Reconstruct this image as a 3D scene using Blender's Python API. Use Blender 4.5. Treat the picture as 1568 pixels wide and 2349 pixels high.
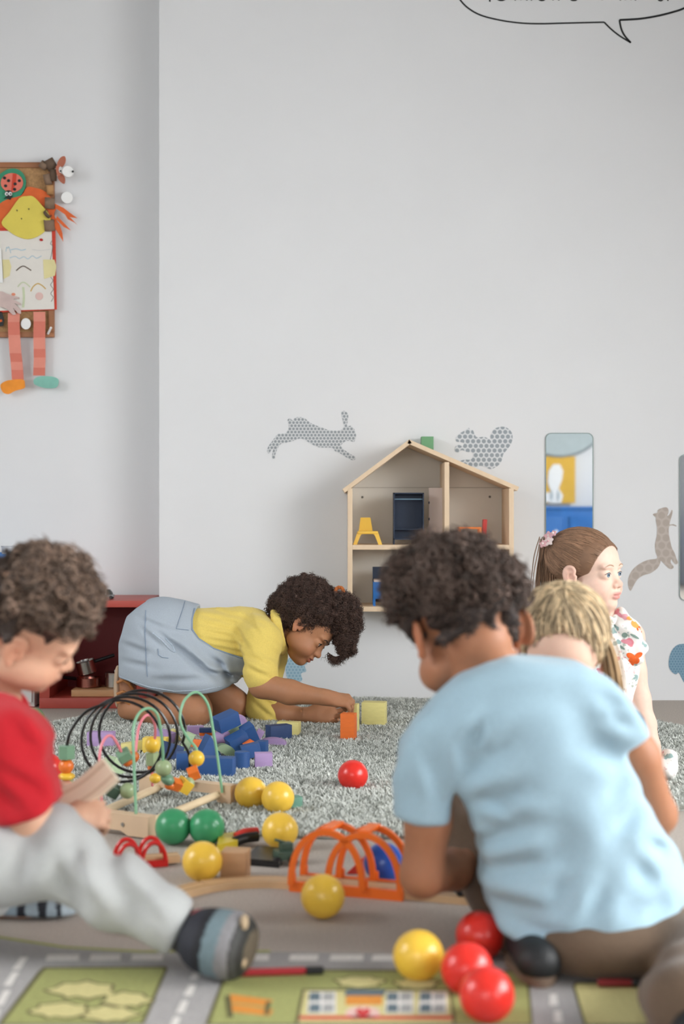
import bpy, bmesh, math, random
import numpy as np
from mathutils import Vector, Matrix, Euler

for _o in list(bpy.data.objects):
    bpy.data.objects.remove(_o, do_unlink=True)
SC = bpy.context.scene
COL = SC.collection
F = 3262.5            # focal length in photo pixels (50 mm lens, 36 mm tall frame, 2349 px)
EYE = 0.65            # camera height

# ------------------------------------------------------------------ camera
cam_d = bpy.data.cameras.new('camera')
cam_d.sensor_fit = 'VERTICAL'; cam_d.sensor_height = 36; cam_d.sensor_width = 24.03; cam_d.lens = 50
cam_d.clip_start = 0.05
cam_d.dof.use_dof = True; cam_d.dof.focus_distance = 3.95; cam_d.dof.aperture_fstop = 3.1
cam = bpy.data.objects.new('camera', cam_d); COL.objects.link(cam)
cam.location = (0, 0, EYE); cam.rotation_euler = (math.pi/2, 0, 0)
SC.camera = cam

# ------------------------------------------------------------------ light
SC.view_settings.view_transform = 'Standard'; SC.view_settings.look = 'None'
SC.view_settings.gamma = 1; SC.view_settings.use_curve_mapping = False
SC.view_settings.exposure = 0.15
world = bpy.data.worlds.new('daylight'); SC.world = world; world.use_nodes = True
world.node_tree.nodes['Background'].inputs[0].default_value = (0.80, 0.90, 1.0, 1)
world.node_tree.nodes['Background'].inputs[1].default_value = 1.0

def area(name, loc, rot, sx, sy, power, col, spread=180):
    l = bpy.data.lights.new(name, 'AREA'); l.shape = 'RECTANGLE'; l.size = sx; l.size_y = sy
    l.energy = power; l.color = col; l.spread = math.radians(spread)
    o = bpy.data.objects.new(name, l); COL.objects.link(o); o.location = loc; o.rotation_euler = rot
    return o
# daylight of two side windows, then two added fill lights behind the camera
area('window_and_fill_light', (3.0, 1.45, 1.30), (0, math.radians(60), 0), 1.5, 2.6, 130, (0.985, 0.995, 1.0), 150)
area('window_and_fill_light', (-3.0, 2.0, 1.75), (0, math.radians(-58), 0), 1.3, 1.3, 43, (0.95, 0.98, 1.0), 150)
area('window_and_fill_light', (-0.9, -3.0, 1.45), (math.radians(60), 0, 0), 3.0, 1.5, 40, (0.98, 0.99, 1.0), 150)  # added fill from behind, brightens the foreground
area('window_and_fill_light', (3.0, -1.45, 1.30), (0, math.radians(66), 0), 1.5, 1.9, 52, (0.985, 0.995, 1.0), 160)  # added to brighten the rear wall seen in the mirror

# ------------------------------------------------------------------ helpers
def P(px, py, Y):
    """point at depth Y seen at photo pixel px, py"""
    return Vector(((px-784)/F*Y, Y, EYE-(py-1174.5)/F*Y))
def G(px, py, z=0.0):
    """point at height z seen at photo pixel px, py"""
    Y = F*(EYE-z)/(py-1174.5)
    return Vector(((px-784)/F*Y, Y, z))
def lin(c):
    c = c/255.0
    return c/12.92 if c <= 0.04045 else ((c+0.055)/1.055)**2.4
def L(r, g, b, a=1.0):
    return (lin(r), lin(g), lin(b), a)

def new_mat(name):
    m = bpy.data.materials.new(name); m.use_nodes = True
    nt = m.node_tree; b = nt.nodes['Principled BSDF']
    return m, nt, b
def mat(name, c, rough=0.6, var=0.06, scale=30, bump=0.0, bscale=200, metal=0.0, spec=0.5, sss=0.0, sheen=0.0, stretch=None, vcol=False, coat=0.0):
    """plain procedural material: base colour with noise variation, optional bump"""
    m, nt, b = new_mat(name)
    N, K = nt.nodes, nt.links
    tc = N.new('ShaderNodeTexCoord'); src = tc.outputs['Object']
    if stretch:
        mp = N.new('ShaderNodeMapping'); mp.inputs['Scale'].default_value = stretch
        K.new(src, mp.inputs[0]); src = mp.outputs[0]
    nz = N.new('ShaderNodeTexNoise'); nz.inputs['Scale'].default_value = scale; nz.inputs['Detail'].default_value = 4
    K.new(src, nz.inputs['Vector'])
    mr = N.new('ShaderNodeMapRange'); mr.inputs[1].default_value = 0.3; mr.inputs[2].default_value = 0.7
    mr.inputs[3].default_value = 1-var; mr.inputs[4].default_value = 1+var
    K.new(nz.outputs[0], mr.inputs[0])
    mx = N.new('ShaderNodeMix'); mx.data_type = 'RGBA'; mx.blend_type = 'MULTIPLY'; mx.inputs[0].default_value = 1
    cb = N.new('ShaderNodeCombineColor')
    for i in range(3): K.new(mr.outputs[0], cb.inputs[i])
    if vcol:
        at = N.new('ShaderNodeAttribute'); at.attribute_name = 'Col'; K.new(at.outputs['Color'], mx.inputs[6])
    else:
        mx.inputs[6].default_value = c if len(c) == 4 else (*c, 1)
    K.new(cb.outputs[0], mx.inputs[7]); K.new(mx.outputs[2], b.inputs['Base Color'])
    b.inputs['Roughness'].default_value = rough; b.inputs['Metallic'].default_value = metal
    b.inputs['Specular IOR Level'].default_value = spec
    if sss:
        b.inputs['Subsurface Weight'].default_value = sss; b.inputs['Subsurface Radius'].default_value = (0.012, 0.005, 0.003); b.inputs['Subsurface Scale'].default_value = 1
    if sheen: b.inputs['Sheen Weight'].default_value = sheen; b.inputs['Sheen Roughness'].default_value = 0.5
    if coat: b.inputs['Coat Weight'].default_value = coat; b.inputs['Coat Roughness'].default_value = 0.08
    if bump:
        n2 = N.new('ShaderNodeTexNoise'); n2.inputs['Scale'].default_value = bscale; n2.inputs['Detail'].default_value = 3
        K.new(src, n2.inputs['Vector'])
        bp = N.new('ShaderNodeBump'); bp.inputs['Strength'].default_value = bump; bp.inputs['Distance'].default_value = 0.002
        K.new(n2.outputs[0], bp.inputs['Height']); K.new(bp.outputs[0], b.inputs['Normal'])
    return m
def wood(name, c, scale=14, stretch=(1, 1, 6), var=0.10, rough=0.5):
    return mat(name, c, rough=rough, var=var, scale=scale, stretch=stretch, bump=0.08, bscale=40)

# ---- mesh builder
class MB:
    def __init__(s): s.v = []; s.f = []
    def add(s, verts, faces):
        o = len(s.v); s.v += [tuple(p) for p in verts]; s.f += [tuple(i+o for i in f) for f in faces]; return s
    def box(s, c, d, R=None, bevel=0.0):
        bm = bmesh.new(); bmesh.ops.create_cube(bm, size=1)
        for v in bm.verts: v.co = Vector((v.co.x*d[0], v.co.y*d[1], v.co.z*d[2]))
        if bevel: bmesh.ops.bevel(bm, geom=list(bm.edges), offset=bevel, segments=2, affect='EDGES', profile=0.7)
        return s._bm(bm, c, R)
    def _bm(s, bm, c=(0, 0, 0), R=None):
        R = R or Matrix.Identity(3); c = Vector(c)
        bm.verts.ensure_lookup_table(); bm.verts.index_update()
        s.add([R @ v.co + c for v in bm.verts], [[v.index for v in f.verts] for f in bm.faces]); bm.free(); return s
    def sphere(s, c, r, seg=32, rings=18, R=None):
        bm = bmesh.new(); bmesh.ops.create_uvsphere(bm, u_segments=seg, v_segments=rings, radius=1)
        r = (r, r, r) if not hasattr(r, '__len__') else r
        for v in bm.verts: v.co = Vector((v.co.x*r[0], v.co.y*r[1], v.co.z*r[2]))
        return s._bm(bm, c, R)
    def cyl(s, a, b, r, r2=None, n=20, bevel=0.0):
        a, b = Vector(a), Vector(b); r2 = r if r2 is None else r2
        z = (b-a).normalized(); x = z.orthogonal().normalized(); y = z.cross(x)
        rings = [(a, r), (b, r2)]
        if bevel:
            rings = [(a, r-bevel), (a+z*bevel, r), (b-z*bevel, r2), (b, r2-bevel)]
        vs = []; fs = []
        for p, rr in rings:
            for i in range(n):
                t = 2*math.pi*i/n; vs.append(p + x*math.cos(t)*rr + y*math.sin(t)*rr)
        m = len(rings)
        for k in range(m-1):
            for i in range(n):
                j = (i+1) % n; fs.append((k*n+i, k*n+j, (k+1)*n+j, (k+1)*n+i))
        fs.append(tuple(range(n-1, -1, -1))); fs.append(tuple((m-1)*n+i for i in range(n)))
        return s.add(vs, fs)
    def prism(s, pts, ext):
        """planar polygon pts (3D) extruded by vector ext"""
        n = len(pts); pts = [Vector(p) for p in pts]; e = Vector(ext)
        vs = pts + [p+e for p in pts]
        fs = [tuple(range(n-1, -1, -1)), tuple(range(n, 2*n))] + [(i, (i+1) % n, n+(i+1) % n, n+i) for i in range(n)]
        return s.add(vs, fs)
    def tube(s, pts, r, n=8, closed=False, cap=True):
        pts = [Vector(p) for p in pts]; m = len(pts)
        rr = r if hasattr(r, '__len__') else [r]*m
        vs = []; fs = []; prev = None
        for i, p in enumerate(pts):
            a = pts[(i-1) % m] if (closed or i > 0) else p; b = pts[(i+1) % m] if (closed or i < m-1) else p
            t = (b-a).normalized()
            if prev is None: x = t.orthogonal().normalized()
            else:
                x = prev - t*prev.dot(t)
                x = x.normalized() if x.length > 1e-6 else t.orthogonal().normalized()
            prev = x; y = t.cross(x)
            for k in range(n):
                q = 2*math.pi*k/n; vs.append(p + x*math.cos(q)*rr[i] + y*math.sin(q)*rr[i])
        for i in range(m if closed else m-1):
            j = (i+1) % m
            for k in range(n):
                l = (k+1) % n; fs.append((i*n+k, i*n+l, j*n+l, j*n+k))
        if cap and not closed:
            fs.append(tuple(range(n-1, -1, -1))); fs.append(tuple((m-1)*n+k for k in range(n)))
        return s.add(vs, fs)
    def lathe(s, c, prof, n=24, R=None):
        R = R or Matrix.Identity(3); c = Vector(c); vs = []; fs = []
        for r, z in prof:
            for i in range(n):
                t = 2*math.pi*i/n; vs.append(R @ Vector((r*math.cos(t), r*math.sin(t), z)) + c)
        m = len(prof)
        for k in range(m-1):
            for i in range(n):
                j = (i+1) % n; fs.append((k*n+i, k*n+j, (k+1)*n+j, (k+1)*n+i))
        fs.append(tuple(range(n-1, -1, -1))); fs.append(tuple((m-1)*n+i for i in range(n)))
        return s.add(vs, fs)
    def strip(s, pts, w, t, up=(0, 0, 1)):
        """rectangular-section bar following pts, width w, thickness t along up"""
        pts = [Vector(p) for p in pts]; up = Vector(up); m = len(pts); vs = []; fs = []
        for i, p in enumerate(pts):
            d = (pts[min(i+1, m-1)]-pts[max(i-1, 0)]).normalized(); x = d.cross(up).normalized()
            u = x.cross(d).normalized()
            vs += [p-x*w/2, p+x*w/2, p+x*w/2+u*t, p-x*w/2+u*t]
        for i in range(m-1):
            for k in range(4):
                l = (k+1) % 4; fs.append((i*4+k, (i+1)*4+k, (i+1)*4+l, i*4+l))
        fs.append((0, 1, 2, 3)); fs.append(tuple(4*(m-1)+k for k in (3, 2, 1, 0)))
        return s.add(vs, fs)

def finish(me, smooth):
    bm = bmesh.new(); bm.from_mesh(me); bmesh.ops.recalc_face_normals(bm, faces=bm.faces)
    bm.to_mesh(me); bm.free()
    if smooth:
        for p in me.polygons: p.use_smooth = True
        if smooth != 'all':
            try: me.set_sharp_from_angle(angle=math.radians(35))
            except Exception: pass
def obj(name, mb, m, parent=None, smooth=True):
    me = bpy.data.meshes.new(name); me.from_pydata(mb.v, [], mb.f); me.validate(); finish(me, smooth)
    me.materials.append(m)
    return place(name, me, parent)
def place(name, me, parent):
    o = bpy.data.objects.new(name, me); COL.objects.link(o)
    if parent is not None:
        if parent.type == 'EMPTY' or parent.type == 'MESH':
            o.parent = parent
            w = parent.matrix_basis.copy(); pp = parent.parent
            while pp is not None: w = pp.matrix_basis @ w if False else Matrix.Translation(pp.location) @ w; pp = pp.parent
            # everything is modelled in world space: undo the ancestors' locations
            off = Vector((0, 0, 0)); q = parent
            while q is not None: off += q.location; q = q.parent
            o.location = -off
    else:
        n = len(me.vertices)
        co = np.empty(n*3, np.float32); me.vertices.foreach_get('co', co); co = co.reshape(-1, 3)
        base = Vector(((co[:, 0].min()+co[:, 0].max())/2, (co[:, 1].min()+co[:, 1].max())/2, co[:, 2].min()))
        me.transform(Matrix.Translation(-base)); o.location = base
    return o
def tag(o, label=None, cat=None, group=None, kind=None):
    if label: o['label'] = label
    if cat: o['category'] = cat
    if group: o['group'] = group
    if kind: o['kind'] = kind
    return o
def thing(name, label, cat, loc, group=None):
    o = bpy.data.objects.new(name, None); COL.objects.link(o); o.location = loc; o.empty_display_size = 0.05
    return tag(o, label, cat, group)
def struct(name, mb, m, smooth=False):
    o = obj(name, mb, m, None, smooth); o['kind'] = 'structure'; return o
def bez(pts, n=12, closed=False):
    """Catmull-Rom through pts"""
    pts = [Vector(p) for p in pts]; m = len(pts); out = []
    for i in range(m if closed else m-1):
        if closed: a, b, c, d = pts[(i-1) % m], pts[i], pts[(i+1) % m], pts[(i+2) % m]
        else: a, b, c, d = pts[max(i-1, 0)], pts[i], pts[i+1], pts[min(i+2, m-1)]
        for k in range(n):
            t = k/n
            out.append(0.5*((2*b)+(c-a)*t+(2*a-5*b+4*c-d)*t*t+(3*b-a-3*c+d)*t**3))
    if not closed: out.append(pts[-1])
    return out
def rotz(a): return Matrix.Rotation(a, 3, 'Z')
def eul(x, y, z): return Euler((math.radians(x), math.radians(y), math.radians(z))).to_matrix()
EOS = None
# ------------------------------------------------------------------ room shell
WALL = 4.91; NICHE = 5.06; XE = (365-784)/F*WALL; H = 2.95
M_wall = mat('white_wall_paint', L(226, 227, 228), rough=0.75, var=0.012, scale=3, bump=0.03, bscale=350)
M_ceil = mat('ceiling_paint', L(168, 168, 166), rough=0.8, var=0.01, scale=3)
M_floor = mat('grey_brown_carpet', L(184, 174, 164), rough=0.95, var=0.20, scale=260, bump=0.6, bscale=700)
def wall_hole(mb, axis, pos, th, a0, a1, h0, h1, z0, z1):
    """wall slab normal to axis with an opening a in h0..h1, z in z0..z1"""
    def bx(u0, u1, w0, w1):
        if u1-u0 < 1e-4 or w1-w0 < 1e-4: return
        c = [(u0+u1)/2, (w0+w1)/2]; d = [u1-u0, w1-w0]
        if axis == 'x': mb.box((pos+th/2, c[0], c[1]), (abs(th), d[0], d[1]))
        else: mb.box((c[0], pos+th/2, c[1]), (d[0], abs(th), d[1]))
    bx(a0, h0, 0, H); bx(h1, a1, 0, H); bx(h0, h1, 0, z0); bx(h0, h1, z1, H)
mb = MB(); mb.box(((XE+3.05)/2, WALL+0.1, H/2), (3.05-XE, 0.2, H)); struct('wall_back', mb, M_wall)
mb = MB(); mb.box(((XE-3.05)/2, NICHE+0.1, H/2), (XE+3.05, 0.2, H)); struct('wall_niche', mb, M_wall)
mb = MB(); wall_hole(mb, 'x', 3.05, 0.15, -0.2, 5.2, 0.15, 2.75, 0.55, 2.05); wall_hole(mb, 'x', 3.05, 0.15, -3.2, -0.2, -2.4, -0.5, 0.55, 2.05); struct('wall_right', mb, M_wall)  # the opening behind the camera is added for extra light
mb = MB(); wall_hole(mb, 'x', -3.05, -0.15, -3.2, 5.2, 1.35, 2.65, 1.1, 2.4); struct('wall_left', mb, M_wall)
mb = MB(); wall_hole(mb, 'y', -3.05, -0.15, -3.2, 3.2, -2.4, 0.6, 0.7, 2.2); struct('wall_front', mb, M_wall)  # opening added to hold the rear fill light
mb = MB(); mb.box((0, 1.0, H+0.05), (6.4, 8.6, 0.1)); struct('ceiling', mb, M_ceil)
mb = MB(); mb.box((0, 1.0, -0.05), (6.4, 8.6, 0.1)); struct('floor', mb, M_floor)
M_frame = mat('window_frame_white', L(235, 235, 232), rough=0.4, var=0.01)
m, nt, b = new_mat('window_glass'); b.inputs['Transmission Weight'].default_value = 1; b.inputs['Roughness'].default_value = 0; b.inputs['IOR'].default_value = 1.1; M_glass = m
def window(name, axis, pos, a0, a1, z0, z1, nmul):
    root = bpy.data.objects.new(name, None); COL.objects.link(root)
    mid = (a0+a1)/2
    root.location = (pos, mid, z0) if axis == 'x' else (mid, pos, z0); root['kind'] = 'structure'
    def bar(u, w, du, dw):
        mb = MB()
        mb.box((pos, u, w) if axis == 'x' else (u, pos, w), (0.05, du, dw) if axis == 'x' else (du, 0.05, dw), bevel=0.004)
        return mb
    for i in range(nmul+1):
        obj('window_frame_post', bar(a0+(a1-a0)*i/nmul, (z0+z1)/2, 0.06, z1-z0), M_frame, root)
    for z in (z0, z1): obj('window_frame_rail', bar(mid, z, a1-a0, 0.06), M_frame, root)
    for i in range(nmul):
        w = (a1-a0)/nmul; u = a0+w*(i+0.5); mb = MB()
        mb.box((pos, u, (z0+z1)/2) if axis == 'x' else (u, pos, (z0+z1)/2), (0.006, w-0.06, z1-z0-0.06) if axis == 'x' else (w-0.06, 0.006, z1-z0-0.06))
        obj('pane', mb, M_glass, root)
window('window_1', 'x', 3.12, 0.15, 2.75, 0.55, 2.05, 3)
window('added_window_right_rear', 'x', 3.12, -2.4, -0.5, 0.55, 2.05, 2)  # added window, unseen, goes with the light for the rear wall
window('window_2', 'x', -3.12, 1.35, 2.65, 1.1, 2.4, 2)
window('added_window_rear', 'y', -3.12, -2.4, 0.6, 0.7, 2.2, 3)  # added window, unseen, frames the fill light from behind

# ------------------------------------------------------------------ shag rug (round, grey)
M_rugbase = mat('rug_backing', L(160, 162, 156), rough=1, var=0.15, scale=120)
M_pile = mat('grey_wool_pile', L(180, 182, 176), rough=0.95, var=0.06, scale=40, vcol=True, spec=0.2)
RC = Vector((0.05, 3.85, 0)); RR = 1.035
def rug():
    mb = MB(); n = 96; ring = []
    for i in range(n):
        t = 2*math.pi*i/n; r = RR-0.012+0.006*math.sin(7*t)+0.004*math.sin(23*t+1)
        ring.append((RC.x+r*math.cos(t), RC.y+r*math.sin(t), 0.001))
    mb.prism(ring, (0, 0, 0.006))
    root = obj('shag_rug', mb, M_rugbase); tag(root, 'round light grey shag rug between the wall and the toys', 'rug')
    rng = np.random.default_rng(3); N = 235000
    # denser towards the camera-facing visible half only by uniform sampling over the disc
    r = RR*np.sqrt(rng.random(N)); t = rng.random(N)*2*np.pi
    x = RC.x+r*np.cos(t); y = RC.y+r*np.sin(t)
    # clumped leaning direction
    ph = 2.2*np.sin(x*71+1.3*np.sin(y*83))+2.2*np.cos(y*67+1.7*np.sin(x*89)) + rng.normal(0, 1.1, N)
    lean = 0.35+0.55*rng.random(N); ln = 0.011+0.007*rng.random(N)
    dx, dy = np.cos(ph)*np.sin(lean), np.sin(ph)*np.sin(lean); dz = np.cos(lean)
    w = 0.0009+0.0007*rng.random(N)
    sx, sy = -np.sin(ph), np.cos(ph)
    z0 = 0.006
    b0 = np.stack([x-sx*w, y-sy*w, np.full(N, z0)], 1); b1 = np.stack([x+sx*w, y+sy*w, np.full(N, z0)], 1)
    mx, my, mz = x+dx*ln*0.55, y+dy*ln*0.55, z0+dz*ln*0.65
    m0 = np.stack([mx-sx*w*1.1, my-sy*w*1.1, mz], 1); m1 = np.stack([mx+sx*w*1.1, my+sy*w*1.1, mz], 1)
    tp = np.stack([x+dx*ln*1.25, y+dy*ln*1.25, z0+dz*ln*0.95], 1)
    V = np.stack([b0, b1, m0, m1, tp], 1).reshape(-1, 3)
    base = np.arange(N)[:, None]*5
    T = np.concatenate([base+np.array([[0, 1, 3]]), base+np.array([[0, 3, 2]]), base+np.array([[2, 3, 4]])], 0)
    me = bpy.data.meshes.new('rug_pile'); me.vertices.add(len(V)); me.vertices.foreach_set('co', V.astype(np.float32).ravel())
    me.loops.add(T.size); me.loops.foreach_set('vertex_index', T.astype(np.int32).ravel())
    me.polygons.add(len(T)); me.polygons.foreach_set('loop_start', np.arange(0, T.size, 3, dtype=np.int32))
    me.update(); me.validate()
    g = np.clip(rng.normal(1.0, 0.09, N), 0.6, 1.3)
    dark = rng.random(N) < 0.06; g[dark] *= 0.5
    base_c = np.array(L(212, 215, 208)[:3])
    C = np.ones((N, 5, 4), np.float32); C[:, :, :3] = (base_c[None]*g[:, None])[:, None, :]
    ca = me.color_attributes.new('Col', 'FLOAT_COLOR', 'POINT'); ca.data.foreach_set('color', C.ravel())
    me.materials.append(M_pile)
    o = place('pile', me, root); o['kind'] = 'stuff'
rug()

# ------------------------------------------------------------------ road play mat in front
M_road = mat('mat_road_grey', L(158, 155, 153), rough=0.95, var=0.10, scale=180, bump=0.4, bscale=600)
M_mgreen = mat('mat_grass_green', L(150, 152, 92), rough=0.95, var=0.12, scale=150, bump=0.4, bscale=600)
M_mpale = mat('mat_pale_yellow', L(196, 186, 128), rough=0.95, var=0.1, scale=150, bump=0.4, bscale=600)
M_mwhite = mat('mat_white_marking', L(210, 206, 200), rough=0.95, var=0.08, scale=150, bump=0.4, bscale=600)
M_mdark = mat('mat_dark_outline', L(92, 88, 52), rough=0.95, var=0.12, scale=150)
M_morange = mat('mat_orange', L(205, 132, 48), rough=0.95, var=0.1, scale=150)
M_mslate = mat('mat_slate', L(88, 104, 112), rough=0.95, var=0.1, scale=150)
M_mred = mat('mat_red', L(190, 52, 52), rough=0.95, var=0.1, scale=150)
M_mpink = mat('mat_pink', L(214, 176, 168), rough=0.95, var=0.1, scale=150)
M_mpane = mat('mat_window_grey', L(150, 150, 148), rough=0.95, var=0.1, scale=150)
far = [(-220, 2128), (0, 2160), (150, 2183), (330, 2193), (620, 2192), (950, 2196), (1300, 2200), (1700, 2204)]
pts = [G(a, b) for a, b in far]; pts += [Vector((1.3, 1.2, 0)), Vector((-1.3, 1.2, 0))]
mb = MB(); mb.prism([p+Vector((0, 0, 0.0015)) for p in pts], (0, 0, 0.004))
MAT = obj('road_play_mat', mb, M_road, smooth=False)
tag(MAT, 'play mat printed with grey roads and green fields along the bottom', 'play mat')
MZ = 0.0055
def printed(name, px, m, lev=1, t=0.0006):
    mb = MB(); mb.prism([G(a, b, 0) + Vector((0, 0, MZ+0.0004*(lev-1))) for a, b in px], (0, 0, t))
    return obj(name, mb, m, MAT, smooth=False)
mb = MB(); mb.tube([G(a, b, 0)+Vector((0, 0.002, 0.004)) for a, b in far[:5]], 0.0035, n=6); obj('mat_edging', mb, mat('mat_green_edging', L(150, 152, 70), rough=0.9), MAT)
# roads' edge lines and dashes
for a, b in ((105, 180), (205, 275), (300, 372), (580, 615), (662, 728), (755, 832), (852, 925)):
    printed('road_dash', [(a, 2212), (a+4, 2199), (b+2, 2199), (b, 2212)], M_mwhite)
for (x, y, h) in ((42, 2205, 28), (22, 2240, 30), (3, 2282, 34), (-20, 2325, 36)):
    printed('road_dash', [(x-14, y+h), (x+4, y+h), (x+22, y), (x+6, y)], M_mwhite)
for (x, y, h) in ((444, 2232, 24), (430, 2268, 26), (412, 2306, 28), (394, 2344, 30)):
    printed('road_dash', [(x-9, y+h), (x+9, y+h), (x+20, y), (x+4, y)], M_mwhite)
for (x, y, h) in ((1268, 2290, 26), (1278, 2330, 26)):
    printed('road_dash', [(x-8, y+h), (x+12, y+h), (x+8, y), (x-8, y)], M_mwhite)
printed('grass_outline', [(88, 2238), (100, 2228), (380, 2226), (384, 2232), (330, 2360), (-6, 2362)], M_mdark, 1)
printed('grass_field', [(102, 2236), (108, 2233), (374, 2231), (376, 2236), (322, 2358), (6, 2360)], M_mgreen, 2)
printed('grass_outline', [(516, 2240), (528, 2232), (1205, 2236), (1212, 2246), (1222, 2362), (470, 2362)], M_mdark, 1)
printed('grass_field', [(522, 2242), (532, 2237), (1200, 2241), (1206, 2250), (1216, 2360), (480, 2360)], M_mgreen, 2)
printed('grass_outline', [(1312, 2270), (1320, 2262), (1640, 2262), (1660, 2362), (1338, 2362)], M_mdark, 1)
printed('grass_field', [(1318, 2272), (1324, 2267), (1636, 2267), (1655, 2360), (1344, 2360)], M_mpale, 2)
def blob(cx, cy, rx, ry, m, lev, name='printed_bush', seed=0, k=18, pw=0.18):
    r = random.Random(seed); ph = r.random()*6
    printed(name, [(cx+rx*math.cos(t)*(1+pw*math.sin(5*t+ph)), cy+ry*math.sin(t)*(1+pw*math.sin(7*t+ph))) for t in [-2*math.pi*i/k for i in range(k)]], m, lev)
for i, (cx, cy, rx, ry) in enumerate(((190, 2283, 72, 17), (290, 2305, 52, 15), (140, 2330, 64, 16), (250, 2338, 60, 16))):
    blob(cx, cy, rx+8, ry+4, M_mdark, 3, seed=i); blob(cx, cy, rx, ry, M_mpale, 4, seed=i)
for i, (cx, cy, rx, ry) in enumerate(((825, 2264, 52, 12), (955, 2268, 46, 12), (1090, 2270, 40, 12))):
    blob(cx, cy, rx+6, ry+3, M_mdark, 3, seed=i+9); blob(cx, cy, rx, ry, M_mpale, 4, seed=i+9)
for i, y in enumerate((2298, 2320)):
    printed('printed_bench', [(520+i*4, y+12), (612+i*6, y+22), (626, y+8), (528, y-6)], M_morange, 3)
printed('bench_leg', [(516, y-26+2), (528, y-26+2), (534, y+26), (522, y+26)], M_mdark, 4)
printed('bench_leg', [(610, 2310), (620, 2310), (616, 2340), (606, 2340)], M_mdark, 4)
printed('house_outline', [(676, 2362), (692, 2280), (1034, 2280), (1046, 2362)], M_mdark, 3)
printed('house_front', [(684, 2360), (698, 2285), (1028, 2285), (1038, 2360)], M_mpale, 4)
printed('house_red_line', [(686, 2352), (687, 2344), (1036, 2344), (1037, 2352)], M_mred, 5)
for x in (708, 886, 962):
    printed('printed_window_border', [(x-4, 2338), (x, 2288), (x+62, 2288), (x+62, 2338)], M_mwhite, 5)
    for yy in (2291, 2317):
        for xx in (0, 31): printed('printed_window_pane', [(x+xx, yy+18), (x+xx+3, yy), (x+xx+26, yy), (x+xx+26, yy+18)], M_mslate if (xx+yy) % 2 else M_mpane, 6)
printed('printed_sign', [(792, 2318), (794, 2296), (876, 2296), (876, 2318)], M_morange, 5)
printed('printed_awning', [(790, 2297), (794, 2284), (884, 2284), (880, 2297)], M_mslate, 6)
blob(832, 2336, 40, 14, M_mpink, 5, 'printed_halo', 2, 18, 0.05)
printed('printed_heart', [(832, 2350), (816, 2338), (818, 2328), (826, 2327), (832, 2332), (838, 2327), (847, 2328), (848, 2338)], M_mred, 6)

# ------------------------------------------------------------------ things behind the camera (seen in the wall mirror)
YB = -3.02
M_blue = mat('blue_lacquer', L(30, 98, 168), rough=0.45, var=0.10, scale=9)
rt = thing('storage_bench', 'blue storage bench reflected in the wall mirror', 'bench', (1.95, YB+0.22, 0))
mb = MB(); mb.box((1.95, YB+0.22, 0.335), (1.3, 0.42, 0.67), bevel=0.006); obj('body', mb, M_blue, rt)
mb = MB(); mb.box((1.95, YB+0.22, 0.685), (1.34, 0.44, 0.03), bevel=0.006); obj('lid', mb, M_blue, rt)
for i in range(2):
    mb = MB(); mb.box((1.63+0.64*i, YB+0.436, 0.36), (0.58, 0.012, 0.5), bevel=0.004); d = obj('door', mb, M_blue, rt)
    mb = MB(); mb.cyl((1.86+0.18*i, YB+0.44, 0.48), (1.86+0.18*i, YB+0.47, 0.48), 0.014, n=12, bevel=0.003); obj('knob', mb, M_frame, d)
M_yel = mat('yellow_mural_paper', L(222, 176, 66), rough=0.7, var=0.04, scale=10)
M_pwhite = mat('white_paper', L(238, 238, 236), rough=0.8, var=0.02, scale=20)
M_gdisc = mat('grey_blue_felt', L(178, 190, 192), rough=0.8, var=0.04, scale=20)
rt = thing('yellow_wall_hanging', 'yellow wall hanging with a white animal shape, reflected in the mirror', 'wall hanging', (1.95, YB+0.01, 0.72))
mb = MB(); mb.box((1.92, YB+0.012, 0.94), (0.36, 0.012, 0.42)); obj('panel', mb, M_yel, rt)
mb = MB(); mb.prism([Vector((1.92+a*0.01, YB+0.02, 0.72+b*0.01)) for a, b in ((-11, 3), (-12, 10), (-4, 11), (-7, 20), (-6, 30), (-2, 36), (4, 36), (7, 30), (6, 22), (3, 14), (7, 8), (5, 1), (-4, 1))], (0, 0.006, 0)); obj('white_shape', mb, M_pwhite, rt)
for s in (-1, 1):
    mb = MB(); mb.prism([Vector((1.92+(a+s*3)*0.01, YB+0.028, 0.72+b*0.01)) for a, b in ((-1, 4), (-1.4, 9), (-.4, 13), (.6, 9), (.2, 4))], (0, 0.004, 0)); obj('leg_stripe', mb, M_gdisc, rt)
rt = thing('round_felt_board', 'large round grey blue board reflected at the mirror top', 'board', (1.95, YB+0.02, 1.1))
mb = MB(); mb.cyl((1.96, YB+0.005, 1.62), (1.96, YB+0.03, 1.62), 0.46, n=64, bevel=0.004); obj('face', mb, M_gdisc, rt)
mb = MB(); mb.tube([(1.96+0.465*math.cos(t), YB+0.02, 1.62+0.465*math.sin(t)) for t in [2*math.pi*i/64 for i in range(64)]], 0.014, n=8, closed=True); obj('rim', mb, mat('grey_rim', L(140, 150, 152), rough=0.6), rt)
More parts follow.
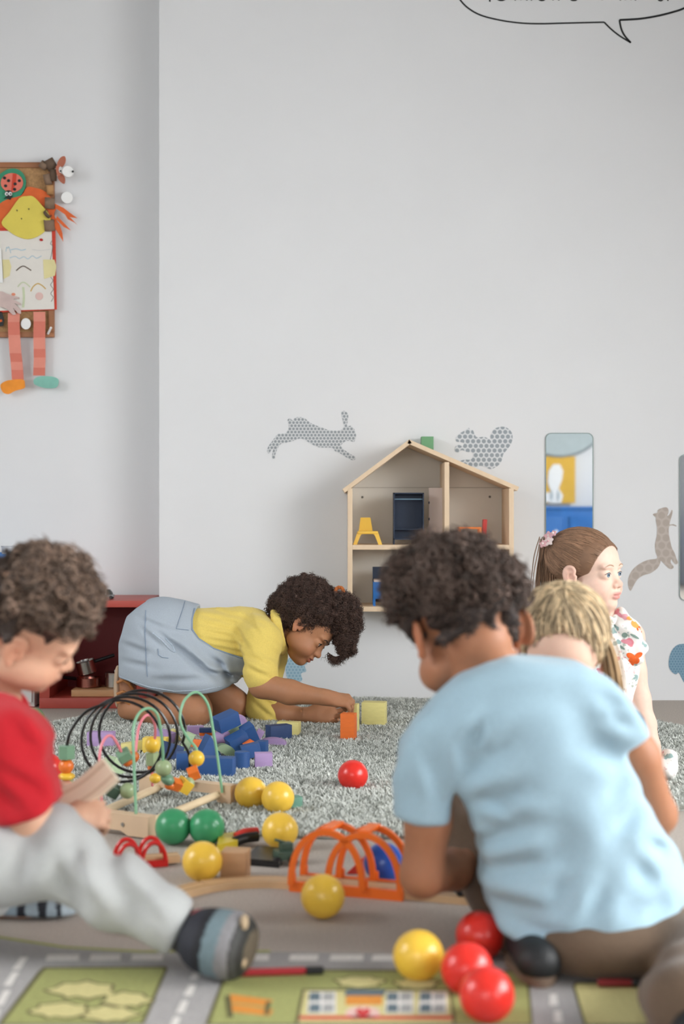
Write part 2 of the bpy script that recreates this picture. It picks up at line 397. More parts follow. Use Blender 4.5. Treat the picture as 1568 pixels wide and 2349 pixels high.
# ------------------------------------------------------------------ wall decals
def hexdots(name, cdot, cgap, a, r, edge=0.12):
    m, nt, b = new_mat(name); N, K = nt.nodes, nt.links
    tc = N.new('ShaderNodeTexCoord'); sx = N.new('ShaderNodeSeparateXYZ'); K.new(tc.outputs['Object'], sx.inputs[0])
    cx = N.new('ShaderNodeCombineXYZ'); K.new(sx.outputs[0], cx.inputs[0]); K.new(sx.outputs[2], cx.inputs[1])
    per = (a, a*1.7320508, 1)
    dv = N.new('ShaderNodeVectorMath'); dv.operation = 'DIVIDE'; dv.inputs[1].default_value = per; K.new(cx.outputs[0], dv.inputs[0])
    res = []
    for off in (0.0, 0.5):
        ad = N.new('ShaderNodeVectorMath'); ad.operation = 'ADD'; ad.inputs[1].default_value = (off+10, off+10, 0); K.new(dv.outputs[0], ad.inputs[0])
        fr = N.new('ShaderNodeVectorMath'); fr.operation = 'FRACTION'; K.new(ad.outputs[0], fr.inputs[0])
        sb = N.new('ShaderNodeVectorMath'); sb.operation = 'SUBTRACT'; sb.inputs[1].default_value = (0.5, 0.5, 0); K.new(fr.outputs[0], sb.inputs[0])
        ml = N.new('ShaderNodeVectorMath'); ml.operation = 'MULTIPLY'; ml.inputs[1].default_value = (per[0], per[1], 0); K.new(sb.outputs[0], ml.inputs[0])
        le = N.new('ShaderNodeVectorMath'); le.operation = 'LENGTH'; K.new(ml.outputs[0], le.inputs[0]); res.append(le.outputs['Value'])
    mn = N.new('ShaderNodeMath'); mn.operation = 'MINIMUM'; K.new(res[0], mn.inputs[0]); K.new(res[1], mn.inputs[1])
    mr = N.new('ShaderNodeMapRange'); mr.inputs[1].default_value = r*(1-edge); mr.inputs[2].default_value = r*(1+edge); K.new(mn.outputs[0], mr.inputs[0])
    mx = N.new('ShaderNodeMix'); mx.data_type = 'RGBA'; mx.inputs[6].default_value = cdot; mx.inputs[7].default_value = cgap
    K.new(mr.outputs[0], mx.inputs[0]); K.new(mx.outputs[2], b.inputs['Base Color']); b.inputs['Roughness'].default_value = 0.7
    return m
def decal(name, label, pts, m, sc, ox, oy, Y=WALL, n=3):
    pp = [P(ox+x/sc, oy+y/sc, Y-0.0005) for x, y in pts]
    pp = bez(pp, n, True)
    mb = MB(); mb.prism(pp, (0, -0.001, 0)); o = obj(name, mb, m, smooth=False); tag(o, label, 'wall decal'); return o
rabbit = [(200,110),(215,100),(228,112),(245,97),(270,93),(300,100),(330,125),(375,145),(410,158),(440,168),(490,172),(515,165),(527,148),(520,110),(512,75),(520,58),(535,60),(550,75),(552,100),(545,145),(565,143),(585,160),(595,185),(597,210),(585,237),(565,232),(540,232),(520,245),(510,262),(525,280),(560,305),(592,325),(590,340),(570,342),(530,320),(500,300),(475,290),(462,272),(420,270),(380,268),(340,250),(300,225),(270,218),(230,232),(190,242),(160,250),(140,280),(128,315),(128,335),(113,330),(115,290),(125,265),(105,285),(95,303),(82,295),(88,265),(110,235),(140,195),(165,190),(190,185),(205,165),(208,135)]
decal('rabbit_decal', 'grey dotted leaping rabbit decal left of the dollhouse roof', rabbit, hexdots('grey_dots', L(146, 152, 156), L(212, 214, 215), 0.0125, 0.0047), 2.529, 580, 920)
squirrel = [(1180,235),(1175,215),(1195,190),(1225,172),(1250,155),(1258,168),(1275,170),(1285,195),(1300,210),(1340,208),(1370,222),(1384,238),(1376,205),(1395,165),(1430,150),(1465,152),(1495,175),(1505,210),(1495,250),(1470,285),(1450,310),(1440,350),(1420,375),(1380,395),(1350,385),(1320,375),(1290,385),(1240,370),(1200,350),(1230,340),(1260,340),(1275,325),(1270,300),(1240,295),(1210,285),(1190,297),(1172,290),(1175,262),(1195,255),(1215,262),(1222,245),(1200,238)]
decal('squirrel_decal', 'grey dotted sitting squirrel decal above the dollhouse roof', squirrel, hexdots('grey_dots_large', L(150, 158, 164), L(214, 217, 219), 0.0185, 0.0072), 2.529, 580, 920)
brown = [(1250,985),(1290,975),(1300,945),(1340,925),(1385,918),(1405,940),(1408,970),(1395,1005),(1410,1000),(1430,970),(1440,945),(1450,960),(1440,1010),(1425,1060),(1420,1095),(1455,1092),(1490,1108),(1485,1115),(1450,1105),(1415,1115),(1410,1180),(1420,1240),(1440,1330),(1470,1390),(1490,1450),(1505,1490),(1485,1508),(1460,1490),(1435,1455),(1430,1490),(1460,1530),(1450,1550),(1420,1555),(1370,1510),(1330,1470),(1320,1500),(1290,1550),(1220,1600),(1150,1620),(1090,1660),(1050,1720),(1020,1778),(1000,1760),(988,1700),(1000,1630),(1040,1560),(1110,1500),(1200,1460),(1290,1445),(1275,1380),(1268,1300),(1285,1220),(1290,1130),(1278,1060),(1275,1020),(1255,1005)]
decal('squirrel_decal', 'taupe climbing squirrel decal beside the right edge mirror', brown, hexdots('taupe_dots', L(176, 164, 154), L(188, 178, 169), 0.03, 0.012), 4.506, 1220, 960)
bluep = [(1620,1130),(1568,1140),(1510,1150),(1460,1200),(1435,1280),(1440,1360),(1490,1410),(1520,1395),(1545,1440),(1568,1480),(1620,1520),(1760,1540),(1860,1480),(1880,1300),(1800,1160),(1700,1120)]
decal('hedgehog_decal', 'blue dotted rounded animal decal low on the wall at right edge', bluep, hexdots('blue_dots', L(98, 134, 156), L(128, 160, 178), 0.010, 0.0035), 3.843, 1160, 1180)
lb = [(660,1512),(680,1506),(700,1512),(704,1522),(698,1527),(702,1540),(690,1545),(692,1562),(664,1562),(655,1540)]
decal('bird_decal', 'pale blue checked decal low on the wall behind the girl in yellow', lb, hexdots('pale_blue_dots', L(140, 176, 196), L(172, 200, 212), 0.012, 0.0045), 1, 0, 0)

# speech bubble line and the lower ends of its lettering
M_ink = mat('black_wall_ink', L(20, 22, 22), rough=0.5, var=0.02)
rt = thing('speech_bubble_decal', 'black outlined speech bubble with lettering at the wall top', 'wall decal', P(1310, 60, WALL))
def ink(name, pts, r, parent=rt, n=10, smooth=True):
    pp = [P(a, b, WALL-0.0008) for a, b in pts]
    if smooth: pp = bez(pp, n)
    mb = MB(); m = len(pp); vs = []
    for i, p in enumerate(pp):
        d = (pp[min(i+1, m-1)]-pp[max(i-1, 0)]).normalized(); x = Vector((0, 1, 0)).cross(d)*r
        vs += [p-x, p+x]
    top = [v+Vector((0, -0.0008, 0)) for v in vs]; k = len(vs); fs = []
    for i in range(m-1):
        a = 2*i; fs += [(a, a+1, a+3, a+2), (k+a, k+a+2, k+a+3, k+a+1), (a, a+2, k+a+2, k+a), (a+1, k+a+1, k+a+3, a+3)]
    fs += [(0, k, k+1, 1), (k-2, k-1, 2*k-1, 2*k-2)]
    mb.add(vs+top, fs); return obj(name, mb, M_ink, parent, smooth=False)
ink('bubble_line', [(1030,-60),(1040,-25),(1055,0),(1075,20),(1105,36),(1150,47),(1195,53),(1240,54.5),(1300,53),(1385,51)], 0.0026)
ink('bubble_tail', [(1385,51),(1400,66),(1420,82),(1446,98)], 0.0026)
ink('bubble_tail', [(1446,98),(1432,82),(1424,66),(1420,46)], 0.0030)
ink('bubble_line', [(1420,46),(1468,43),(1510,36),(1545,27),(1568,19),(1600,2),(1625,-20),(1640,-50)], 0.0034)
for name, pts in (('letter', [(1123,4),(1122,-30)]), ('letter', [(1138,-10),(1140,-2),(1149,1),(1158,-2),(1160,-10),(1156,-24),(1142,-24),(1138,-10)]),
                  ('letter', [(1181,1),(1184,-30),(1195,0)]), ('letter', [(1208,1),(1207,-28),(1219,1)]), ('letter', [(1232,-8),(1236,-1),(1243,1),(1250,-3),(1251,-16),(1242,-26),(1232,-18),(1232,-8)]),
                  ('letter', [(1264,-28),(1268,0),(1274,-20),(1281,0),(1288,-28)]), ('letter', [(1308,-1),(1314,1),(1322,-1),(1324,-12),(1310,-24)]),
                  ('letter', [(1380,0),(1384,-28),(1390,-14),(1394,-28)]), ('letter', [(1422,1),(1424,-28),(1434,0)]), ('letter', [(1446,0),(1450,-30),(1457,1)]),
                  ('letter', [(1484,-2),(1486,-26)]), ('letter', [(1506,-8),(1510,0),(1517,1),(1522,-8),(1516,-22),(1506,-8)]), ('letter', [(1531,2),(1531,-28)])):
    ink(name, pts, 0.0026, n=6)

# ------------------------------------------------------------------ mirrors
m, nt, b = new_mat('mirror_silver'); b.inputs['Metallic'].default_value = 1; b.inputs['Roughness'].default_value = 0.015; b.inputs['Base Color'].default_value = (0.86, 0.88, 0.88, 1); M_mirror = m
M_medge = mat('mirror_edge_glass', L(150, 165, 162), rough=0.15, var=0.02)
def rrect(x0, y0, x1, y1, r, Y, n=8):
    out = []
    for cx, cy, a in ((x1-r, y0+r, -90), (x1-r, y1-r, 0), (x0+r, y1-r, 90), (x0+r, y0+r, 180)):
        for i in range(n+1):
            t = math.radians(a+90*i/n); out.append(P(cx+r*math.cos(t), cy+r*math.sin(t), Y))
    return out
for lab, (x0, y0, x1, y1) in (('tall rounded mirror right of the dollhouse reflecting yellow and blue', (1250, 993, 1360, 1366)), ('tall rounded mirror cut off by the right photo edge', (1557, 1042, 1667, 1378))):
    base = P((x0+x1)/2, y1, WALL)
    rt = thing('wall_mirror', lab, 'mirror', base, 'rounded wall mirrors')
    mb = MB(); mb.prism(rrect(x0, y0, x1, y1, 14, WALL-0.001), (0, -0.004, 0)); obj('glass_edge', mb, M_medge, rt, smooth=False)
    mb = MB(); mb.prism(rrect(x0+2, y0+2, x1-2, y1-2, 12, WALL-0.0052), (0, -0.0004, 0)); obj('mirror_glass', mb, M_mirror, rt, smooth=False)

# ------------------------------------------------------------------ dollhouse
M_pine = wood('dollhouse_pine', L(228, 202, 170), scale=20, stretch=(2, 2, 0.4), var=0.05)
M_dback = mat('dollhouse_back_board', L(224, 220, 210), rough=0.7, var=0.02, scale=8)
DY = 4.69; DD = WALL-DY-0.002
def dp(px, py): return P(px, py, DY)
rt = thing('dollhouse', 'open fronted pine dollhouse mounted on the white wall', 'dollhouse', dp(988, 1403)+Vector((0, DD/2, 0)))
pxm = F/DY
def dbox(name, x0, y0, x1, y1, m=M_pine, y_in=0.0, depth=None):
    a, b = dp(x0, y0), dp(x1, y1); d = DD if depth is None else depth
    mb = MB(); mb.box(((a.x+b.x)/2, DY+y_in+d/2, (a.z+b.z)/2), (b.x-a.x, d, a.z-b.z), bevel=0.0012); return obj(name, mb, m, rt)
dbox('side_panel', 797, 1120, 808, 1403); dbox('side_panel', 1167, 1120, 1178, 1403)
dbox('floor_shelf', 808, 1250, 1167, 1261); dbox('floor_shelf', 808, 1392, 1167, 1403)
dbox('partition', 1019, 1060, 1030, 1250, depth=DD-0.006)
mb = MB(); mb.prism([dp(a, b)+Vector((0, DD-0.005, 0)) for a, b in ((801, 1400), (1174, 1400), (1174, 1116), (938, 1020), (801, 1116))], (0, 0.004, 0)); obj('back_board', mb, M_dback, rt, smooth=False)
mb = MB(); a = dp(808, 1116); c = dp(1167, 1117); mb.box(((a.x+c.x)/2, DY+DD-0.0058, a.z), (c.x-a.x, 0.0012, 0.0012)); obj('board_seam', mb, mat('seam_brown', L(150, 140, 125), rough=0.8), rt)  # thin brown line across the back board
for e0, e1 in (((785, 1122), (938, 1008)), ((938, 1008), (1190, 1117))):
    a, c = dp(*e0), dp(*e1); d = (c-a).normalized(); nrm = Vector((d.z, 0, -d.x))
    if nrm.z > 0: nrm = -nrm
    mb = MB(); mb.prism([a, c, c+nrm*0.014, a+nrm*0.014], (0, DD, 0)); obj('roof_panel', mb, M_pine, rt, smooth=False)
for x, y in ((833, 1139), (1138, 1138)):
    c = dp(x, y)+Vector((0, DD-0.006, 0)); mb = MB(); mb.sphere(c, (0.004, 0.003, 0.004), 12, 8); obj('screw', mb, mat('dull_screw', L(120, 118, 112), rough=0.4, metal=0.6), rt)
a = P(979, 1019, WALL-0.05); mb = MB(); mb.box(a, (0.041, 0.06, 0.05), bevel=0.001); obj('chimney', mb, mat('green_chimney_paint', L(108, 160, 116), rough=0.6, var=0.03), rt)
# dollhouse furniture
def plast(name, c, rough=0.35): return mat(name, c, rough=rough, var=0.02, scale=10)
M_py = plast('yellow_toy_plastic', L(240, 194, 72)); M_po = plast('orange_toy_plastic', L(238, 130, 52)); M_pr = plast('red_toy_plastic', L(204, 54, 44))
M_navy = plast('navy_toy_plastic', L(26, 42, 66), 0.5); M_pblue = plast('blue_toy_plastic', L(30, 104, 176), 0.5)
FZ = dp(0, 1250).z
FY = DY+0.06
def fx(px): return P(px, 1250, FY).x
r2 = thing('toy_chair', 'yellow toy chair on the dollhouse upper floor', 'toy chair', (fx(843), FY, FZ))
mb = MB(); c = fx(840)
mb.box((c+0.004, FY, FZ+0.040), (0.068, 0.055, 0.010), eul(0, 0, 0), bevel=0.004); obj('seat', mb, M_py, r2)
mb = MB(); mb.prism([Vector((c-0.026, FY+0.026, FZ+0.04)), Vector((c+0.022, FY+0.026, FZ+0.04)), Vector((c+0.014, FY+0.036, FZ+0.090)), Vector((c-0.019, FY+0.036, FZ+0.090))], (0, 0.005, 0)); obj('backrest', mb, M_py, r2)
for sx, sy in ((-1, -1), (1, -1), (-1, 1), (1, 1)):
    mb = MB(); mb.prism([Vector((c+0.004+sx*0.034, FY+sy*0.024, FZ+0.043)), Vector((c+0.004+sx*0.014, FY+sy*0.024, FZ+0.040)), Vector((c+0.004+sx*0.024, FY+sy*0.025, FZ+0.030)), Vector((c+0.004+sx*0.036, FY+sy*0.026, FZ)), Vector((c+0.004+sx*0.048, FY+sy*0.026, FZ))], (0, -sy*0.010, 0)); obj('leg', mb, M_py, r2, smooth=False)
r2 = thing('toy_wardrobe', 'navy toy wardrobe with clothes rail on the upper floor', 'toy wardrobe', (fx(937), FY+0.02, FZ))
x0, x1 = fx(902), fx(972); zt = P(0, 1130, FY).z; yc = FY+0.03
for nm, cc, dd in (('side_panel', (x0+0.002, yc, (FZ+zt)/2), (0.004, 0.06, zt-FZ)), ('side_panel', (x1-0.002, yc, (FZ+zt)/2), (0.004, 0.06, zt-FZ)), ('back_panel', ((x0+x1)/2, yc+0.028, (FZ+zt)/2+0.008), (x1-x0, 0.003, zt-FZ-0.018)),
                   ('top_panel', ((x0+x1)/2, yc, zt-0.002), (x1-x0, 0.06, 0.004)), ('shelf', ((x0+x1)/2, yc, FZ+0.018), (x1-x0, 0.06, 0.004)), ('shelf', ((x0+x1)/2, yc+0.01, FZ+0.05), (x1-x0, 0.04, 0.003))):
    mb = MB(); mb.box(cc, dd); obj(nm, mb, M_navy, r2, smooth=False)
mb = MB(); mb.cyl((x0, yc-0.02, zt-0.022), (x1, yc-0.02, zt-0.022), 0.0018, n=8); obj('clothes_rail', mb, plast('rail_grey_blue', L(120, 150, 170)), r2)
r2 = thing('toy_screen', 'pale pink upright panel beside the navy toy wardrobe', 'toy furniture', (fx(1001), FY+0.05, FZ))
a, c = P(983, 1119, FY+0.05), P(1018, 1247, FY+0.05)
M_pk = plast('pale_pink_board', L(214, 196, 186), 0.6)
mb = MB(); mb.box(((a.x+c.x)/2, FY+0.05, (a.z+FZ)/2), (c.x-a.x, 0.012, a.z-FZ), bevel=0.001); obj('board', mb, M_pk, r2)
for k in range(3):
    mb = MB(); z = FZ+0.03+k*0.055; mb.box((a.x+0.0005, FY+0.044, z), (0.004, 0.006, 0.008)); obj('hinge', mb, M_navy, r2, smooth=False)
r2 = thing('toy_table', 'orange toy table on the dollhouse upper floor', 'toy table', (fx(1080), FY, FZ))
xa, xb = fx(1050), fx(1102); mb = MB(); mb.box(((xa+xb)/2, FY, FZ+0.055), (xb-xa, 0.06, 0.007), bevel=0.002); obj('table_top', mb, M_po, r2)
for sx in (xa+0.004, xb-0.004):
    for sy in (-0.026, 0.026):
        mb = MB(); mb.box((sx, FY+sy, FZ+0.026), (0.008, 0.008, 0.052), bevel=0.001); obj('leg', mb, M_po, r2)
r2 = thing('toy_chair', 'red toy chair behind the orange toy table', 'toy chair', (fx(1112), FY+0.02, FZ))
xc = fx(1113); mb = MB(); mb.box((xc, FY+0.04, FZ+0.058), (0.014, 0.04, 0.052), eul(0, 4, 0), bevel=0.003); obj('backrest', mb, M_pr, r2)
mb = MB(); mb.box((xc-0.012, FY+0.04, FZ+0.03), (0.03, 0.04, 0.006), bevel=0.002); obj('seat', mb, plast('salmon_toy_plastic', L(232, 130, 110)), r2)
for sx in (-0.024, 0.004):
    for sy in (0.024, 0.056):
        mb = MB(); mb.cyl((xc+sx, FY+sy, FZ), (xc+sx, FY+sy, FZ+0.03), 0.003, n=8); obj('leg', mb, M_pr, r2)
BZ = dp(0, 1392).z
r2 = thing('toy_bed', 'blue and navy toy bed on the dollhouse lower floor', 'toy bed', (fx(900), FY+0.03, BZ))
xa = fx(855); xb = fx(955)
mb = MB(); mb.box(((xa+xb)/2, FY+0.07, BZ+0.068), (xb-xa, 0.006, 0.118), bevel=0.001); obj('headboard', mb, M_navy, r2)
mb = MB(); mb.box(((xa+xb)/2, FY+0.02, BZ+0.052), (xb-xa, 0.09, 0.056), bevel=0.002); obj('body', mb, M_pblue, r2)
mb = MB(); mb.box(((xa+xb)/2, FY+0.02, BZ+0.083), (xb-xa-0.006, 0.086, 0.008), bevel=0.003); obj('mattress', mb, M_pk, r2)
for sx in (xa+0.004, xb-0.004):
    for sy in (-0.018, 0.058): mb = MB(); mb.box((sx, FY+sy, BZ+0.013), (0.008, 0.008, 0.026)); obj('leg', mb, M_pblue, r2, smooth=False)

# ------------------------------------------------------------------ red cabinet in the niche with cooking pots
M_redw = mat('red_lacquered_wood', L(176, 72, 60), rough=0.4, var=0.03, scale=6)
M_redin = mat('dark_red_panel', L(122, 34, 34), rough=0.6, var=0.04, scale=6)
CX0, CX1, CY0, CY1, CZ = -1.0, -0.645, 4.70, 5.03, 0.357
rt = thing('red_cabinet', 'low red open shelf cabinet behind the kneeling girl', 'cabinet', ((CX0+CX1)/2, (CY0+CY1)/2, 0))
CZ0 = 0.004
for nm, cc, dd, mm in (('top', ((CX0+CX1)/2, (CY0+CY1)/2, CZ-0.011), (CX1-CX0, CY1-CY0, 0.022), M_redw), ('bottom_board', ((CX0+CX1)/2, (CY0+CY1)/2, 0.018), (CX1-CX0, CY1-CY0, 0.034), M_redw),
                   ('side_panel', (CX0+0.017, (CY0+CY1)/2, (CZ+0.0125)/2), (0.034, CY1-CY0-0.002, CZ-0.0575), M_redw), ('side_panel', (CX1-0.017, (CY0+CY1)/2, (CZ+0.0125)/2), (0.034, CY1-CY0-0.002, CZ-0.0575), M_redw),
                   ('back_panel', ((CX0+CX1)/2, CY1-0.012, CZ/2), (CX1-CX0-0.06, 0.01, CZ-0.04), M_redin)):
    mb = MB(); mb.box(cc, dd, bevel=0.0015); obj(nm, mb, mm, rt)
SZ = 0.035
M_steel = mat('stainless_steel', L(190, 188, 184), rough=0.22, var=0.05, scale=20, metal=1.0)
M_copper = mat('reddish_steel', L(170, 110, 98), rough=0.25, var=0.05, metal=1.0)
M_blk = plast('black_plastic', L(24, 24, 25), 0.4)
tb = tag(obj('wooden_tray', MB().box((-0.80, 4.80, SZ+0.012), (0.20, 0.14, 0.022), bevel=0.002), wood('tray_wood', L(196, 150, 104), stretch=(0.5, 4, 4)), None), 'small wooden tray inside the red cabinet under the pots', 'tray')
def pot(label, c, r, h, R=None, m=M_steel, handle=True, lid=True):
    R = R or Matrix.Identity(3); c = Vector(c); t = thing('toy_pot', label, 'pot', c, 'toy pots in the cabinet')
    mb = MB(); mb.lathe(c, [(r*0.93, 0), (r, h*0.06), (r, h*0.96), (r*1.05, h), (r*0.97, h), (r*0.95, h*0.9), (r*0.9, h*0.1), (0.001, h*0.08)], 28, R); obj('pot_body', mb, m, t)
    if lid:
        mb = MB(); mb.lathe(c, [(r*1.02, h), (r*1.02, h*1.04), (r*0.8, h*1.10), (0.12*r, h*1.14), (0.12*r, h*1.2), (0.2*r, h*1.26), (0.001, h*1.28)], 28, R); obj('lid', mb, m, t)
    if handle:
        mb = MB(); mb.cyl(c+R @ Vector((r, 0, h*0.75)), c+R @ Vector((r+0.07, 0, h*0.8)), 0.006, n=10, bevel=0.002); obj('handle', mb, M_blk, t)
pot('small steel pot with a lid standing at right on the cabinet tray', (-0.765, 4.80, SZ+0.024), 0.034, 0.048, handle=False)
pot('reddish shallow pan lying on the cabinet tray', (-0.855, 4.81, SZ+0.024), 0.042, 0.032, m=M_copper, lid=False, R=eul(0, 0, 150))
pot('tilted steel pot stacked on top of the pan in the cabinet', (-0.862, 4.83, SZ+0.066), 0.032, 0.046, R=eul(0, -14, 20), lid=False)
# white cabinet left of it, half hidden
rt = thing('white_cabinet', 'white cabinet left of the red cabinet behind the boy', 'cabinet', (-1.30, 4.86, 0))
M_wcab = mat('white_laminate', L(224, 222, 218), rough=0.45, var=0.015)
mb = MB(); mb.box((-1.31, 4.88, 0.24), (0.58, 0.32, 0.472), bevel=0.002); obj('body', mb, M_wcab, rt)
for i in range(2):
    mb = MB(); mb.box((-1.455+0.29*i, 4.713, 0.24), (0.278, 0.016, 0.44), bevel=0.002); d = obj('door', mb, M_wcab, rt)
    mb = MB(); mb.cyl((-1.33+0.04*i, 4.705, 0.30), (-1.33+0.04*i, 4.688, 0.30), 0.008, n=12, bevel=0.002); obj('knob', mb, M_steel, d)
rt = thing('blue_tray', 'blue shallow tray on the white cabinet at left edge', 'tray', (-1.2, 4.80, 0.476))
mb = MB(); mb.box((-1.21, 4.82, 0.484), (0.26, 0.2, 0.014), bevel=0.003); obj('tray_base', mb, mat('blue_tray_plastic', L(40, 104, 168), rough=0.4), rt)
for cc, dd in (((-1.21, 4.722, 0.494), (0.26, 0.006, 0.034)), ((-1.21, 4.918, 0.494), (0.26, 0.006, 0.034)), ((-1.083, 4.82, 0.494), (0.006, 0.2, 0.034))):
    mb = MB(); mb.box(cc, dd, bevel=0.002); obj('tray_rim', mb, plast('tray_rim_blue', L(40, 104, 168)), rt)
t = thing('plastic_tub', 'clear greyish plastic tub standing in the blue tray', 'tub', (-1.13, 4.80, 0.492))
mb = MB(); mb.lathe((-1.125, 4.80, 0.4915), [(0.018, 0), (0.024, 0.042), (0.026, 0.044), (0.022, 0.044), (0.017, 0.004), (0.001, 0.004)], 24); obj('tub_body', mb, mat('cloudy_plastic', L(212, 214, 216), rough=0.3), t)
# toy car on the cabinet top
t = thing('toy_car', 'black and white toy car on the red cabinet top', 'toy car', (-0.80, 4.80, CZ))
bx, by = -0.793, 4.79
mb = MB(); mb.box((bx, by, CZ+0.011), (0.052, 0.028, 0.008), bevel=0.002); obj('chassis', mb, plast('grey_toy_plastic', L(120, 122, 122)), t)
mb = MB(); mb.box((bx-0.008, by, CZ+0.023), (0.018, 0.024, 0.018), bevel=0.003); obj('white_cab', mb, M_wcab, t)
mb = MB(); mb.prism([Vector((bx+a, by-0.012, CZ+b)) for a, b in ((0.001, 0.014), (0.021, 0.014), (0.019, 0.022), (0.011, 0.032), (0.001, 0.033))], (0, 0.024, 0)); obj('dark_hood', mb, plast('charcoal_toy_plastic', L(48, 56, 54)), t)
for sx in (-0.016, 0.017):
    for sy in (-1, 1):
        mb = MB(); mb.cyl((bx+sx, by+sy*0.011, CZ+0.006), (bx+sx, by+sy*0.016, CZ+0.006), 0.006, n=14, bevel=0.001); obj('wheel', mb, M_blk, t)
t = thing('toy_ball_figure', 'orange red rounded toy beside the toy car on the cabinet', 'toy', (bx-0.042, by, CZ))
mb = MB(); mb.sphere((bx-0.036, by-0.005, CZ+0.029), (0.012, 0.012, 0.013), 20, 12); obj('head', mb, plast('coral_toy_plastic', L(236, 112, 66)), t)
mb = MB(); mb.cyl((bx-0.036, by-0.005, CZ), (bx-0.036, by-0.005, CZ+0.02), 0.013, 0.009, n=18, bevel=0.002); obj('body', mb, plast('coral_toy_plastic_dark', L(220, 96, 56)), t)

# ------------------------------------------------------------------ pinboard with paper crafts
BY = NICHE
def q(x, y, Y): return P(x/4.05, 340+y/4.05, Y)
rt = thing('cork_pinboard', 'cork pinboard with a brown wooden frame at the left edge', 'pinboard', q(250, 1755, BY))
M_cork = mat('cork', L(180, 140, 96), rough=0.9, var=0.18, scale=160, bump=0.3, bscale=300)
M_bframe = wood('pinboard_frame_wood', L(158, 104, 66), stretch=(1, 1, 1))
tl, br = q(-560, 130, BY-0.02), q(500, 1755, BY-0.02)
mb = MB(); mb.box(((tl.x+br.x)/2, BY-0.008, (tl.z+br.z)/2), (br.x-tl.x-0.02, 0.012, tl.z-br.z-0.02)); obj('cork_sheet', mb, M_cork, rt, smooth=False)
fw = 0.019
for nm, cc, dd in (('frame_rail', ((tl.x+br.x)/2, BY-0.0115, tl.z-fw/2), (br.x-tl.x, 0.022, fw)), ('frame_rail', ((tl.x+br.x)/2, BY-0.0115, br.z+fw/2), (br.x-tl.x, 0.022, fw)),
                   ('frame_stile', (tl.x+fw/2, BY-0.0115, (tl.z+br.z)/2), (fw, 0.022, tl.z-br.z-2*fw)), ('frame_stile', (br.x-fw/2, BY-0.0115, (tl.z+br.z)/2), (fw, 0.022, tl.z-br.z-2*fw))):
    mb = MB(); mb.box(cc, dd, bevel=0.003); obj(nm, mb, M_bframe, rt)
def paper(c, name, var=0.04): return mat(name, c, rough=0.85, var=var, scale=25)
def flat(name, pts, Y, m, parent, t=0.0012, sm=0):
    pp = [q(x, y, Y) for x, y in pts]
    if sm: pp = bez(pp, sm, True)
    mb = MB(); mb.prism(pp, (0, -t, 0)); return obj(name, mb, m, parent, smooth=False)
def circ(cx, cy, rx, ry=None, n=20, a=0):
    ry = ry or rx; ca, sa = math.cos(a), math.sin(a)
    return [(cx+rx*math.cos(t)*ca-ry*math.sin(t)*sa, cy+rx*math.cos(t)*sa+ry*math.sin(t)*ca) for t in [2*math.pi*i/n for i in range(n)]]
Yb = BY-0.026
t = thing('ladybird_craft', 'paper ladybird on a green leaf pinned on the cork', 'paper craft', q(110, 520, Yb))
flat('leaf', [(-60, 540), (-40, 300), (40, 215), (120, 190), (190, 210), (235, 270), (240, 350), (200, 430), (120, 500), (20, 525)], Yb, paper(L(62, 146, 112), 'leaf_green_paper'), t, 0.003, 3)
flat('wings', circ(112, 322, 104, 90), Yb-0.004, paper(L(226, 122, 104), 'salmon_paper'), t, 0.003)
flat('wing_gap', [(104, 412), (120, 236), (154, 238), (146, 330)], Yb-0.0075, paper(L(206, 70, 48), 'red_paper'), t)
for x, y in ((42, 276), (80, 302), (52, 350), (180, 302), (140, 332), (136, 382)): flat('spot', circ(x, y, 15, 14, 14), Yb-0.0078, M_ink, t)
flat('head', circ(80, 420, 34, 28, 16), Yb-0.006, M_ink, t, 0.003)
for x in (62, 96): flat('eye', circ(x, 424, 16, 18, 14), Yb-0.0095, M_pwhite, t); flat('pupil', circ(x+3, 426, 7, 8, 10), Yb-0.0112, M_ink, t)
flat('mouth', [(35, 470), (70, 440), (120, 445), (95, 480), (60, 465)], Yb-0.0078, M_ink, t)
t = thing('paper_figure', 'paper doll with yellow face, orange hair and pink strip legs', 'paper craft', q(250, 2200, Yb))
M_opap = paper(L(222, 104, 52), 'orange_paper', 0.08)
flat('hair', [(-40, 760), (-30, 560), (60, 480), (200, 440), (250, 365), (330, 370), (430, 410), (520, 540), (500, 620), (520, 760)], Yb-0.001, M_opap, t, 0.003, 3)
for pts in ([(500, 510), (590, 555), (690, 630), (720, 650), (640, 640), (520, 560)], [(530, 630), (580, 680), (660, 765), (590, 730), (520, 660)], [(510, 660), (550, 700), (580, 790), (588, 870), (545, 800), (500, 720)], [(600, 610), (660, 650), (720, 715), (690, 690), (630, 660)]):
    flat('hair_strand', pts, Yb-0.005-0.002*random.Random(len(pts)+pts[0][0]).random(), M_opap, t, 0.0015)
flat('red_backing', [(-60, 740), (515, 740), (528, 1500), (-60, 1530)], Yb-0.003, paper(L(206, 70, 52), 'red_card'), t, 0.002)
M_draw = paper(L(226, 222, 214), 'drawing_paper', 0.02)
flat('body_sheet', [(-60, 770), (480, 765), (490, 1090), (505, 1495), (-60, 1512)], Yb-0.006, M_draw, t, 0.0015)
M_ylw = mat('yellow_craft_paper', L(222, 204, 92), rough=0.85, var=0.06, scale=12)
flat('face', [(15, 690), (90, 590), (180, 465), (250, 446), (310, 450), (380, 520), (470, 640), (440, 745), (360, 815), (260, 846), (160, 820), (70, 760)], Yb-0.009, M_ylw, t, 0.002, 3)
for x, y, r in ((158, 578, 7), (268, 565, 7), (200, 655, 6)): flat('face_dot', circ(x, y, r, r*1.2, 10), Yb-0.0115, paper(L(120, 110, 60), 'face_mark_%d' % x), t)
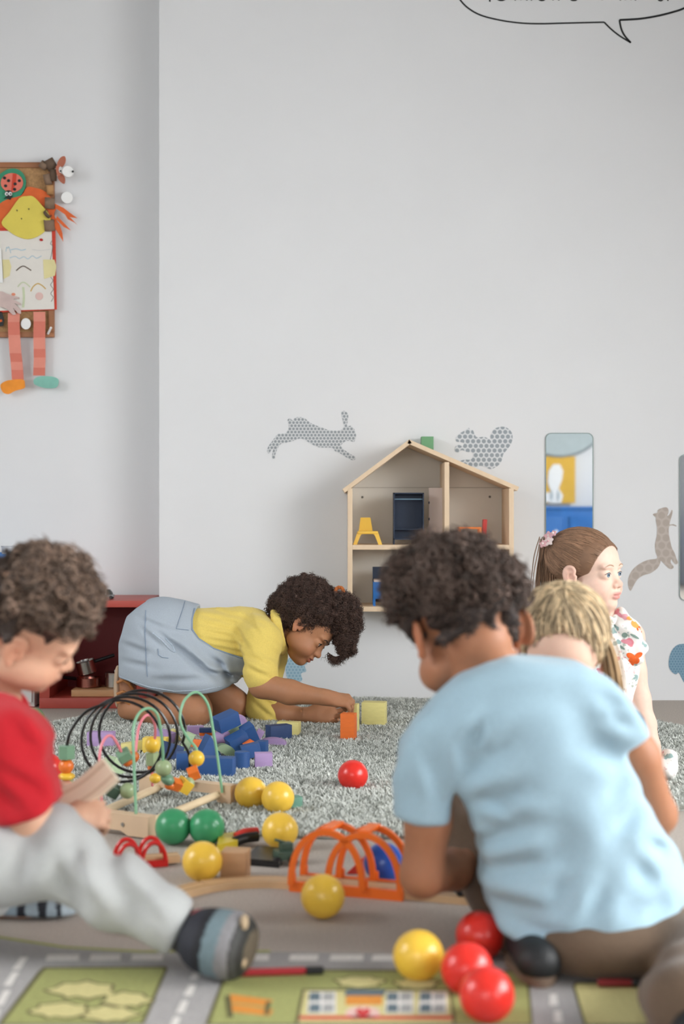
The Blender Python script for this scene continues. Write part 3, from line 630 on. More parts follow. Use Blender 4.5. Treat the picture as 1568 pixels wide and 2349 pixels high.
for side, x0, x1 in (('a', 22, 105), ('b', 400, 525)):
    flat('yellow_patch', [(x0, 1035), (x1-20, 1035), (x1, 1100), (x1-15, 1185), (x0+10, 1215)], Yb-0.008, paper(L(226, 216, 160), 'pale_yellow_paper_'+side), t)
def mark(pts, c, w, nm='drawn_line', par=t):
    pp = bez([q(x, y, Yb-0.0076) for x, y in pts], 6); mb = MB(); mb.strip(pp, w, 0.0006, up=(0, -1, 0)); obj(nm, mb, mat('crayon_%s' % nm, c, rough=0.8), par, smooth=False)
mark([(150, 1138), (190, 1105), (220, 1096), (250, 1110), (290, 1136)], L(96, 78, 62), 0.004, 'brown_arch')
mark([(285, 1330), (310, 1285), (350, 1258), (390, 1275), (425, 1308)], L(206, 170, 92), 0.004, 'ochre_arch')
mark([(165, 1288), (200, 1250), (235, 1252), (280, 1290)], L(196, 204, 170), 0.004, 'green_arch')
mark([(215, 1290), (222, 1380), (215, 1480)], L(200, 210, 176), 0.008, 'green_stem')
mark([(55, 960), (62, 920), (72, 930), (80, 915), (92, 945), (100, 975)], L(170, 196, 206), 0.0022, 'blue_writing')
mark([(100, 945), (150, 935), (200, 948), (240, 938)], L(176, 200, 210), 0.003, 'blue_writing'); mark([(300, 942), (380, 950), (470, 938)], L(190, 192, 190), 0.0012, 'pencil_writing')
mark([(90, 1020), (140, 1005), (180, 1025), (220, 1008), (260, 1028), (300, 1000), (340, 1022), (385, 1000)], L(178, 198, 206), 0.003, 'blue_writing')
mark([(480, 860), (470, 890), (488, 910), (478, 990), (468, 1050), (490, 1130), (470, 1190), (492, 1230), (470, 1270), (495, 1310), (472, 1350), (495, 1385), (475, 1425)], L(120, 110, 104), 0.002, 'zigzag_edge')
flat('pink_spot', circ(365, 1375, 36, 36), Yb-0.0078, paper(L(224, 190, 182), 'blush_paper'), t); flat('orange_spot', circ(125, 1358, 18, 14), Yb-0.0078, paper(L(232, 150, 120), 'peach_paper'), t)
flat('red_pin', circ(384, 852, 16, 12, 12), Yb-0.0078, paper(L(190, 40, 36), 'pin_red'), t, 0.004)
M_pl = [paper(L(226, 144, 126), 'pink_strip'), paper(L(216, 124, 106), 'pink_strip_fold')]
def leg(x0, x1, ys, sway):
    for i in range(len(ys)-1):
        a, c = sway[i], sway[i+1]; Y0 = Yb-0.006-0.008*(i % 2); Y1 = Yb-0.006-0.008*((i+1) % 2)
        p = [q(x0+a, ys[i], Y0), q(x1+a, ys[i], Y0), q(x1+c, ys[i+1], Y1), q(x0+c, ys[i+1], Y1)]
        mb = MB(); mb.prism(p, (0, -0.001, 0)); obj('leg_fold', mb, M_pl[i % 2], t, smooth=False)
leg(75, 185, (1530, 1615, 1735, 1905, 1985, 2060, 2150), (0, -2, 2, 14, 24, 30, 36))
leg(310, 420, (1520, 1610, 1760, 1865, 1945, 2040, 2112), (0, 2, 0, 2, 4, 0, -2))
flat('shoe', [(5, 2200), (50, 2165), (110, 2152), (215, 2150), (232, 2190), (225, 2230), (140, 2255), (80, 2285), (25, 2265)], Yb-0.014, paper(L(240, 150, 52), 'orange_shoe_paper', 0.12), t, 0.002, 3)
flat('shoe', [(315, 2150), (360, 2122), (470, 2120), (535, 2140), (545, 2180), (520, 2225), (430, 2230), (340, 2205), (315, 2185)], Yb-0.014, paper(L(132, 190, 174), 'teal_shoe_paper', 0.12), t, 0.002, 3)
t = thing('paper_chain_animal', 'brown paper chain animal with a white muzzle at the board corner', 'paper craft', q(500, 780, Yb))
M_br = [paper(L(136, 112, 92), 'brown_paper', 0.1), paper(L(104, 84, 68), 'dark_brown_paper', 0.1)]
def ring(cx, cy, rx, ry, m, tilt=0.0, nm='chain_ring'):
    """loop of paper strip, the band facing us: radius rx, band height 2*ry (drawing units)"""
    c = q(cx, cy, Yb-0.012); k = 1/4.05/F*NICHE; r, hgt = rx*k, ry*k; Rm = eul(18, math.degrees(tilt), 0); vs = []; fs = []; n = 28
    for i in range(n):
        a = 2*math.pi*i/n
        for zz in (-hgt, hgt): vs.append(c+Rm @ Vector((r*math.cos(a), r*0.85*math.sin(a), zz)))
    for i in range(n): j = (i+1) % n; fs.append((2*i, 2*j, 2*j+1, 2*i+1))
    o = obj(nm, MB().add(vs, fs), m, t); s_ = o.modifiers.new('solid', 'SOLIDIFY'); s_.thickness = 0.001
ring(470, 150, 48, 50, M_br[1], -0.5); ring(405, 160, 38, 30, M_br[0], 0.7); ring(495, 250, 32, 52, M_br[1], 0.1); ring(440, 290, 32, 48, M_br[0], -0.2)
ring(465, 385, 32, 42, paper(L(186, 140, 92), 'tan_paper')); ring(462, 510, 46, 48, M_br[0], 0.1); ring(458, 716, 48, 50, M_br[0], -0.05); ring(440, 612, 40, 16, M_br[1], 0.9)
flat('ear', [(530, 150), (560, 90), (600, 75), (612, 110), (595, 160), (555, 185)], Yb-0.03, paper(L(180, 108, 84), 'rust_paper'), t, 0.002, 3)
flat('ear', [(540, 250), (580, 240), (605, 280), (600, 330), (570, 320), (540, 285)], Yb-0.03, paper(L(170, 100, 78), 'rust_paper_b'), t, 0.002, 3)
flat('forehead', [(520, 170), (560, 160), (575, 200), (560, 250), (530, 250)], Yb-0.031, paper(L(196, 120, 96), 'rust_paper_c'), t, 0.002, 3)
flat('eye', circ(562, 200, 16, 30, 12), Yb-0.034, M_pwhite, t)
flat('pupil', circ(562, 212, 7, 8, 10), Yb-0.0365, M_ink, t)
mb = MB(); mb.cyl(q(630, 215, Yb-0.03), q(630, 215, Yb-0.05), 0.021, 0.019, n=24); obj('muzzle', mb, M_pwhite, t)
mb = MB(); mb.sphere(q(676, 216, Yb-0.052), 0.004, 12, 8); obj('nose', mb, M_ink, t)
mb = MB(); mb.cyl(q(622, 458, BY-0.002), q(622, 458, BY-0.03), 0.020, 0.020, n=24); tag(obj('white_paper_roll', mb, M_pwhite), 'short white paper roll on the wall right of the pinboard', 'paper craft')
mb = MB(); mb.prism([q(x, y, Yb-0.002) for x, y in circ(242, 1632, 46, 52)], (0, -0.004, 0)); o = obj('white_paper_disc', mb, M_pwhite, smooth=False); tag(o, 'round white paper disc between the pink paper legs', 'paper craft')
hand_pts = [(-40, 1330), (20, 1330), (60, 1350), (120, 1370), (180, 1385), (178, 1400), (120, 1400), (190, 1440), (192, 1460), (130, 1440), (195, 1500), (195, 1540), (170, 1535), (120, 1480), (150, 1545), (120, 1550), (60, 1490), (-40, 1460)]
mb = MB(); mb.prism([q(x, y, Yb-0.014) for x, y in hand_pts], (0, -0.0015, 0)); tag(obj('paper_hand', mb, paper(L(204, 182, 176), 'mauve_paper', 0.1), smooth=False), 'mauve paper hand cut-out overlapping the drawing', 'paper craft')
mb = MB(); mb.prism([q(x, y, Yb-0.0145) for x, y in ((-60, 930), (10, 930), (20, 1100), (28, 1250), (-60, 1250))], (0, -0.0015, 0)); tag(obj('paper_sheet', mb, M_pwhite, smooth=False), 'white paper sheet cut off by the left photo edge', 'paper craft')
mb = MB(); mb.prism([q(x, y, Yb-0.003) for x, y in ((-60, 1510), (20, 1520), (38, 1600), (30, 1650), (-60, 1665))], (0, -0.002, 0)); o = obj('black_paper_cutout', mb, M_ink, smooth=False); tag(o, 'black paper cut-out with an orange stripe at the left edge', 'paper craft')
mb = MB(); mb.prism([q(x, y, Yb-0.0055) for x, y in ((-30, 1600), (15, 1590), (22, 1610), (-30, 1625))], (0, -0.001, 0)); obj('orange_stripe', mb, M_opap, o, smooth=False)
mb = MB(); mb.cyl(q(445, 1725, BY-0.024), q(475, 1665, BY-0.05), 0.004, n=10, bevel=0.001); tag(obj('paper_stick', mb, M_pwhite), 'small white stick pinned at the board lower right corner', 'paper craft')
# ------------------------------------------------------------------ balls
def ballmat(name, c): return mat(name, c, rough=0.28, var=0.02, scale=30, sss=0.0, spec=0.5)
M_by, M_bg, M_brd, M_bb = ballmat('yellow_ball_plastic', L(240, 196, 70)), ballmat('green_ball_plastic', L(60, 150, 100)), ballmat('red_ball_plastic', L(222, 48, 38)), ballmat('blue_ball_plastic', L(36, 84, 176))
def ball(X, Y, m, label, r=0.035, z=None):
    z = r if z is None else z
    mb = MB(); mb.sphere((X, Y, z), r, 40, 24); mb.tube([(X+r*1.002*math.cos(a), Y+r*1.002*math.sin(a)*0.6, z+r*1.002*math.sin(a)*0.8) for a in [2*math.pi*i/40 for i in range(40)]], 0.0003, n=4, closed=True)
    o = obj('plastic_ball', mb, m, None, 'all'); tag(o, label, 'ball', 'plastic play balls'); return o
def bpx(px, py, z=0.035): Y = F*(EYE-z)/(py-1174.5); return (px-784)/F*Y, Y
RUGZ = 0.039
def rb(px, py, m, lab, z=0.035): x, y = bpx(px, py, z); return ball(x, y, m, lab, z=z)
rb(809, 1778, M_brd, 'red plastic ball alone on the grey rug', RUGZ)
rb(575, 1819, M_by, 'yellow ball touching the bead maze block on the rug', RUGZ)
rb(637, 1830, M_by, 'yellow ball right of the one touching the bead maze', RUGZ)
rb(642, 1905, M_by, 'yellow ball at the rug front edge, behind the green toy', 0.035)
rb(464, 1976, M_by, 'yellow ball beside the plain wooden cube', 0.035)
rb(740, 2056, M_by, 'yellow ball in front of the orange bridge', 0.035)
ball(0.106, 1.972, M_by, 'yellow ball in front, left of the three red balls')
rb(1100, 2146, M_brd, 'rearmost of the three clustered red balls, by the blue shirt')
ball(0.168, 1.915, M_brd, 'middle of the three clustered red balls, touching the yellow')
rb(1116, 2282, M_brd, 'front red ball at the bottom of the photo')
rb(397, 1896, M_bg, 'left one of the two green balls at the bead maze', 0.035)
rb(474, 1897, M_bg, 'right one of the two green balls at the bead maze', 0.035)
rb(76, 1650, M_bg, 'green ball on the floor before the cabinets at left', 0.035)
rb(110, 1762, M_brd, 'red orange ball on the rug beside the red sleeve', RUGZ)
rb(880, 1979, M_bb, 'blue ball behind the orange bridge', 0.035)

# ------------------------------------------------------------------ building blocks
def pw(name, c): return mat(name, c, rough=0.55, var=0.05, scale=40, stretch=(1, 1, 3), bump=0.05, bscale=120)
WB = dict(blue=pw('blue_stained_wood', L(42, 82, 138)), lilac=pw('lilac_stained_wood', L(178, 150, 196)), green=pw('pale_green_stained_wood', L(176, 198, 158)),
          sage=pw('sage_stained_wood', L(134, 154, 120)), yellow=pw('pale_yellow_stained_wood', L(226, 214, 140)), orange=pw('orange_stained_wood', L(238, 118, 44)),
          navy=pw('dark_blue_stained_wood', L(36, 62, 108)), gold=pw('yellow_stained_wood', L(240, 208, 96)), teal=pw('teal_stained_wood', L(110, 158, 140)))
SURF = 0.014
def block(kind, col, px, py, dims, rot, label, z=None, base=SURF):
    """centre seen at px,py at height z; dims metres"""
    R = eul(*rot); dx, dy, dz = dims
    ext = sum(abs(R[2][i])*dims[i]/2 for i in range(3))
    z = base+ext if z is None else z
    Y = F*(EYE-z)/(py-1174.5); c = Vector(((px-784)/F*Y, Y, z)); mb = MB()
    if kind == 'box': mb.box((0, 0, 0), dims, bevel=0.0015)
    elif kind == 'cyl': mb.cyl((0, 0, -dz/2), (0, 0, dz/2), dx/2, n=28, bevel=0.0015)
    elif kind == 'tri': mb.prism([(-dx/2, -dy/2, -dz/2), (dx/2, -dy/2, -dz/2), (0, -dy/2, dz/2)], (0, dy, 0))
    elif kind == 'half': mb.prism([(dx/2*math.cos(a), -dy/2, -dz/2+dz*math.sin(a)) for a in [math.pi*i/16 for i in range(17)]], (0, dy, 0))
    elif kind == 'arch':
        o = [(dx/2*1.0, -dz/2), (dx/2, dz/2), (-dx/2, dz/2), (-dx/2, -dz/2)]; r = min(dx*0.32, dz*0.75)
        pts = [(dx/2, -dz/2), (dx/2, dz/2), (-dx/2, dz/2), (-dx/2, -dz/2)]+[(-r*math.cos(a), -dz/2+r*math.sin(a)) for a in [math.pi*i/12 for i in range(13)]]
        mb.prism([(x, -dy/2, zz) for x, zz in pts], (0, dy, 0))
    mb.v = [tuple(R @ Vector(v)+c) for v in mb.v]
    o = obj('building_block', mb, WB[col], None, smooth=(kind in ('cyl', 'box', 'half'))); tag(o, label, 'building block', 'coloured wooden building blocks'); return o
c2 = lambda x, y: (220+x/2.306, 1280+y/2.306)
def blk(kind, col, x, y, dims, rot, label, z=None): px, py = c2(x, y); return block(kind, col, px, py, dims, rot, label, z)
blk('box', 'blue', 688, 862, (0.062, 0.042, 0.038), (8, -18, 32), 'blue block on top of the block pile', 0.092)
blk('half', 'lilac', 764, 866, (0.05, 0.02, 0.03), (0, 60, -10), 'lilac half round block behind the topmost blue block', 0.08)
blk('box', 'green', 726, 912, (0.05, 0.035, 0.022), (0, -30, 20), 'pale green slab under the topmost blue block', 0.058)
blk('box', 'blue', 812, 933, (0.034, 0.030, 0.058), (20, -28, 20), 'blue block leaning at the right of the pile top', 0.055)
blk('box', 'blue', 748, 972, (0.054, 0.038, 0.040), (12, -24, 24), 'wide blue block in the middle of the pile', 0.042)
blk('box', 'blue', 818, 1018, (0.048, 0.035, 0.034), (0, -12, 10), 'blue block under the leaning blue block')
blk('box', 'blue', 878, 999, (0.027, 0.03, 0.033), (0, 0, -12), 'small blue cube at the right end of the pile', 0.034)
blk('box', 'lilac', 885, 1065, (0.044, 0.03, 0.034), (0, 0, 6), 'lilac block in front right of the pile')
blk('half', 'lilac', 932, 968, (0.078, 0.03, 0.018), (0, 0, -4), 'flat lilac half round block right of the pile')
blk('tri', 'orange', 816, 972, (0.04, 0.025, 0.012), (0, 0, 10), 'orange triangle wedged between blue blocks', 0.046)
blk('tri', 'orange', 712, 990, (0.03, 0.025, 0.022), (0, 30, 0), 'orange triangle left of the wide blue block', 0.03)
blk('cyl', 'lilac', 668, 950, (0.034, 0.034, 0.034), (80, 0, 60), 'lilac cylinder lying in the middle of the pile', 0.045)
blk('tri', 'blue', 592, 992, (0.064, 0.04, 0.058), (0, 0, 25), 'blue triangular block left of the pile middle', 0.043)
blk('half', 'sage', 692, 1016, (0.060, 0.03, 0.026), (0, 34, 20), 'sage half round block in front of the wide blue block', 0.03)
blk('cyl', 'blue', 773, 1066, (0.038, 0.038, 0.040), (0, 0, 0), 'blue cylinder standing in front of the pile')
blk('box', 'blue', 637, 1098, (0.088, 0.04, 0.042), (0, 0, -8), 'long blue block at the front of the pile')
blk('box', 'blue', 468, 1072, (0.040, 0.04, 0.042), (0, 0, 8), 'blue block left of the long front block')
blk('box', 'navy', 966, 918, (0.066, 0.036, 0.038), (0, 0, 28), 'blue block before the pale yellow block near the hand')
blk('box', 'yellow', 1020, 898, (0.064, 0.032, 0.036), (0, 0, -12), 'pale yellow block beside the open hand')
blk('arch', 'lilac', 526, 922, (0.044, 0.03, 0.034), (0, 0, 10), 'lilac arch block behind the green wire loop', 0.046)
blk('tri', 'yellow', 408, 928, (0.056, 0.03, 0.026), (0, 20, 24), 'pale yellow triangle left of the lilac arch', 0.034)
blk('arch', 'lilac', 362, 946, (0.052, 0.03, 0.034), (0, 12, -20), 'lilac arch block behind the black wire coils', 0.03)
blk('box', 'green', 478, 985, (0.024, 0.024, 0.062), (0, 24, 0), 'pale green stick leaning at the pile left side', 0.042)
blk('box', 'navy', 398, 1022, (0.048, 0.04, 0.04), (0, 20, 30), 'dark blue block seen through the wire coils', 0.034)
blk('box', 'gold', 316, 988, (0.064, 0.032, 0.040), (0, 0, -8), 'yellow block behind the bead maze beads', 0.034)
blk('box', 'yellow', 196, 996, (0.062, 0.03, 0.024), (0, -8, 8), 'pale yellow slab left of the yellow block', 0.026)
blk('tri', 'green', 82, 1096, (0.054, 0.05, 0.046), (0, 0, 38), 'pale green triangular block under the pink wire', 0.034)
blk('box', 'lilac', 28, 955, (0.072, 0.034, 0.038), (0, 0, -4), 'lilac block alone behind the black wire coils')
blk('box', 'orange', 580, 926, (0.034, 0.02, 0.012), (0, 0, 10), 'orange slab behind the lilac arch', 0.05)
blk('box', 'navy', 580, 910, (0.034, 0.02, 0.012), (0, 0, 4), 'dark blue slab lying on the orange slab', 0.062)
blk('box', 'orange', 520, 978, (0.04, 0.02, 0.02), (0, 10, 30), 'orange block under the blue triangular block', 0.034)
blk('box', 'lilac', 860, 938, (0.02, 0.03, 0.03), (0, 30, 0), 'lilac block half hidden behind the leaning blue block', 0.04)
block('box', 'yellow', 858, 1635, (0.070, 0.05, 0.066), (0, 0, -10), 'large pale yellow cube right of the reaching hand')
block('box', 'orange', 799, 1666, (0.040, 0.034, 0.074), (0, 0, -14), 'upright orange block under the fingertips', base=0.010)
block('box', 'yellow', 815, 1646, (0.016, 0.03, 0.080), (0, 0, -14), 'upright pale yellow slab behind the orange block')
block('box', 'lilac', 812, 1664, (0.010, 0.03, 0.046), (0, 0, -14), 'thin lilac slab between orange block and yellow slab')
block('box', 'teal', 676, 1838, (0.026, 0.03, 0.022), (0, 0, 20), 'small teal block right of the yellow balls')
M_beech = wood('beech_wood', L(196, 152, 110), stretch=(0.6, 3, 3))
Yc = F*(EYE-0.028)/(1984-1174.5)
mb = MB(); mb.box(((538-784)/F*Yc, Yc+0.02, 0.025), (0.046, 0.046, 0.050), rotz(-0.12), bevel=0.0015); tag(obj('wooden_cube', mb, M_beech), 'plain beech wooden cube beside the yellow ball', 'building block')

# ------------------------------------------------------------------ bead maze
M_mz = wood('maze_light_wood', L(224, 194, 160), stretch=(1, 1, 1), var=0.06)
M_mzend = wood('maze_end_grain', L(176, 150, 112), stretch=(1, 1, 1))
M_dow = wood('maze_dowel', L(228, 206, 170), stretch=(1, 1, 1), var=0.05)
rt = thing('bead_maze', 'wooden bead maze with black coil, pink and green wires', 'bead maze', (-0.39, 3.0, 0))
def endblock(a, c, th, h, foot, z0, nt=0.5):
    """bridge shaped end block from a to c (ground points), trapezoid cut at the bottom"""
    a, c = Vector(a), Vector(c); d = (c-a); Ln = d.length; d.normalize(); nrm = Vector((-d.y, d.x, 0))
    pr = [(0, 0), (foot, 0), (foot+0.018, h*nt), (Ln-foot-0.018, h*nt), (Ln-foot, 0), (Ln, 0), (Ln, h), (0, h)]
    mb = MB(); mb.prism([a+d*u+Vector((0, 0, z0+v))-nrm*th/2 for u, v in pr], nrm*th); return mb
A0, A1 = Vector((-0.378, 2.83, 0)), Vector((-0.56, 2.93, 0))
B0, B1 = Vector((-0.236, 3.105, 0)), Vector((-0.452, 3.225, 0))
obj('end_block', endblock(A0, A1, 0.026, 0.042, 0.05, 0.003, 0.2), M_mz, rt, smooth=False)
obj('end_block', endblock(B0, B1, 0.026, 0.042, 0.03, 0.012), M_mz, rt, smooth=False)
for u in (0.14, 0.80):
    a = A0.lerp(A1, u)+Vector((0, 0, 0.022)); c = B0.lerp(B1, u)+Vector((0, 0, 0.032)); mb = MB(); mb.cyl(a, c, 0.0085, n=16); obj('dowel', mb, M_dow, rt)
d_ = (A1-A0).normalized(); n_ = Vector((-d_.y, d_.x, 0)); n_ = n_ if n_.y < 0 else -n_
sc_ = A0.lerp(A1, 0.30)+Vector((0, 0, 0.024))+n_*0.013; mb = MB(); mb.cyl(sc_, sc_+n_*0.002, 0.0045, n=14, bevel=0.0008); obj('screw_head', mb, M_steel, rt)
def w6(x, y, Y): return P(100+x/3.409, 1500+y/3.409, Y)
M_wbk, M_wgr, M_wpk = plast('black_coated_wire', L(22, 21, 22), 0.25), plast('green_coated_wire', L(132, 184, 146), 0.35), plast('pink_coated_wire', L(238, 140, 150), 0.35)
# black coil: start in the front block, helix backwards, end in the rear block
hel = []
C0, C1 = w6(560, 700, 2.93), w6(815, 575, 3.13); turns = 4.0; r0 = 0.087
ax = (C1-C0)
for i in range(161):
    t = i/160; ang = math.radians(178)-2*math.pi*turns*t  # starts at the left
    c = C0+ax*t; hel.append(c+Vector((r0*math.cos(ang)*1.02, 0.0, r0*math.sin(ang))))
st = A0.lerp(A1, 0.92)+Vector((0, 0, 0.04)); sp = w6(180, 1010, 2.90)
en = B0.lerp(B1, 0.42)+Vector((0, 0, 0.05))
pre = bez([w6(176, 1180, 2.90), w6(178, 1010, 2.90), w6(178, 760, 2.90), w6(215, 600, 2.90), w6(330, 455, 2.91), w6(470, 395, 2.92)], 8)
# the coil's first top point onwards
k0 = next(i for i, p in enumerate(hel) if i > 3 and p.x > w6(520, 0, 2.93).x)
hel2 = hel[k0:]
kend = max(i for i in range(len(hel2)) if abs(hel2[i].x-max(p.x for p in hel2)) < 0.01)
post = bez([hel2[kend], w6(1138, 800, 3.12), w6(1136, 1000, 3.13), Vector((w6(1136, 1000, 3.13).x, 3.14, 0.05))], 6)[1:]
mb = MB(); mb.tube(pre+hel2[:kend+1]+post, 0.0031, n=8); obj('coil_wire', mb, M_wbk, rt)
gw = [w6(1395, 1085, 3.1), w6(1365, 850, 3.1), w6(1325, 600, 3.1), w6(1285, 400, 3.1), w6(1200, 300, 3.09), w6(1110, 350, 3.08), w6(1068, 460, 3.07), w6(1075, 560, 3.06), w6(1130, 660, 3.05), w6(1195, 745, 3.04), w6(1198, 840, 3.03), w6(1178, 940, 3.02), w6(1120, 1020, 3.0), w6(1030, 1030, 2.98), w6(965, 985, 2.96), w6(935, 890, 2.95), w6(932, 760, 2.94), w6(910, 560, 2.92), w6(880, 460, 2.91), w6(820, 425, 2.90), w6(750, 460, 2.89), w6(705, 560, 2.88), w6(700, 700, 2.87), w6(712, 1000, 2.86), w6(724, 1290, 2.85)]
mb = MB(); mb.tube(bez(gw, 6), 0.0030, n=8); obj('green_wire', mb, M_wgr, rt)
pkw = [w6(458, 1250, 2.88), w6(448, 1050, 2.88), w6(436, 840, 2.89), w6(450, 720, 2.90), w6(490, 650, 2.91), w6(535, 645, 2.92), w6(580, 710, 2.93), w6(615, 780, 2.94), w6(660, 830, 2.96), w6(710, 800, 2.98), w6(725, 700, 3.0), w6(745, 570, 3.02), w6(790, 490, 3.04), w6(835, 485, 3.06), w6(868, 550, 3.08), w6(872, 640, 3.1), w6(855, 720, 3.11), w6(848, 830, 3.12), w6(846, 930, 3.13), w6(850, 1030, 3.15)]
mb = MB(); mb.tube(bez(pkw, 6), 0.0030, n=8); obj('pink_wire', mb, M_wpk, rt)
def bd(n, c): return mat(n, c, rough=0.3, var=0.03, scale=30)
MBD = dict(sage=bd('bead_sage', L(160, 178, 134)), teal=bd('bead_green', L(118, 156, 126)), dark=bd('bead_dark_green', L(74, 100, 84)), orange=bd('bead_orange', L(234, 120, 44)), yellow=bd('bead_yellow', L(240, 196, 64)), wood=bd('bead_pink_wood', L(216, 158, 134)))
def bead(kind, col, x, y, Y, r, h=None, rot=(0, 0, 0)):
    c = w6(x, y, Y); R = eul(*rot); mb = MB(); r = r/3.409*Y/F
    if kind == 'ball': mb.sphere(c, r, 24, 14)
    elif kind == 'hex': h = h/3.409*Y/F; a = R @ Vector((0, 0, h/2)); mb.cyl(c-a, c+a, r, n=6, bevel=0.001)
    elif kind == 'disc': h = h/3.409*Y/F; mb.sphere(c, (r, r, h), 24, 14, R)
    elif kind == 'cube': mb.box(c, (r*1.7, r*1.7, r*1.7), R, bevel=0.001)
    obj('bead', mb, MBD[col], rt, smooth=(kind != 'hex'))
bead('hex', 'teal', 180, 768, 2.90, 70, 105); bead('ball', 'orange', 176, 878, 2.90, 60); bead('disc', 'yellow', 180, 957, 2.90, 66, 32); bead('disc', 'wood', 170, 1020, 2.90, 54, 34); bead('disc', 'sage', 200, 1010, 2.91, 40, 34)
bead('hex', 'teal', 632, 795, 2.945, 62, 100, (10, 60, 20)); bead('ball', 'orange', 700, 806, 2.975, 48); bead('ball', 'orange', 655, 836, 2.97, 46)
bead('disc', 'yellow', 848, 710, 3.11, 58, 66); bead('hex', 'sage', 850, 820, 3.12, 56, 100); bead('ball', 'orange', 846, 890, 3.125, 34); bead('disc', 'yellow', 872, 972, 3.13, 46, 40)
bead('ball', 'yellow', 1195, 818, 3.035, 63); bead('hex', 'orange', 1172, 934, 3.02, 62, 86, (0, 70, 10))
bead('ball', 'sage', 936, 892, 2.95, 66); bead('disc', 'teal', 968, 980, 2.962, 58, 44, (0, 35, 0)); bead('cube', 'orange', 1036, 1022, 2.98, 44, None, (30, 20, 30)); bead('cube', 'yellow', 1098, 1028, 2.995, 58, None, (20, 30, 40)); bead('ball', 'sage', 1135, 1010, 3.005, 46)
bead('disc', 'orange', 985, 1030, 2.97, 40, 34)
bead('cube', 'dark', 545, 1070, 2.95, 52, None, (20, 30, 25)); bead('ball', 'sage', 655, 1070, 2.95, 62)

# ------------------------------------------------------------------ wooden railway, orange bridge
M_track = wood('track_wood', L(212, 176, 134), stretch=(1, 1, 1), var=0.07)
M_groove = wood('track_groove', L(176, 138, 98), stretch=(1, 1, 1))
def track(label, pts, w=0.040, th=0.012, z=0.0):
    pts = [Vector((p.x, p.y, z)) for p in pts]
    mb = MB(); mb.strip(pts, w, th); o = obj('toy_track', mb, M_track, None, smooth=True); tag(o, label, 'toy track', 'wooden railway pieces')
    for s in (-1, 1):
        qs = []
        for i, p in enumerate(pts):
            d = (pts[min(i+1, len(pts)-1)]-pts[max(i-1, 0)]).normalized(); n = Vector((-d.y, d.x, 0)); qs.append(p+n*s*0.011+Vector((0, 0, th-0.0002)))
        mb = MB(); mb.strip(qs, 0.005, 0.0005); obj('groove', mb, M_groove, o, smooth=False)
bL = Vector((-0.0889, 2.436, 0)); bR = Vector((0.0989, 2.373, 0)); bd_ = (bR-bL).normalized(); bn = Vector((-bd_.y, bd_.x, 0)); bc = (bL+bR)/2+bn*0.032
lt = [bL+bn*0.032-bd_*0.002, G(610, 2031), G(530, 2034), G(470, 2042), G(415, 2056), G(370, 2076)]
track('curved wooden track running left from the orange bridge', bez([Vector((p.x, p.y, 0)) for p in lt[:4]], 8))
track('curved wooden track behind the grey trouser cuff', bez([Vector((p.x, p.y, 0)) for p in (lt[3]+Vector((-0.002, -0.002, 0)), lt[4], lt[5])], 8))
rtp = [bR+bn*0.032+bd_*0.002, bR+bn*0.032+bd_*0.16]
track('straight wooden track right of the orange bridge', rtp)
track('straight wooden track under the orange bridge', [bL+bn*0.032+bd_*0.001, bR+bn*0.032-bd_*0.001], z=0.004)
M_or = plast('orange_bridge_plastic', L(240, 112, 34), 0.35)
rt = thing('toy_bridge', 'orange plastic bridge with interlaced arches over the track', 'toy bridge', bc)
Ln = (bR-bL).length
def arch_side(off):
    o = bn*off
    def pt(u, z): return bL+o+bd_*u+Vector((0, 0, z))
    half = 0.064; hgt = 0.106
    for c in (0.066, Ln-0.066):
        outer = [pt(c-half*math.cos(a), 0.012+(hgt-0.012)*math.sin(a)**0.85) for a in [math.pi*i/28 for i in range(29)]]
        mb = MB(); mb.strip(outer, 0.007, 0.009, up=bn) if False else None
        # arch band: square section following the arc in the bridge plane
        vs = []; fs = []
        for i, p in enumerate(outer):
            a = math.pi*i/28; nx, nz = -math.cos(a), math.sin(a); nr = (bd_*nx+Vector((0, 0, nz))).normalized()
            for du, dv in ((-0.0052, -0.004), (0.0052, -0.004), (0.0052, 0.004), (-0.0052, 0.004)): vs.append(p+nr*du+bn*dv)
        for i in range(28):
            for k in range(4): l = (k+1) % 4; fs.append((i*4+k, (i+1)*4+k, (i+1)*4+l, i*4+l))
        fs += [(0, 1, 2, 3), (115, 114, 113, 112)]
        obj('arch', MB().add(vs, fs), M_or, rt)
    mb = MB(); mb.prism([pt(-0.002, 0), pt(Ln+0.002, 0), pt(Ln+0.002, 0.017), pt(-0.002, 0.017)], bn*0.008); obj('base_rail', mb, M_or, rt, smooth=False)
    for u in (0.0, Ln*0.345, Ln*0.655, Ln-0.008):
        mb = MB(); mb.prism([pt(u, 0.015), pt(u+0.008, 0.015), pt(u+0.008, 0.030), pt(u, 0.030)], bn*0.008); obj('post', mb, M_or, rt, smooth=False)
arch_side(0.0); arch_side(0.060)
for c in (0.066, Ln-0.066):
    mb = MB(); a = bL+bd_*c+Vector((0, 0, 0.108)); mb.prism([a-bd_*0.010, a+bd_*0.010, a+bd_*0.010+bn*0.064, a-bd_*0.010+bn*0.064], (0, 0, 0.005)); obj('cross_tie', mb, M_or, rt, smooth=False)
t = thing('toy_train', 'small teal and black toy train on the straight track', 'toy train', bR+bn*0.032+bd_*0.10+Vector((0, 0, 0.012)))
tc0 = bR+bn*0.032+bd_*0.112; ang = math.atan2(bd_.y, bd_.x)
mb = MB(); mb.box(tc0+Vector((0, 0, 0.026)), (0.055, 0.028, 0.018), rotz(ang), bevel=0.003); obj('body', mb, plast('teal_train_plastic', L(24, 120, 140)), t)
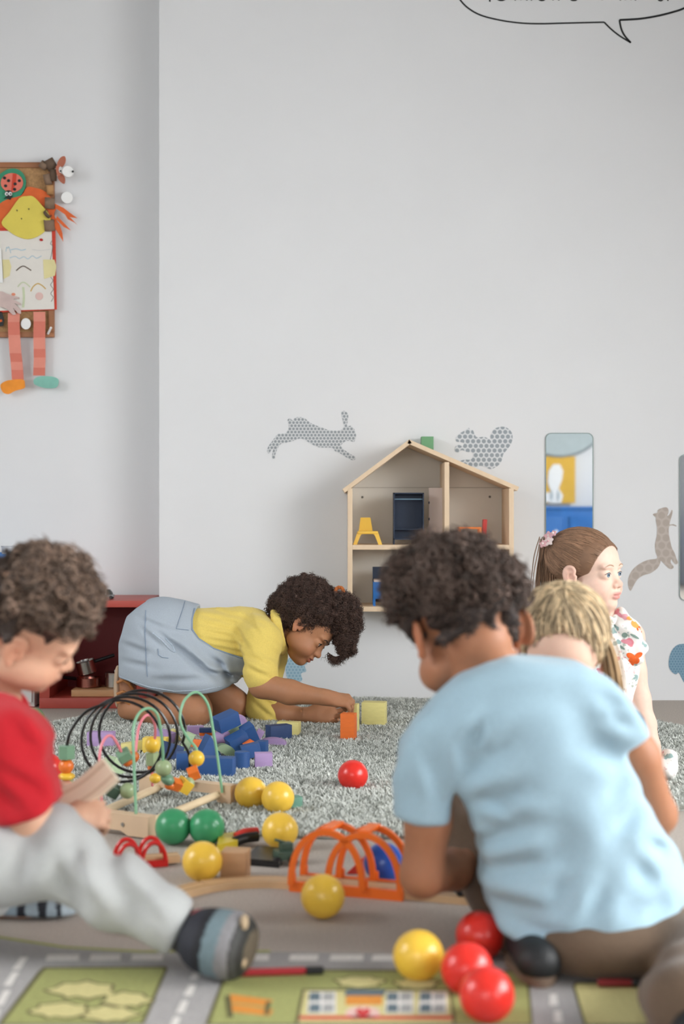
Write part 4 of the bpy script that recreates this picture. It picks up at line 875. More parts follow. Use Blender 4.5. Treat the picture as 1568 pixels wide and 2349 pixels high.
mb = MB(); mb.box(tc0+Vector((0, 0, 0.0375))-bd_*0.01, (0.024, 0.022, 0.006), rotz(ang), bevel=0.002); obj('cargo', mb, M_blk, t)
mb = MB(); mb.cyl(tc0+Vector((0, 0, 0.04))-bd_*0.006, tc0+Vector((0, 0, 0.052))-bd_*0.006, 0.006, n=12, bevel=0.001); obj('funnel', mb, M_blk, t)
for s in (-0.016, 0.016):
    for k in (-1, 1):
        a = tc0+bd_*s+bn*k*0.013+Vector((0, 0, 0.0185)); mb = MB(); mb.cyl(a, a+bn*k*0.003, 0.0065, n=14, bevel=0.001); obj('wheel', mb, M_blk, t)
# red arch bridge
M_rb = plast('red_bridge_plastic', L(206, 34, 30), 0.3)
rp = G(338, 1992); d2 = Vector((0.96, 0.28, 0)); n2 = Vector((-0.28, 0.96, 0))
t = thing('toy_bridge', 'small red arch bridge beside the grey trousers', 'toy bridge', rp)
for off in (0.0, 0.042):
    for c in (-0.033, 0.012):
        pts = [rp+n2*off+d2*(c+0.021*math.cos(a))+Vector((0, 0, 0.012+0.034*math.sin(a))) for a in [math.pi*i/18 for i in range(19)]]
        mb = MB(); mb.tube(pts, 0.0042, n=8); obj('arch', mb, M_rb, t)
    mb = MB(); mb.prism([rp+n2*off+d2*u+Vector((0, 0, z)) for u, z in ((-0.058, 0.001), (0.038, 0.001), (0.038, 0.013), (-0.058, 0.013))], n2*0.006); obj('base_rail', mb, M_rb, t, smooth=False)
mb = MB(); mb.prism([rp+d2*u+n2*v+Vector((0, 0, 0.0005)) for u, v in ((-0.058, 0.004), (0.038, 0.004), (0.038, 0.044), (-0.058, 0.044))], (0, 0, 0.004)); obj('deck', mb, M_rb, t, smooth=False)
track('short wooden track end sticking out of the red bridge', [rp+n2*0.024-d2*0.05, rp+n2*0.024+d2*0.062], w=0.034, th=0.012, z=0.0046)
# tools and vehicle between the balls
o = G(520, 1960); t = thing('toy_saw', 'toy saw with a red black handle and yellow blade', 'toy tool', o)
ya = G(505, 1957)+Vector((0, 0.0, 0.0))
mb = MB(); mb.prism([G(498, 1962)+Vector((0, 0, 0.002)), G(545, 1952)+Vector((0, 0, 0.002)), G(548, 1930)+Vector((0, 0, 0.002)), G(502, 1936)+Vector((0, 0, 0.002))], (0, 0, 0.018)); obj('yellow_blade', mb, plast('mustard_plastic', L(206, 180, 50)), t, smooth=False)
mb = MB(); mb.tube(bez([G(538, 1948)+Vector((0, 0, 0.014)), G(560, 1944)+Vector((0, 0, 0.018)), G(590, 1940)+Vector((0, 0, 0.018))], 6), 0.010, n=12); obj('black_grip', mb, M_blk, t)
mb = MB(); mb.tube(bez([G(540, 1946)+Vector((0, 0.006, 0.020)), G(562, 1942)+Vector((0, 0.004, 0.026)), G(588, 1937)+Vector((0, 0.004, 0.024))], 6), 0.009, n=12); obj('red_grip', mb, M_pr, t)
mb = MB(); pts = [G(560, 1985), G(640, 1992), G(650, 1960), G(590, 1955)]; mb.prism([Vector((p.x, p.y, 0.001)) for p in pts], (0, 0, 0.012)); tag(obj('black_toy_tile', mb, M_blk, None, smooth=False), 'flat black toy piece right of the wooden cube', 'toy')
g0 = G(644, 1988)+Vector((0.006, 0.02, 0)); t = thing('toy_tank', 'dark green toy vehicle in front of the yellow ball', 'toy vehicle', g0)
M_dg = plast('dark_green_plastic', L(58, 78, 64), 0.45)
mb = MB(); mb.box(g0+Vector((0, 0, 0.018)), (0.036, 0.034, 0.016), rotz(0.4), bevel=0.003); obj('hull', mb, M_dg, t)
mb = MB(); mb.box(g0+Vector((0.002, 0.002, 0.033)), (0.022, 0.02, 0.014), rotz(0.4), bevel=0.003); obj('cab', mb, M_dg, t)
for i, (a, c) in enumerate(((-0.014, -0.018), (0.014, -0.010), (-0.016, 0.012), (0.012, 0.018))):
    mb = MB(); p = g0+Vector((a, c, 0.009)); mb.cyl(p, p+Vector((0.003, -0.006, 0)), 0.009, n=16, bevel=0.001); w = obj('wheel', mb, M_blk, t)
    mb = MB(); mb.cyl(p+Vector((0.003, -0.006, 0)), p+Vector((0.0035, -0.0075, 0)), 0.0035, n=10); obj('hub', mb, M_steel, w)
mb = MB(); mb.tube([g0+Vector((0.0, 0, 0.04)), g0+Vector((-0.018, -0.005, 0.046))], 0.0025, n=8); obj('barrel', mb, M_dg, t)
mb = MB(); c = G(812, 2016)+Vector((0.0, 0.03, 0)); mb.prism([c+Vector((-0.014, 0, 0.001)), c+Vector((0.016, 0, 0.001)), c+Vector((0.016, 0, 0.030))], (0.004, 0.02, 0)); tag(obj('red_wedge_block', mb, M_pr, None, smooth=False), 'small red wedge seen through the orange bridge', 'building block')
# felt pens on the mat
def pen(label, a, c, col):
    a, c = Vector(a), Vector(c); a.z = c.z = 0.0125; d = (c-a).normalized(); t = thing('felt_pen', label, 'pen', (a+c)/2-Vector((0, 0, 0.006)), 'felt pens on the mat')
    mb = MB(); mb.cyl(a, a+(c-a)*0.78, 0.0052, n=16, bevel=0.001); obj('barrel', mb, col, t)
    mb = MB(); mb.cyl(a+(c-a)*0.78, c, 0.0056, n=16, bevel=0.0015); obj('cap', mb, M_blk, t)
pen('dark red felt pen with black cap on the green field', G(552, 2252), G(742, 2246), plast('dark_red_plastic', L(158, 30, 38)))
pen('dark red felt pen in the shade below the boy', G(1370, 2276), G(1470, 2276), plast('deep_red_plastic', L(120, 22, 26)))
mb = MB(); c = G(310, 2142); mb.box(c+Vector((0, 0, 0.008)), (0.022, 0.02, 0.015), rotz(0.5), bevel=0.002); tag(obj('wooden_peg', mb, M_beech), 'small light wooden piece under the grey trouser leg', 'building block')
# ------------------------------------------------------------------ sculpting kit: smooth unions of simple volumes, meshed by surface nets
f32 = np.float32
def V3(p): return np.array([p[0], p[1], p[2]], float)
def smin(a, b, k):
    if k <= 0: return np.minimum(a, b)
    h = np.maximum(k-np.abs(a-b), 0)/k
    return np.minimum(a, b)-h*h*(k*0.25)
class Shape:
    def __init__(s): s.pr = []; s.folds = []; s.waves = []
    def cap(s, a, b, ra, rb=None, k=0.015, op='u'):
        a, b = V3(a), V3(b); rb = ra if rb is None else rb; r = max(ra, rb)
        s.pr.append(('cap', op, k, np.minimum(a, b)-r, np.maximum(a, b)+r, (a, b, ra, rb))); return s
    def ell(s, c, r, R=None, k=0.015, op='u'):
        c = V3(c); R = np.eye(3) if R is None else np.array(R); r = np.array(r, float); e = np.abs(R) @ r
        s.pr.append(('ell', op, k, c-e, c+e, (c, r, R))); return s
    def chain(s, pts, rs, k=0.015):
        for i in range(len(pts)-1): s.cap(pts[i], pts[i+1], rs[i], rs[i+1], k)
        return s
    def plane(s, p, n, k=0.004):     # keep the side the normal points away from
        s.pr.append(('plane', 'i', k, None, None, (V3(p), V3(n)/np.linalg.norm(V3(n))))); return s
    def poly(s, pts, k=0.004, op='i', Y=None):  # extruded along y: pts world (x,z)
        s.pr.append(('poly', op, k, None, None, np.array(pts, float))); return s
    def fold(s, a, b, w, d): s.folds.append((V3(a), V3(b), w, d, None)); return s
    def fold2(s, a, b, Y, w, d, yback=9.0):   # crease on the camera side, a,b photo pixels at depth Y
        A, B = P(a[0], a[1], Y), P(b[0], b[1], Y); s.folds.append((V3(A), V3(B), w, d, yback)); return s
    def wave(s, dirv, freq, amp, ph=0, warp=0.0): s.waves.append((V3(dirv), freq, amp, ph, warp)); return s
    def bounds(s):
        u = [p for p in s.pr if p[1] == 'u']
        return np.min([p[3] for p in u], 0)-0.012, np.max([p[4] for p in u], 0)+0.012
    def evalf(s, lo, hi, h):
        n = np.maximum(np.ceil((hi-lo)/h).astype(int)+1, 4)
        ax = [lo[i]+h*np.arange(n[i]) for i in range(3)]
        d = np.full(tuple(n), 0.3, f32)
        for kind, op, k, a, b, q in s.pr:
            if a is not None:
                m = k+3*h
                i0 = [max(0, int(np.searchsorted(ax[i], a[i]-m))) for i in range(3)]; i1 = [min(n[i], int(np.searchsorted(ax[i], b[i]+m))+1) for i in range(3)]
                if any(i1[i] <= i0[i] for i in range(3)): continue
                sl = tuple(slice(i0[i], i1[i]) for i in range(3))
            else: sl = (slice(None),)*3
            X = ax[0][sl[0]].astype(f32)[:, None, None]; Y = ax[1][sl[1]].astype(f32)[None, :, None]; Z = ax[2][sl[2]].astype(f32)[None, None, :]
            if kind == 'cap':
                p0, p1, ra, rb = q; ba = p1-p0; L2 = max(ba @ ba, 1e-9)
                x, y, z = X-p0[0], Y-p0[1], Z-p0[2]
                t = np.clip((x*ba[0]+y*ba[1]+z*ba[2])/L2, 0, 1).astype(f32)
                v = np.sqrt((x-t*ba[0])**2+(y-t*ba[1])**2+(z-t*ba[2])**2)-(ra+(rb-ra)*t)
            elif kind == 'ell':
                c, r, R = q; x, y, z = X-c[0], Y-c[1], Z-c[2]
                l = [(x*R[0, i]+y*R[1, i]+z*R[2, i])/r[i] for i in range(3)]
                k0 = np.sqrt(l[0]**2+l[1]**2+l[2]**2)+1e-9
                k1 = np.sqrt((l[0]/r[0])**2+(l[1]/r[1])**2+(l[2]/r[2])**2)+1e-9
                v = k0*(k0-1)/k1
            elif kind == 'plane':
                p, nn = q; v = (X-p[0])*nn[0]+(Y-p[1])*nn[1]+(Z-p[2])*nn[2]
            else:
                P2 = q; xx = X[:, 0, 0][:, None]; zz = Z[0, 0, :][None, :]
                dd = np.full((len(X), Z.shape[2]), 1e9); ins = np.zeros(dd.shape, bool)
                for i in range(len(P2)):
                    A, B = P2[i], P2[(i+1) % len(P2)]; e = B-A
                    t = np.clip(((xx-A[0])*e[0]+(zz-A[1])*e[1])/max(e @ e, 1e-12), 0, 1)
                    dd = np.minimum(dd, (xx-A[0]-t*e[0])**2+(zz-A[1]-t*e[1])**2)
                    cr = ((A[1] > zz) != (B[1] > zz)) & (xx < (B[0]-A[0])*(zz-A[1])/(B[1]-A[1]+1e-12)+A[0]); ins ^= cr
                v = (np.where(ins, -1, 1)*np.sqrt(dd)).astype(f32)[:, None, :]
            v = v.astype(f32)
            if op == 'u': d[sl] = smin(d[sl], v, k)
            elif op == 's': d[sl] = -smin(-d[sl], v, k)
            else: d[sl] = -smin(-d[sl], np.broadcast_to(-v, d[sl].shape), k)
        X = ax[0].astype(f32)[:, None, None]; Y = ax[1].astype(f32)[None, :, None]; Z = ax[2].astype(f32)[None, None, :]
        for a, b, w, dep, yb in s.folds:
            i0 = [max(0, int(np.searchsorted(ax[i], min(a[i], b[i])-2.5*w))) for i in range(3)]; i1 = [min(n[i], int(np.searchsorted(ax[i], max(a[i], b[i])+2.5*w))+1) for i in range(3)]
            if yb is not None: i0[1] = 0; i1[1] = int(np.searchsorted(ax[1], yb))
            if any(i1[i] <= i0[i] for i in range(3)): continue
            sl = tuple(slice(i0[i], i1[i]) for i in range(3))
            x, y, z = X[sl[0]]-a[0], Y[:, sl[1]]-a[1], Z[:, :, sl[2]]-a[2]; ba = b-a
            if yb is not None: y = y*0; ba = ba*np.array((1, 0, 1.0))
            t = (x*ba[0]+y*ba[1]+z*ba[2])/max(ba @ ba, 1e-9); tc = np.clip(t, 0, 1)
            # a crease with a raised lip beside it
            ex, ez = x-tc*ba[0], z-tc*ba[2]; r2 = ex**2+(y-tc*ba[1])**2+ez**2
            g = np.exp(-r2/(w*w)); env = (0.30+0.70*np.sin(np.pi*np.clip(t, 0.02, 0.98)))
            if yb is not None:
                nx, nz = -ba[2], ba[0]; nl = math.hypot(nx, nz)+1e-9; sd = (ex*nx+ez*nz)/nl
                g = g-0.55*np.exp(-((sd-1.5*w)**2+np.maximum(r2-sd**2, 0))/(w*w))
            d[sl] += (dep*g*env).astype(f32)
        for dv, fr, amp, ph, warp in s.waves:
            u = X*dv[0]+Y*dv[1]+Z*dv[2]
            d += (amp*np.sin(fr*u+ph+warp*np.sin(fr*0.43*(X-Z)+1.7*ph)+warp*np.cos(fr*0.37*(Y+Z)+ph))).astype(f32)
        return d, lo, h
def nets(d, lo, h):
    n = d.shape; ins = d < 0
    c = [ins[i:n[0]-1+i, j:n[1]-1+j, k:n[2]-1+k] for i in (0, 1) for j in (0, 1) for k in (0, 1)]
    cnt = sum(x.astype(np.int8) for x in c); act = (cnt > 0) & (cnt < 8)
    I = np.argwhere(act); N = len(I); idx = np.full(act.shape, -1, np.int32); idx[act] = np.arange(N)
    acc = np.zeros((N, 3)); w = np.zeros(N)
    offs = [(i, j, k) for i in (0, 1) for j in (0, 1) for k in (0, 1)]
    val = [d[I[:, 0]+o[0], I[:, 1]+o[1], I[:, 2]+o[2]].astype(float) for o in offs]
    for a in range(8):
        for b in range(a+1, 8):
            df = np.array(offs[b])-np.array(offs[a])
            if np.abs(df).sum() != 1: continue
            m = (val[a] < 0) != (val[b] < 0); t = np.where(m, val[a]/(val[a]-val[b]+1e-20), 0)
            acc += np.where(m[:, None], np.array(offs[a])[None]+t[:, None]*df[None], 0); w += m
    Vv = (I+acc/np.maximum(w, 1)[:, None])*h+lo
    Q = []
    for axn in range(3):
        o = [0, 0, 0]; o[axn] = 1
        A = ins[1:n[0]-1-o[0]*0, 1:n[1]-1, 1:n[2]-1] if False else None
        s0 = [slice(1, n[i]-1) for i in range(3)]; s0[axn] = slice(0, n[axn]-1)
        s1 = list(s0); s1[axn] = slice(1, n[axn])
        a, b = ins[tuple(s0)], ins[tuple(s1)]
        E = np.argwhere(a != b); fl = a[a != b]
        base = np.array([1, 1, 1]); base[axn] = 0
        E = E+base; u, v = [(1, 2), (2, 0), (0, 1)][axn]
        def g(du, dv):
            K = E.copy(); K[:, u] -= du; K[:, v] -= dv; return idx[K[:, 0], K[:, 1], K[:, 2]]
        q4 = np.stack([g(1, 1), g(0, 1), g(0, 0), g(1, 0)], 1); q4[~fl] = q4[~fl][:, ::-1]; Q.append(q4)
    Q = np.concatenate(Q, 0); Q = Q[(Q >= 0).all(1)]
    return Vv, Q
def relax(Vv, Q, it, lam=0.5):
    for k in range(it):
        S = np.zeros_like(Vv); c = np.zeros(len(Vv))
        for i in range(4):
            a, b = Q[:, i], Q[:, (i+1) % 4]
            for col in range(3): S[:, col] += np.bincount(a, Vv[b, col], len(Vv))+np.bincount(b, Vv[a, col], len(Vv))
            c += np.bincount(a, minlength=len(Vv))+np.bincount(b, minlength=len(Vv))
        Vv = Vv+lam*(S/np.maximum(c, 1)[:, None]-Vv)
    return Vv
def biggest(Vv, Q):
    lab = np.arange(len(Vv))
    for _ in range(400):
        m = lab[Q].min(1); new = lab.copy()
        for i in range(4): np.minimum.at(new, Q[:, i], m)
        new = new[new]
        if (new == lab).all(): break
        lab = new
    u, c = np.unique(lab[Q[:, 0]], return_counts=True); keep = u[c.argmax()]
    return Q[lab[Q[:, 0]] == keep]
def sculpt(name, S, h, m, parent, fine=(), col=None, smooth_it=2, one=False):
    """mesh a Shape; fine = [(centre, half size, h)] boxes meshed more finely"""
    lo, hi = S.bounds(); parts = []
    if S.folds or S.waves: pass
    Vv, Q = nets(*S.evalf(lo, hi, h)); Vv = relax(Vv, Q, smooth_it)
    if one: Q = biggest(Vv, Q)
    for c, hs, hf in fine:
        c = V3(c); hs = np.array(hs) if hasattr(hs, '__len__') else np.array([hs]*3)
        inside = (np.abs(Vv-c) < hs-h*0.6).all(1); Q = Q[~inside[Q].all(1)]
    parts.append((Vv, Q))
    for c, hs, hf in fine:
        c = V3(c); hs = np.array(hs) if hasattr(hs, '__len__') else np.array([hs]*3)
        v2, q2 = nets(*S.evalf(c-hs, c+hs, hf))
        if len(v2): parts.append((relax(v2, q2, 1), q2))
    off = 0; VV = []; QQ = []
    for v, qd in parts:
        used = np.unique(qd); mp = np.full(len(v), -1); mp[used] = np.arange(len(used)); VV.append(v[used]); QQ.append(mp[qd]+off); off += len(used)
    VV = np.concatenate(VV); QQ = np.concatenate(QQ)
    return npmesh(name, VV, QQ, m, parent, col(VV) if col else None)
def npmesh(name, VV, QQ, m, parent, colors=None, smooth=True):
    k = QQ.shape[1]; me = bpy.data.meshes.new(name); me.vertices.add(len(VV)); me.vertices.foreach_set('co', np.ascontiguousarray(VV, f32).ravel())
    me.loops.add(QQ.size); me.loops.foreach_set('vertex_index', np.ascontiguousarray(QQ, np.int32).ravel())
    me.polygons.add(len(QQ)); me.polygons.foreach_set('loop_start', np.arange(0, QQ.size, k, dtype=np.int32))
    if smooth: me.polygons.foreach_set('use_smooth', np.ones(len(QQ), bool))
    me.update(calc_edges=True)
    if colors is not None:
        C = np.ones((len(VV), 4), f32); C[:, :3] = colors
        ca = me.color_attributes.new('Col', 'FLOAT_COLOR', 'POINT'); ca.data.foreach_set('color', C.ravel())
    me.materials.append(m); return place(name, me, parent)
def strands(name, Pts, rad, cols, m, parent, sides=4, taper=True):
    """Pts (N,S,3) polylines -> tubes; cols (N,3)"""
    N, S_, _ = Pts.shape
    T = np.gradient(Pts, axis=1); T /= np.linalg.norm(T, axis=2, keepdims=True)+1e-9
    up = np.where(np.abs(T[..., 2:3]) > 0.9, np.array([1., 0, 0]), np.array([0, 0, 1.]))
    A = np.cross(T, up); A /= np.linalg.norm(A, axis=2, keepdims=True)+1e-9; B = np.cross(T, A)
    tp = np.ones(S_) if not taper else np.clip(np.minimum(1.0, 2.2*(1-np.arange(S_)/(S_-0.6))), 0.12, 1)
    R = (rad[:, None] if hasattr(rad, '__len__') else rad)*tp[None, :]
    R = np.broadcast_to(R, (N, S_))
    ring = []
    for k in range(sides):
        a = 2*np.pi*k/sides; ring.append(Pts+(A*np.cos(a)+B*np.sin(a))*R[..., None])
    VV = np.stack(ring, 2).reshape(-1, 3)
    n = np.arange(N)[:, None, None]*(S_*sides); s = np.arange(S_-1)[None, :, None]*sides; k = np.arange(sides)[None, None, :]; k2 = (k+1) % sides
    QQ = np.stack([n+s+k, n+s+k2, n+s+sides+k2, n+s+sides+k], -1).reshape(-1, 4)
    C = np.repeat(cols, S_*sides, 0)
    return npmesh(name, VV, QQ, m, parent, C)

# ---- heads
def frame(f, up):
    f = V3(f)/np.linalg.norm(V3(f)); up = V3(up); r = np.cross(f, up); r /= np.linalg.norm(r); u = np.cross(r, f)
    return np.stack([r, f, u], 1)      # columns: right, forward, up
SC0 = np.array((0, -0.014, 0.042))
class Head:
    def __init__(s, t, f, up, sc=1.0): s.t = V3(t); s.R = frame(f, up); s.s = sc
    def w(s, p): return s.t+s.R @ (np.array(p, float)*s.s)
    def loc(s, Vv): return ((Vv-s.t) @ s.R)/s.s
    def prims(s, S, mouth_open=0.0, eyes=True, smile=0.0):
        c = s.s; W = s.w; R = s.R
        def E(p, r, k=0.012, op='u', rot=None): S.ell(W(p), np.array(r)*c, R if rot is None else R @ np.array(rot), k*c, op)
        def C(a, b, ra, rb, k=0.01, op='u'): S.cap(W(a), W(b), ra*c, rb*c, k*c, op)
        E((0, -0.016, 0.044), (0.070, 0.086, 0.070), 0.0)
        E((0, 0.026, 0.040), (0.060, 0.056, 0.050), 0.02)
        E((0, 0.030, -0.016), (0.055, 0.050, 0.056), 0.02)
        E((0, 0.044, -0.060), (0.034, 0.034, 0.026), 0.02)
        E((0, 0.064, -0.068), (0.016, 0.016, 0.014), 0.014)
        for x in (-1, 1):
            E((x*0.033, 0.053, -0.032), (0.025, 0.027, 0.026), 0.015)
            E((x*0.047, 0.020, -0.040), (0.018, 0.032, 0.024), 0.02)
            E((x*0.028, 0.071, 0.026), (0.022, 0.011, 0.008), 0.012)         # brow
            if eyes:
                E((x*0.030, 0.085, 0.006), (0.017, 0.012, 0.011), 0.008, 's')      # socket
                E((x*0.030, 0.0640, 0.006), (0.0168, 0.0165, 0.0155), 0.004)         # lids
                E((x*0.030, 0.0825, 0.005), (0.0130, 0.0085, 0.0062), 0.0015, 's')   # opening
            # ear
            def ep(y, z): return (x*(0.0735-0.22*(y-0.006)), y-0.002, z)
            hp = [(0.006, 0.006), (0.009, 0.016), (0.004, 0.0245), (-0.006, 0.026), (-0.0145, 0.019), (-0.0165, 0.006), (-0.013, -0.006), (-0.006, -0.015), (0.001, -0.020)]
            E(ep(-0.004, 0.004), (0.0042, 0.0135, 0.022), 0.004, 'u', np.array(eul(0, 0, x*14)))
            hp = [tuple(v)[:2] for v in bez([Vector((a_, b_, 0)) for a_, b_ in hp], 3)]
            for i in range(len(hp)-1): C(ep(*hp[i]), ep(*hp[i+1]), 0.0036, 0.0036, 0.0025)
            C(ep(-0.009, 0.013), ep(-0.008, -0.004), 0.0030, 0.0030, 0.003)
            px_, py_, pz_ = ep(0.000, 0.002); E((px_+x*0.0035, py_, pz_), (0.0040, 0.0050, 0.0080), 0.003, 's')
            px_, py_, pz_ = ep(-0.003, 0.0165); E((px_+x*0.0045, py_, pz_), (0.0035, 0.0045, 0.0040), 0.003, 's')
            E(ep(0.000, -0.0195), (0.0050, 0.0065, 0.0065), 0.005)
            C((x*0.072, 0.009, 0.002), (x*0.072, 0.008, -0.009), 0.0042, 0.0036, 0.003)
        C((0, 0.074, 0.012), (0, 0.085, -0.014), 0.0065, 0.0085, 0.012)
        E((0, 0.0895, -0.0185), (0.0098, 0.0100, 0.0085), 0.008)
        for x in (-1, 1): E((x*0.0105, 0.083, -0.0215), (0.0070, 0.0080, 0.0060), 0.005); E((x*0.0055, 0.088, -0.0272), (0.0030, 0.0040, 0.0030), 0.002, 's')
        E((0, 0.076, -0.041), (0.021, 0.012, 0.012), 0.010)
        E((0, 0.0855, -0.0405), (0.0165, 0.0060, 0.0040), 0.004); E((0, 0.0825, -0.0505), (0.0140, 0.0066, 0.0046), 0.004)
        mo = 0.0014+mouth_open
        C((-0.0175, 0.083, -0.0455+smile), (0, 0.0925, -0.0460), mo*0.5, mo, 0.002, 's'); C((0.0175, 0.083, -0.0455+smile), (0, 0.0925, -0.0460), mo*0.5, mo, 0.002, 's')
    def paint(s, Vv, base, lip, flush):
        q = s.loc(Vv); C = np.tile(np.array(base), (len(Vv), 1))
        def G_(c, r): return np.exp(-(((q-np.array(c))/np.array(r))**2).sum(1))
        ch = np.clip(G_((0.036, 0.066, -0.028), (0.02, 0.03, 0.018))+G_((-0.036, 0.066, -0.028), (0.02, 0.03, 0.018))+0.7*G_((0, 0.1, -0.02), (0.012, 0.014, 0.01))+1.0*G_((0.078, 0, 0), (0.012, 0.03, 0.04))+1.0*G_((-0.078, 0, 0), (0.012, 0.03, 0.04)), 0, 1)
        C = C*(1-0.45*ch[:, None])+np.array(flush)*0.45*ch[:, None]
        lp = np.clip(1.6*np.exp(-((q[:, 0]/0.0165)**4+((q[:, 1]-0.090)/0.012)**4+((q[:, 2]+0.0460)/0.0085)**4)), 0, 1)
        C = C*(1-0.75*lp[:, None])+np.array(lip)*0.75*lp[:, None]
        return C
    def eyes(s, parent, iris, gaze=(0, 0, 0)):
        m_w = mat('eye_white', L(232, 228, 224), rough=0.15, var=0.01); m_i = mat('iris', iris, rough=0.1, var=0.1, scale=400); m_p = mat('pupil_black', L(10, 10, 10), rough=0.1, var=0)
        for x in (-1, 1):
            c = np.array((x*0.030, 0.0640, 0.0055)); mb = MB(); mb.sphere(s.w(c), 0.0146*s.s, 24, 16); e = obj('eyeball', mb, m_w, parent, 'all')
            g = s.R @ (np.array((0, 1, 0))+np.array(gaze)); g /= np.linalg.norm(g); cc = Vector(s.w(c)); g = Vector(g)
            mb = MB(); mb.cyl(cc+g*0.0118*s.s, cc+g*0.0148*s.s, 0.0074*s.s, 0.0056*s.s, n=20); obj('iris', mb, m_i, e)
            mb = MB(); mb.cyl(cc+g*0.0142*s.s, cc+g*0.0150*s.s, 0.0029*s.s, n=16); obj('pupil', mb, m_p, e)
    def cast(s, body, x, z, lift=0.0):
        off = Vector((0, 0, 0)); qq = body
        while qq is not None: off += qq.location; qq = qq.parent
        o = Vector(s.w((x, 0.16, z))); d = Vector(s.R @ np.array((0, -1.0, 0)))
        ok, loc, nr, _ = body.ray_cast(o-off, d)
        return (loc+off-d*lift*s.s) if ok else None
    def brows(s, parent, m, th=0.0016, z=0.0265, body=None):
        for x in (-1, 1):
            pts = [s.cast(body, x*(0.0145+0.0315*t), z-0.003+0.0065*math.sin(math.pi*(0.15+0.75*t)), -0.0002) for t in [i/14 for i in range(15)]]
            pts = [p for p in pts if p]; n = len(pts)
            if n < 4: continue
            mb = MB(); mb.tube(pts, [th*s.s*(0.35+1.0*math.sin(math.pi*min(0.97, 0.25+0.72*i/n))) for i in range(n)], n=6); obj('eyebrow', mb, m, parent)
    def lashes(s, parent, m, body=None, th=0.0009):
        for x in (-1, 1):
            pts = [s.cast(body, x*(0.030-0.0135+0.027*t), 0.005+0.0066*math.sin(math.pi*(0.06+0.88*t))**0.8, 0.0004) for t in [i/12 for i in range(13)]]
            pts = [p for p in pts if p]
            if len(pts) < 4: continue
            mb = MB(); mb.tube(pts, th*s.s, n=6); obj('eyelashes', mb, m, parent)
    def scalp(s, dirs, off=0.0):
        """points on the cranium for local unit directions (N,3)"""
        return SC0+dirs*s.radial(dirs, off)
    def radial(s, d, off):
        def ray(c, r):
            o = (SC0-c)/r; k = d/r; A = (k*k).sum(-1, keepdims=True); B = (k*o).sum(-1, keepdims=True); Cc = (o*o).sum(-1, keepdims=True)-1
            disc = B*B-A*Cc; return np.where(disc > 0, (-B+np.sqrt(np.maximum(disc, 0)))/A, 0)
        off = np.asarray(off); off = off[..., None] if off.ndim else off
        return np.maximum(ray(np.array((0, -0.016, 0.044)), np.array((0.070, 0.086, 0.070))+off), ray(np.array((0, 0.026, 0.040)), np.array((0.060, 0.056, 0.050))+off))
def hand(S, wrist, fdir, dorsal, sc=1.0, side=1, curl=(0.4, 0.5, 0.4), spread=0.10, thumb=(0.6, 0.7, -0.35), tcurl=0.3, k=0.006, curls=None):
    """side +1 right hand, -1 left; returns fingertip points"""
    y = V3(fdir)/np.linalg.norm(V3(fdir)); z = V3(dorsal)-y*(V3(dorsal) @ y); z /= np.linalg.norm(z); x = np.cross(y, z); tx = -x*side; w = V3(wrist)
    def W(a, b, c): return w+(tx*a+y*b+z*c)*sc
    S.ell(W(0.001, 0.036, -0.002), np.array((0.027, 0.038, 0.0135))*sc, np.stack([tx, y, z], 1), 0.010)
    S.ell(W(0.014, 0.026, -0.009), np.array((0.013, 0.022, 0.011))*sc, np.stack([tx, y, z], 1), 0.008)
    S.cap(W(0, -0.01, 0), W(0, 0.02, 0), 0.0185*sc, 0.019*sc, 0.012)
    tips = []
    for i, (a, ln, r) in enumerate(((0.0205, 0.047, 0.0066), (0.0068, 0.052, 0.0068), (-0.0068, 0.048, 0.0066), (-0.0195, 0.038, 0.0058))):
        cu = (curls[i] if curls else curl); p = W(a, 0.060-0.004*abs(i-1), 0.001); sp = spread*(1.5-i)/1.5; ang = 0.0
        S.cap(W(a*0.8, 0.03, 0), p, r*1.05*sc, r*1.1*sc, 0.006)
        for j, fr in enumerate((0.44, 0.31, 0.25)):
            ang += cu[j]; dv = y*math.cos(ang)-z*math.sin(ang)+tx*math.sin(sp); dv /= np.linalg.norm(dv); p2 = p+dv*ln*fr*sc
            S.cap(p, p2, r*(1-0.09*j)*sc, r*(0.91-0.09*j)*sc, 0.0025); p = p2
        tips.append(p)
    p = W(0.020, 0.018, -0.006); d0 = tx*thumb[0]+y*thumb[1]+z*thumb[2]; d0 /= np.linalg.norm(d0); ang = 0
    for j, (l, r) in enumerate(((0.024, 0.0092), (0.020, 0.0078), (0.016, 0.0070))):
        dv = d0*math.cos(ang)-(tx*0.5+z*0.5)*math.sin(ang); dv /= np.linalg.norm(dv); p2 = p+dv*l*sc; S.cap(p, p2, r*sc, r*0.9*sc, 0.004); p = p2; ang += tcurl
    tips.append(p); return tips

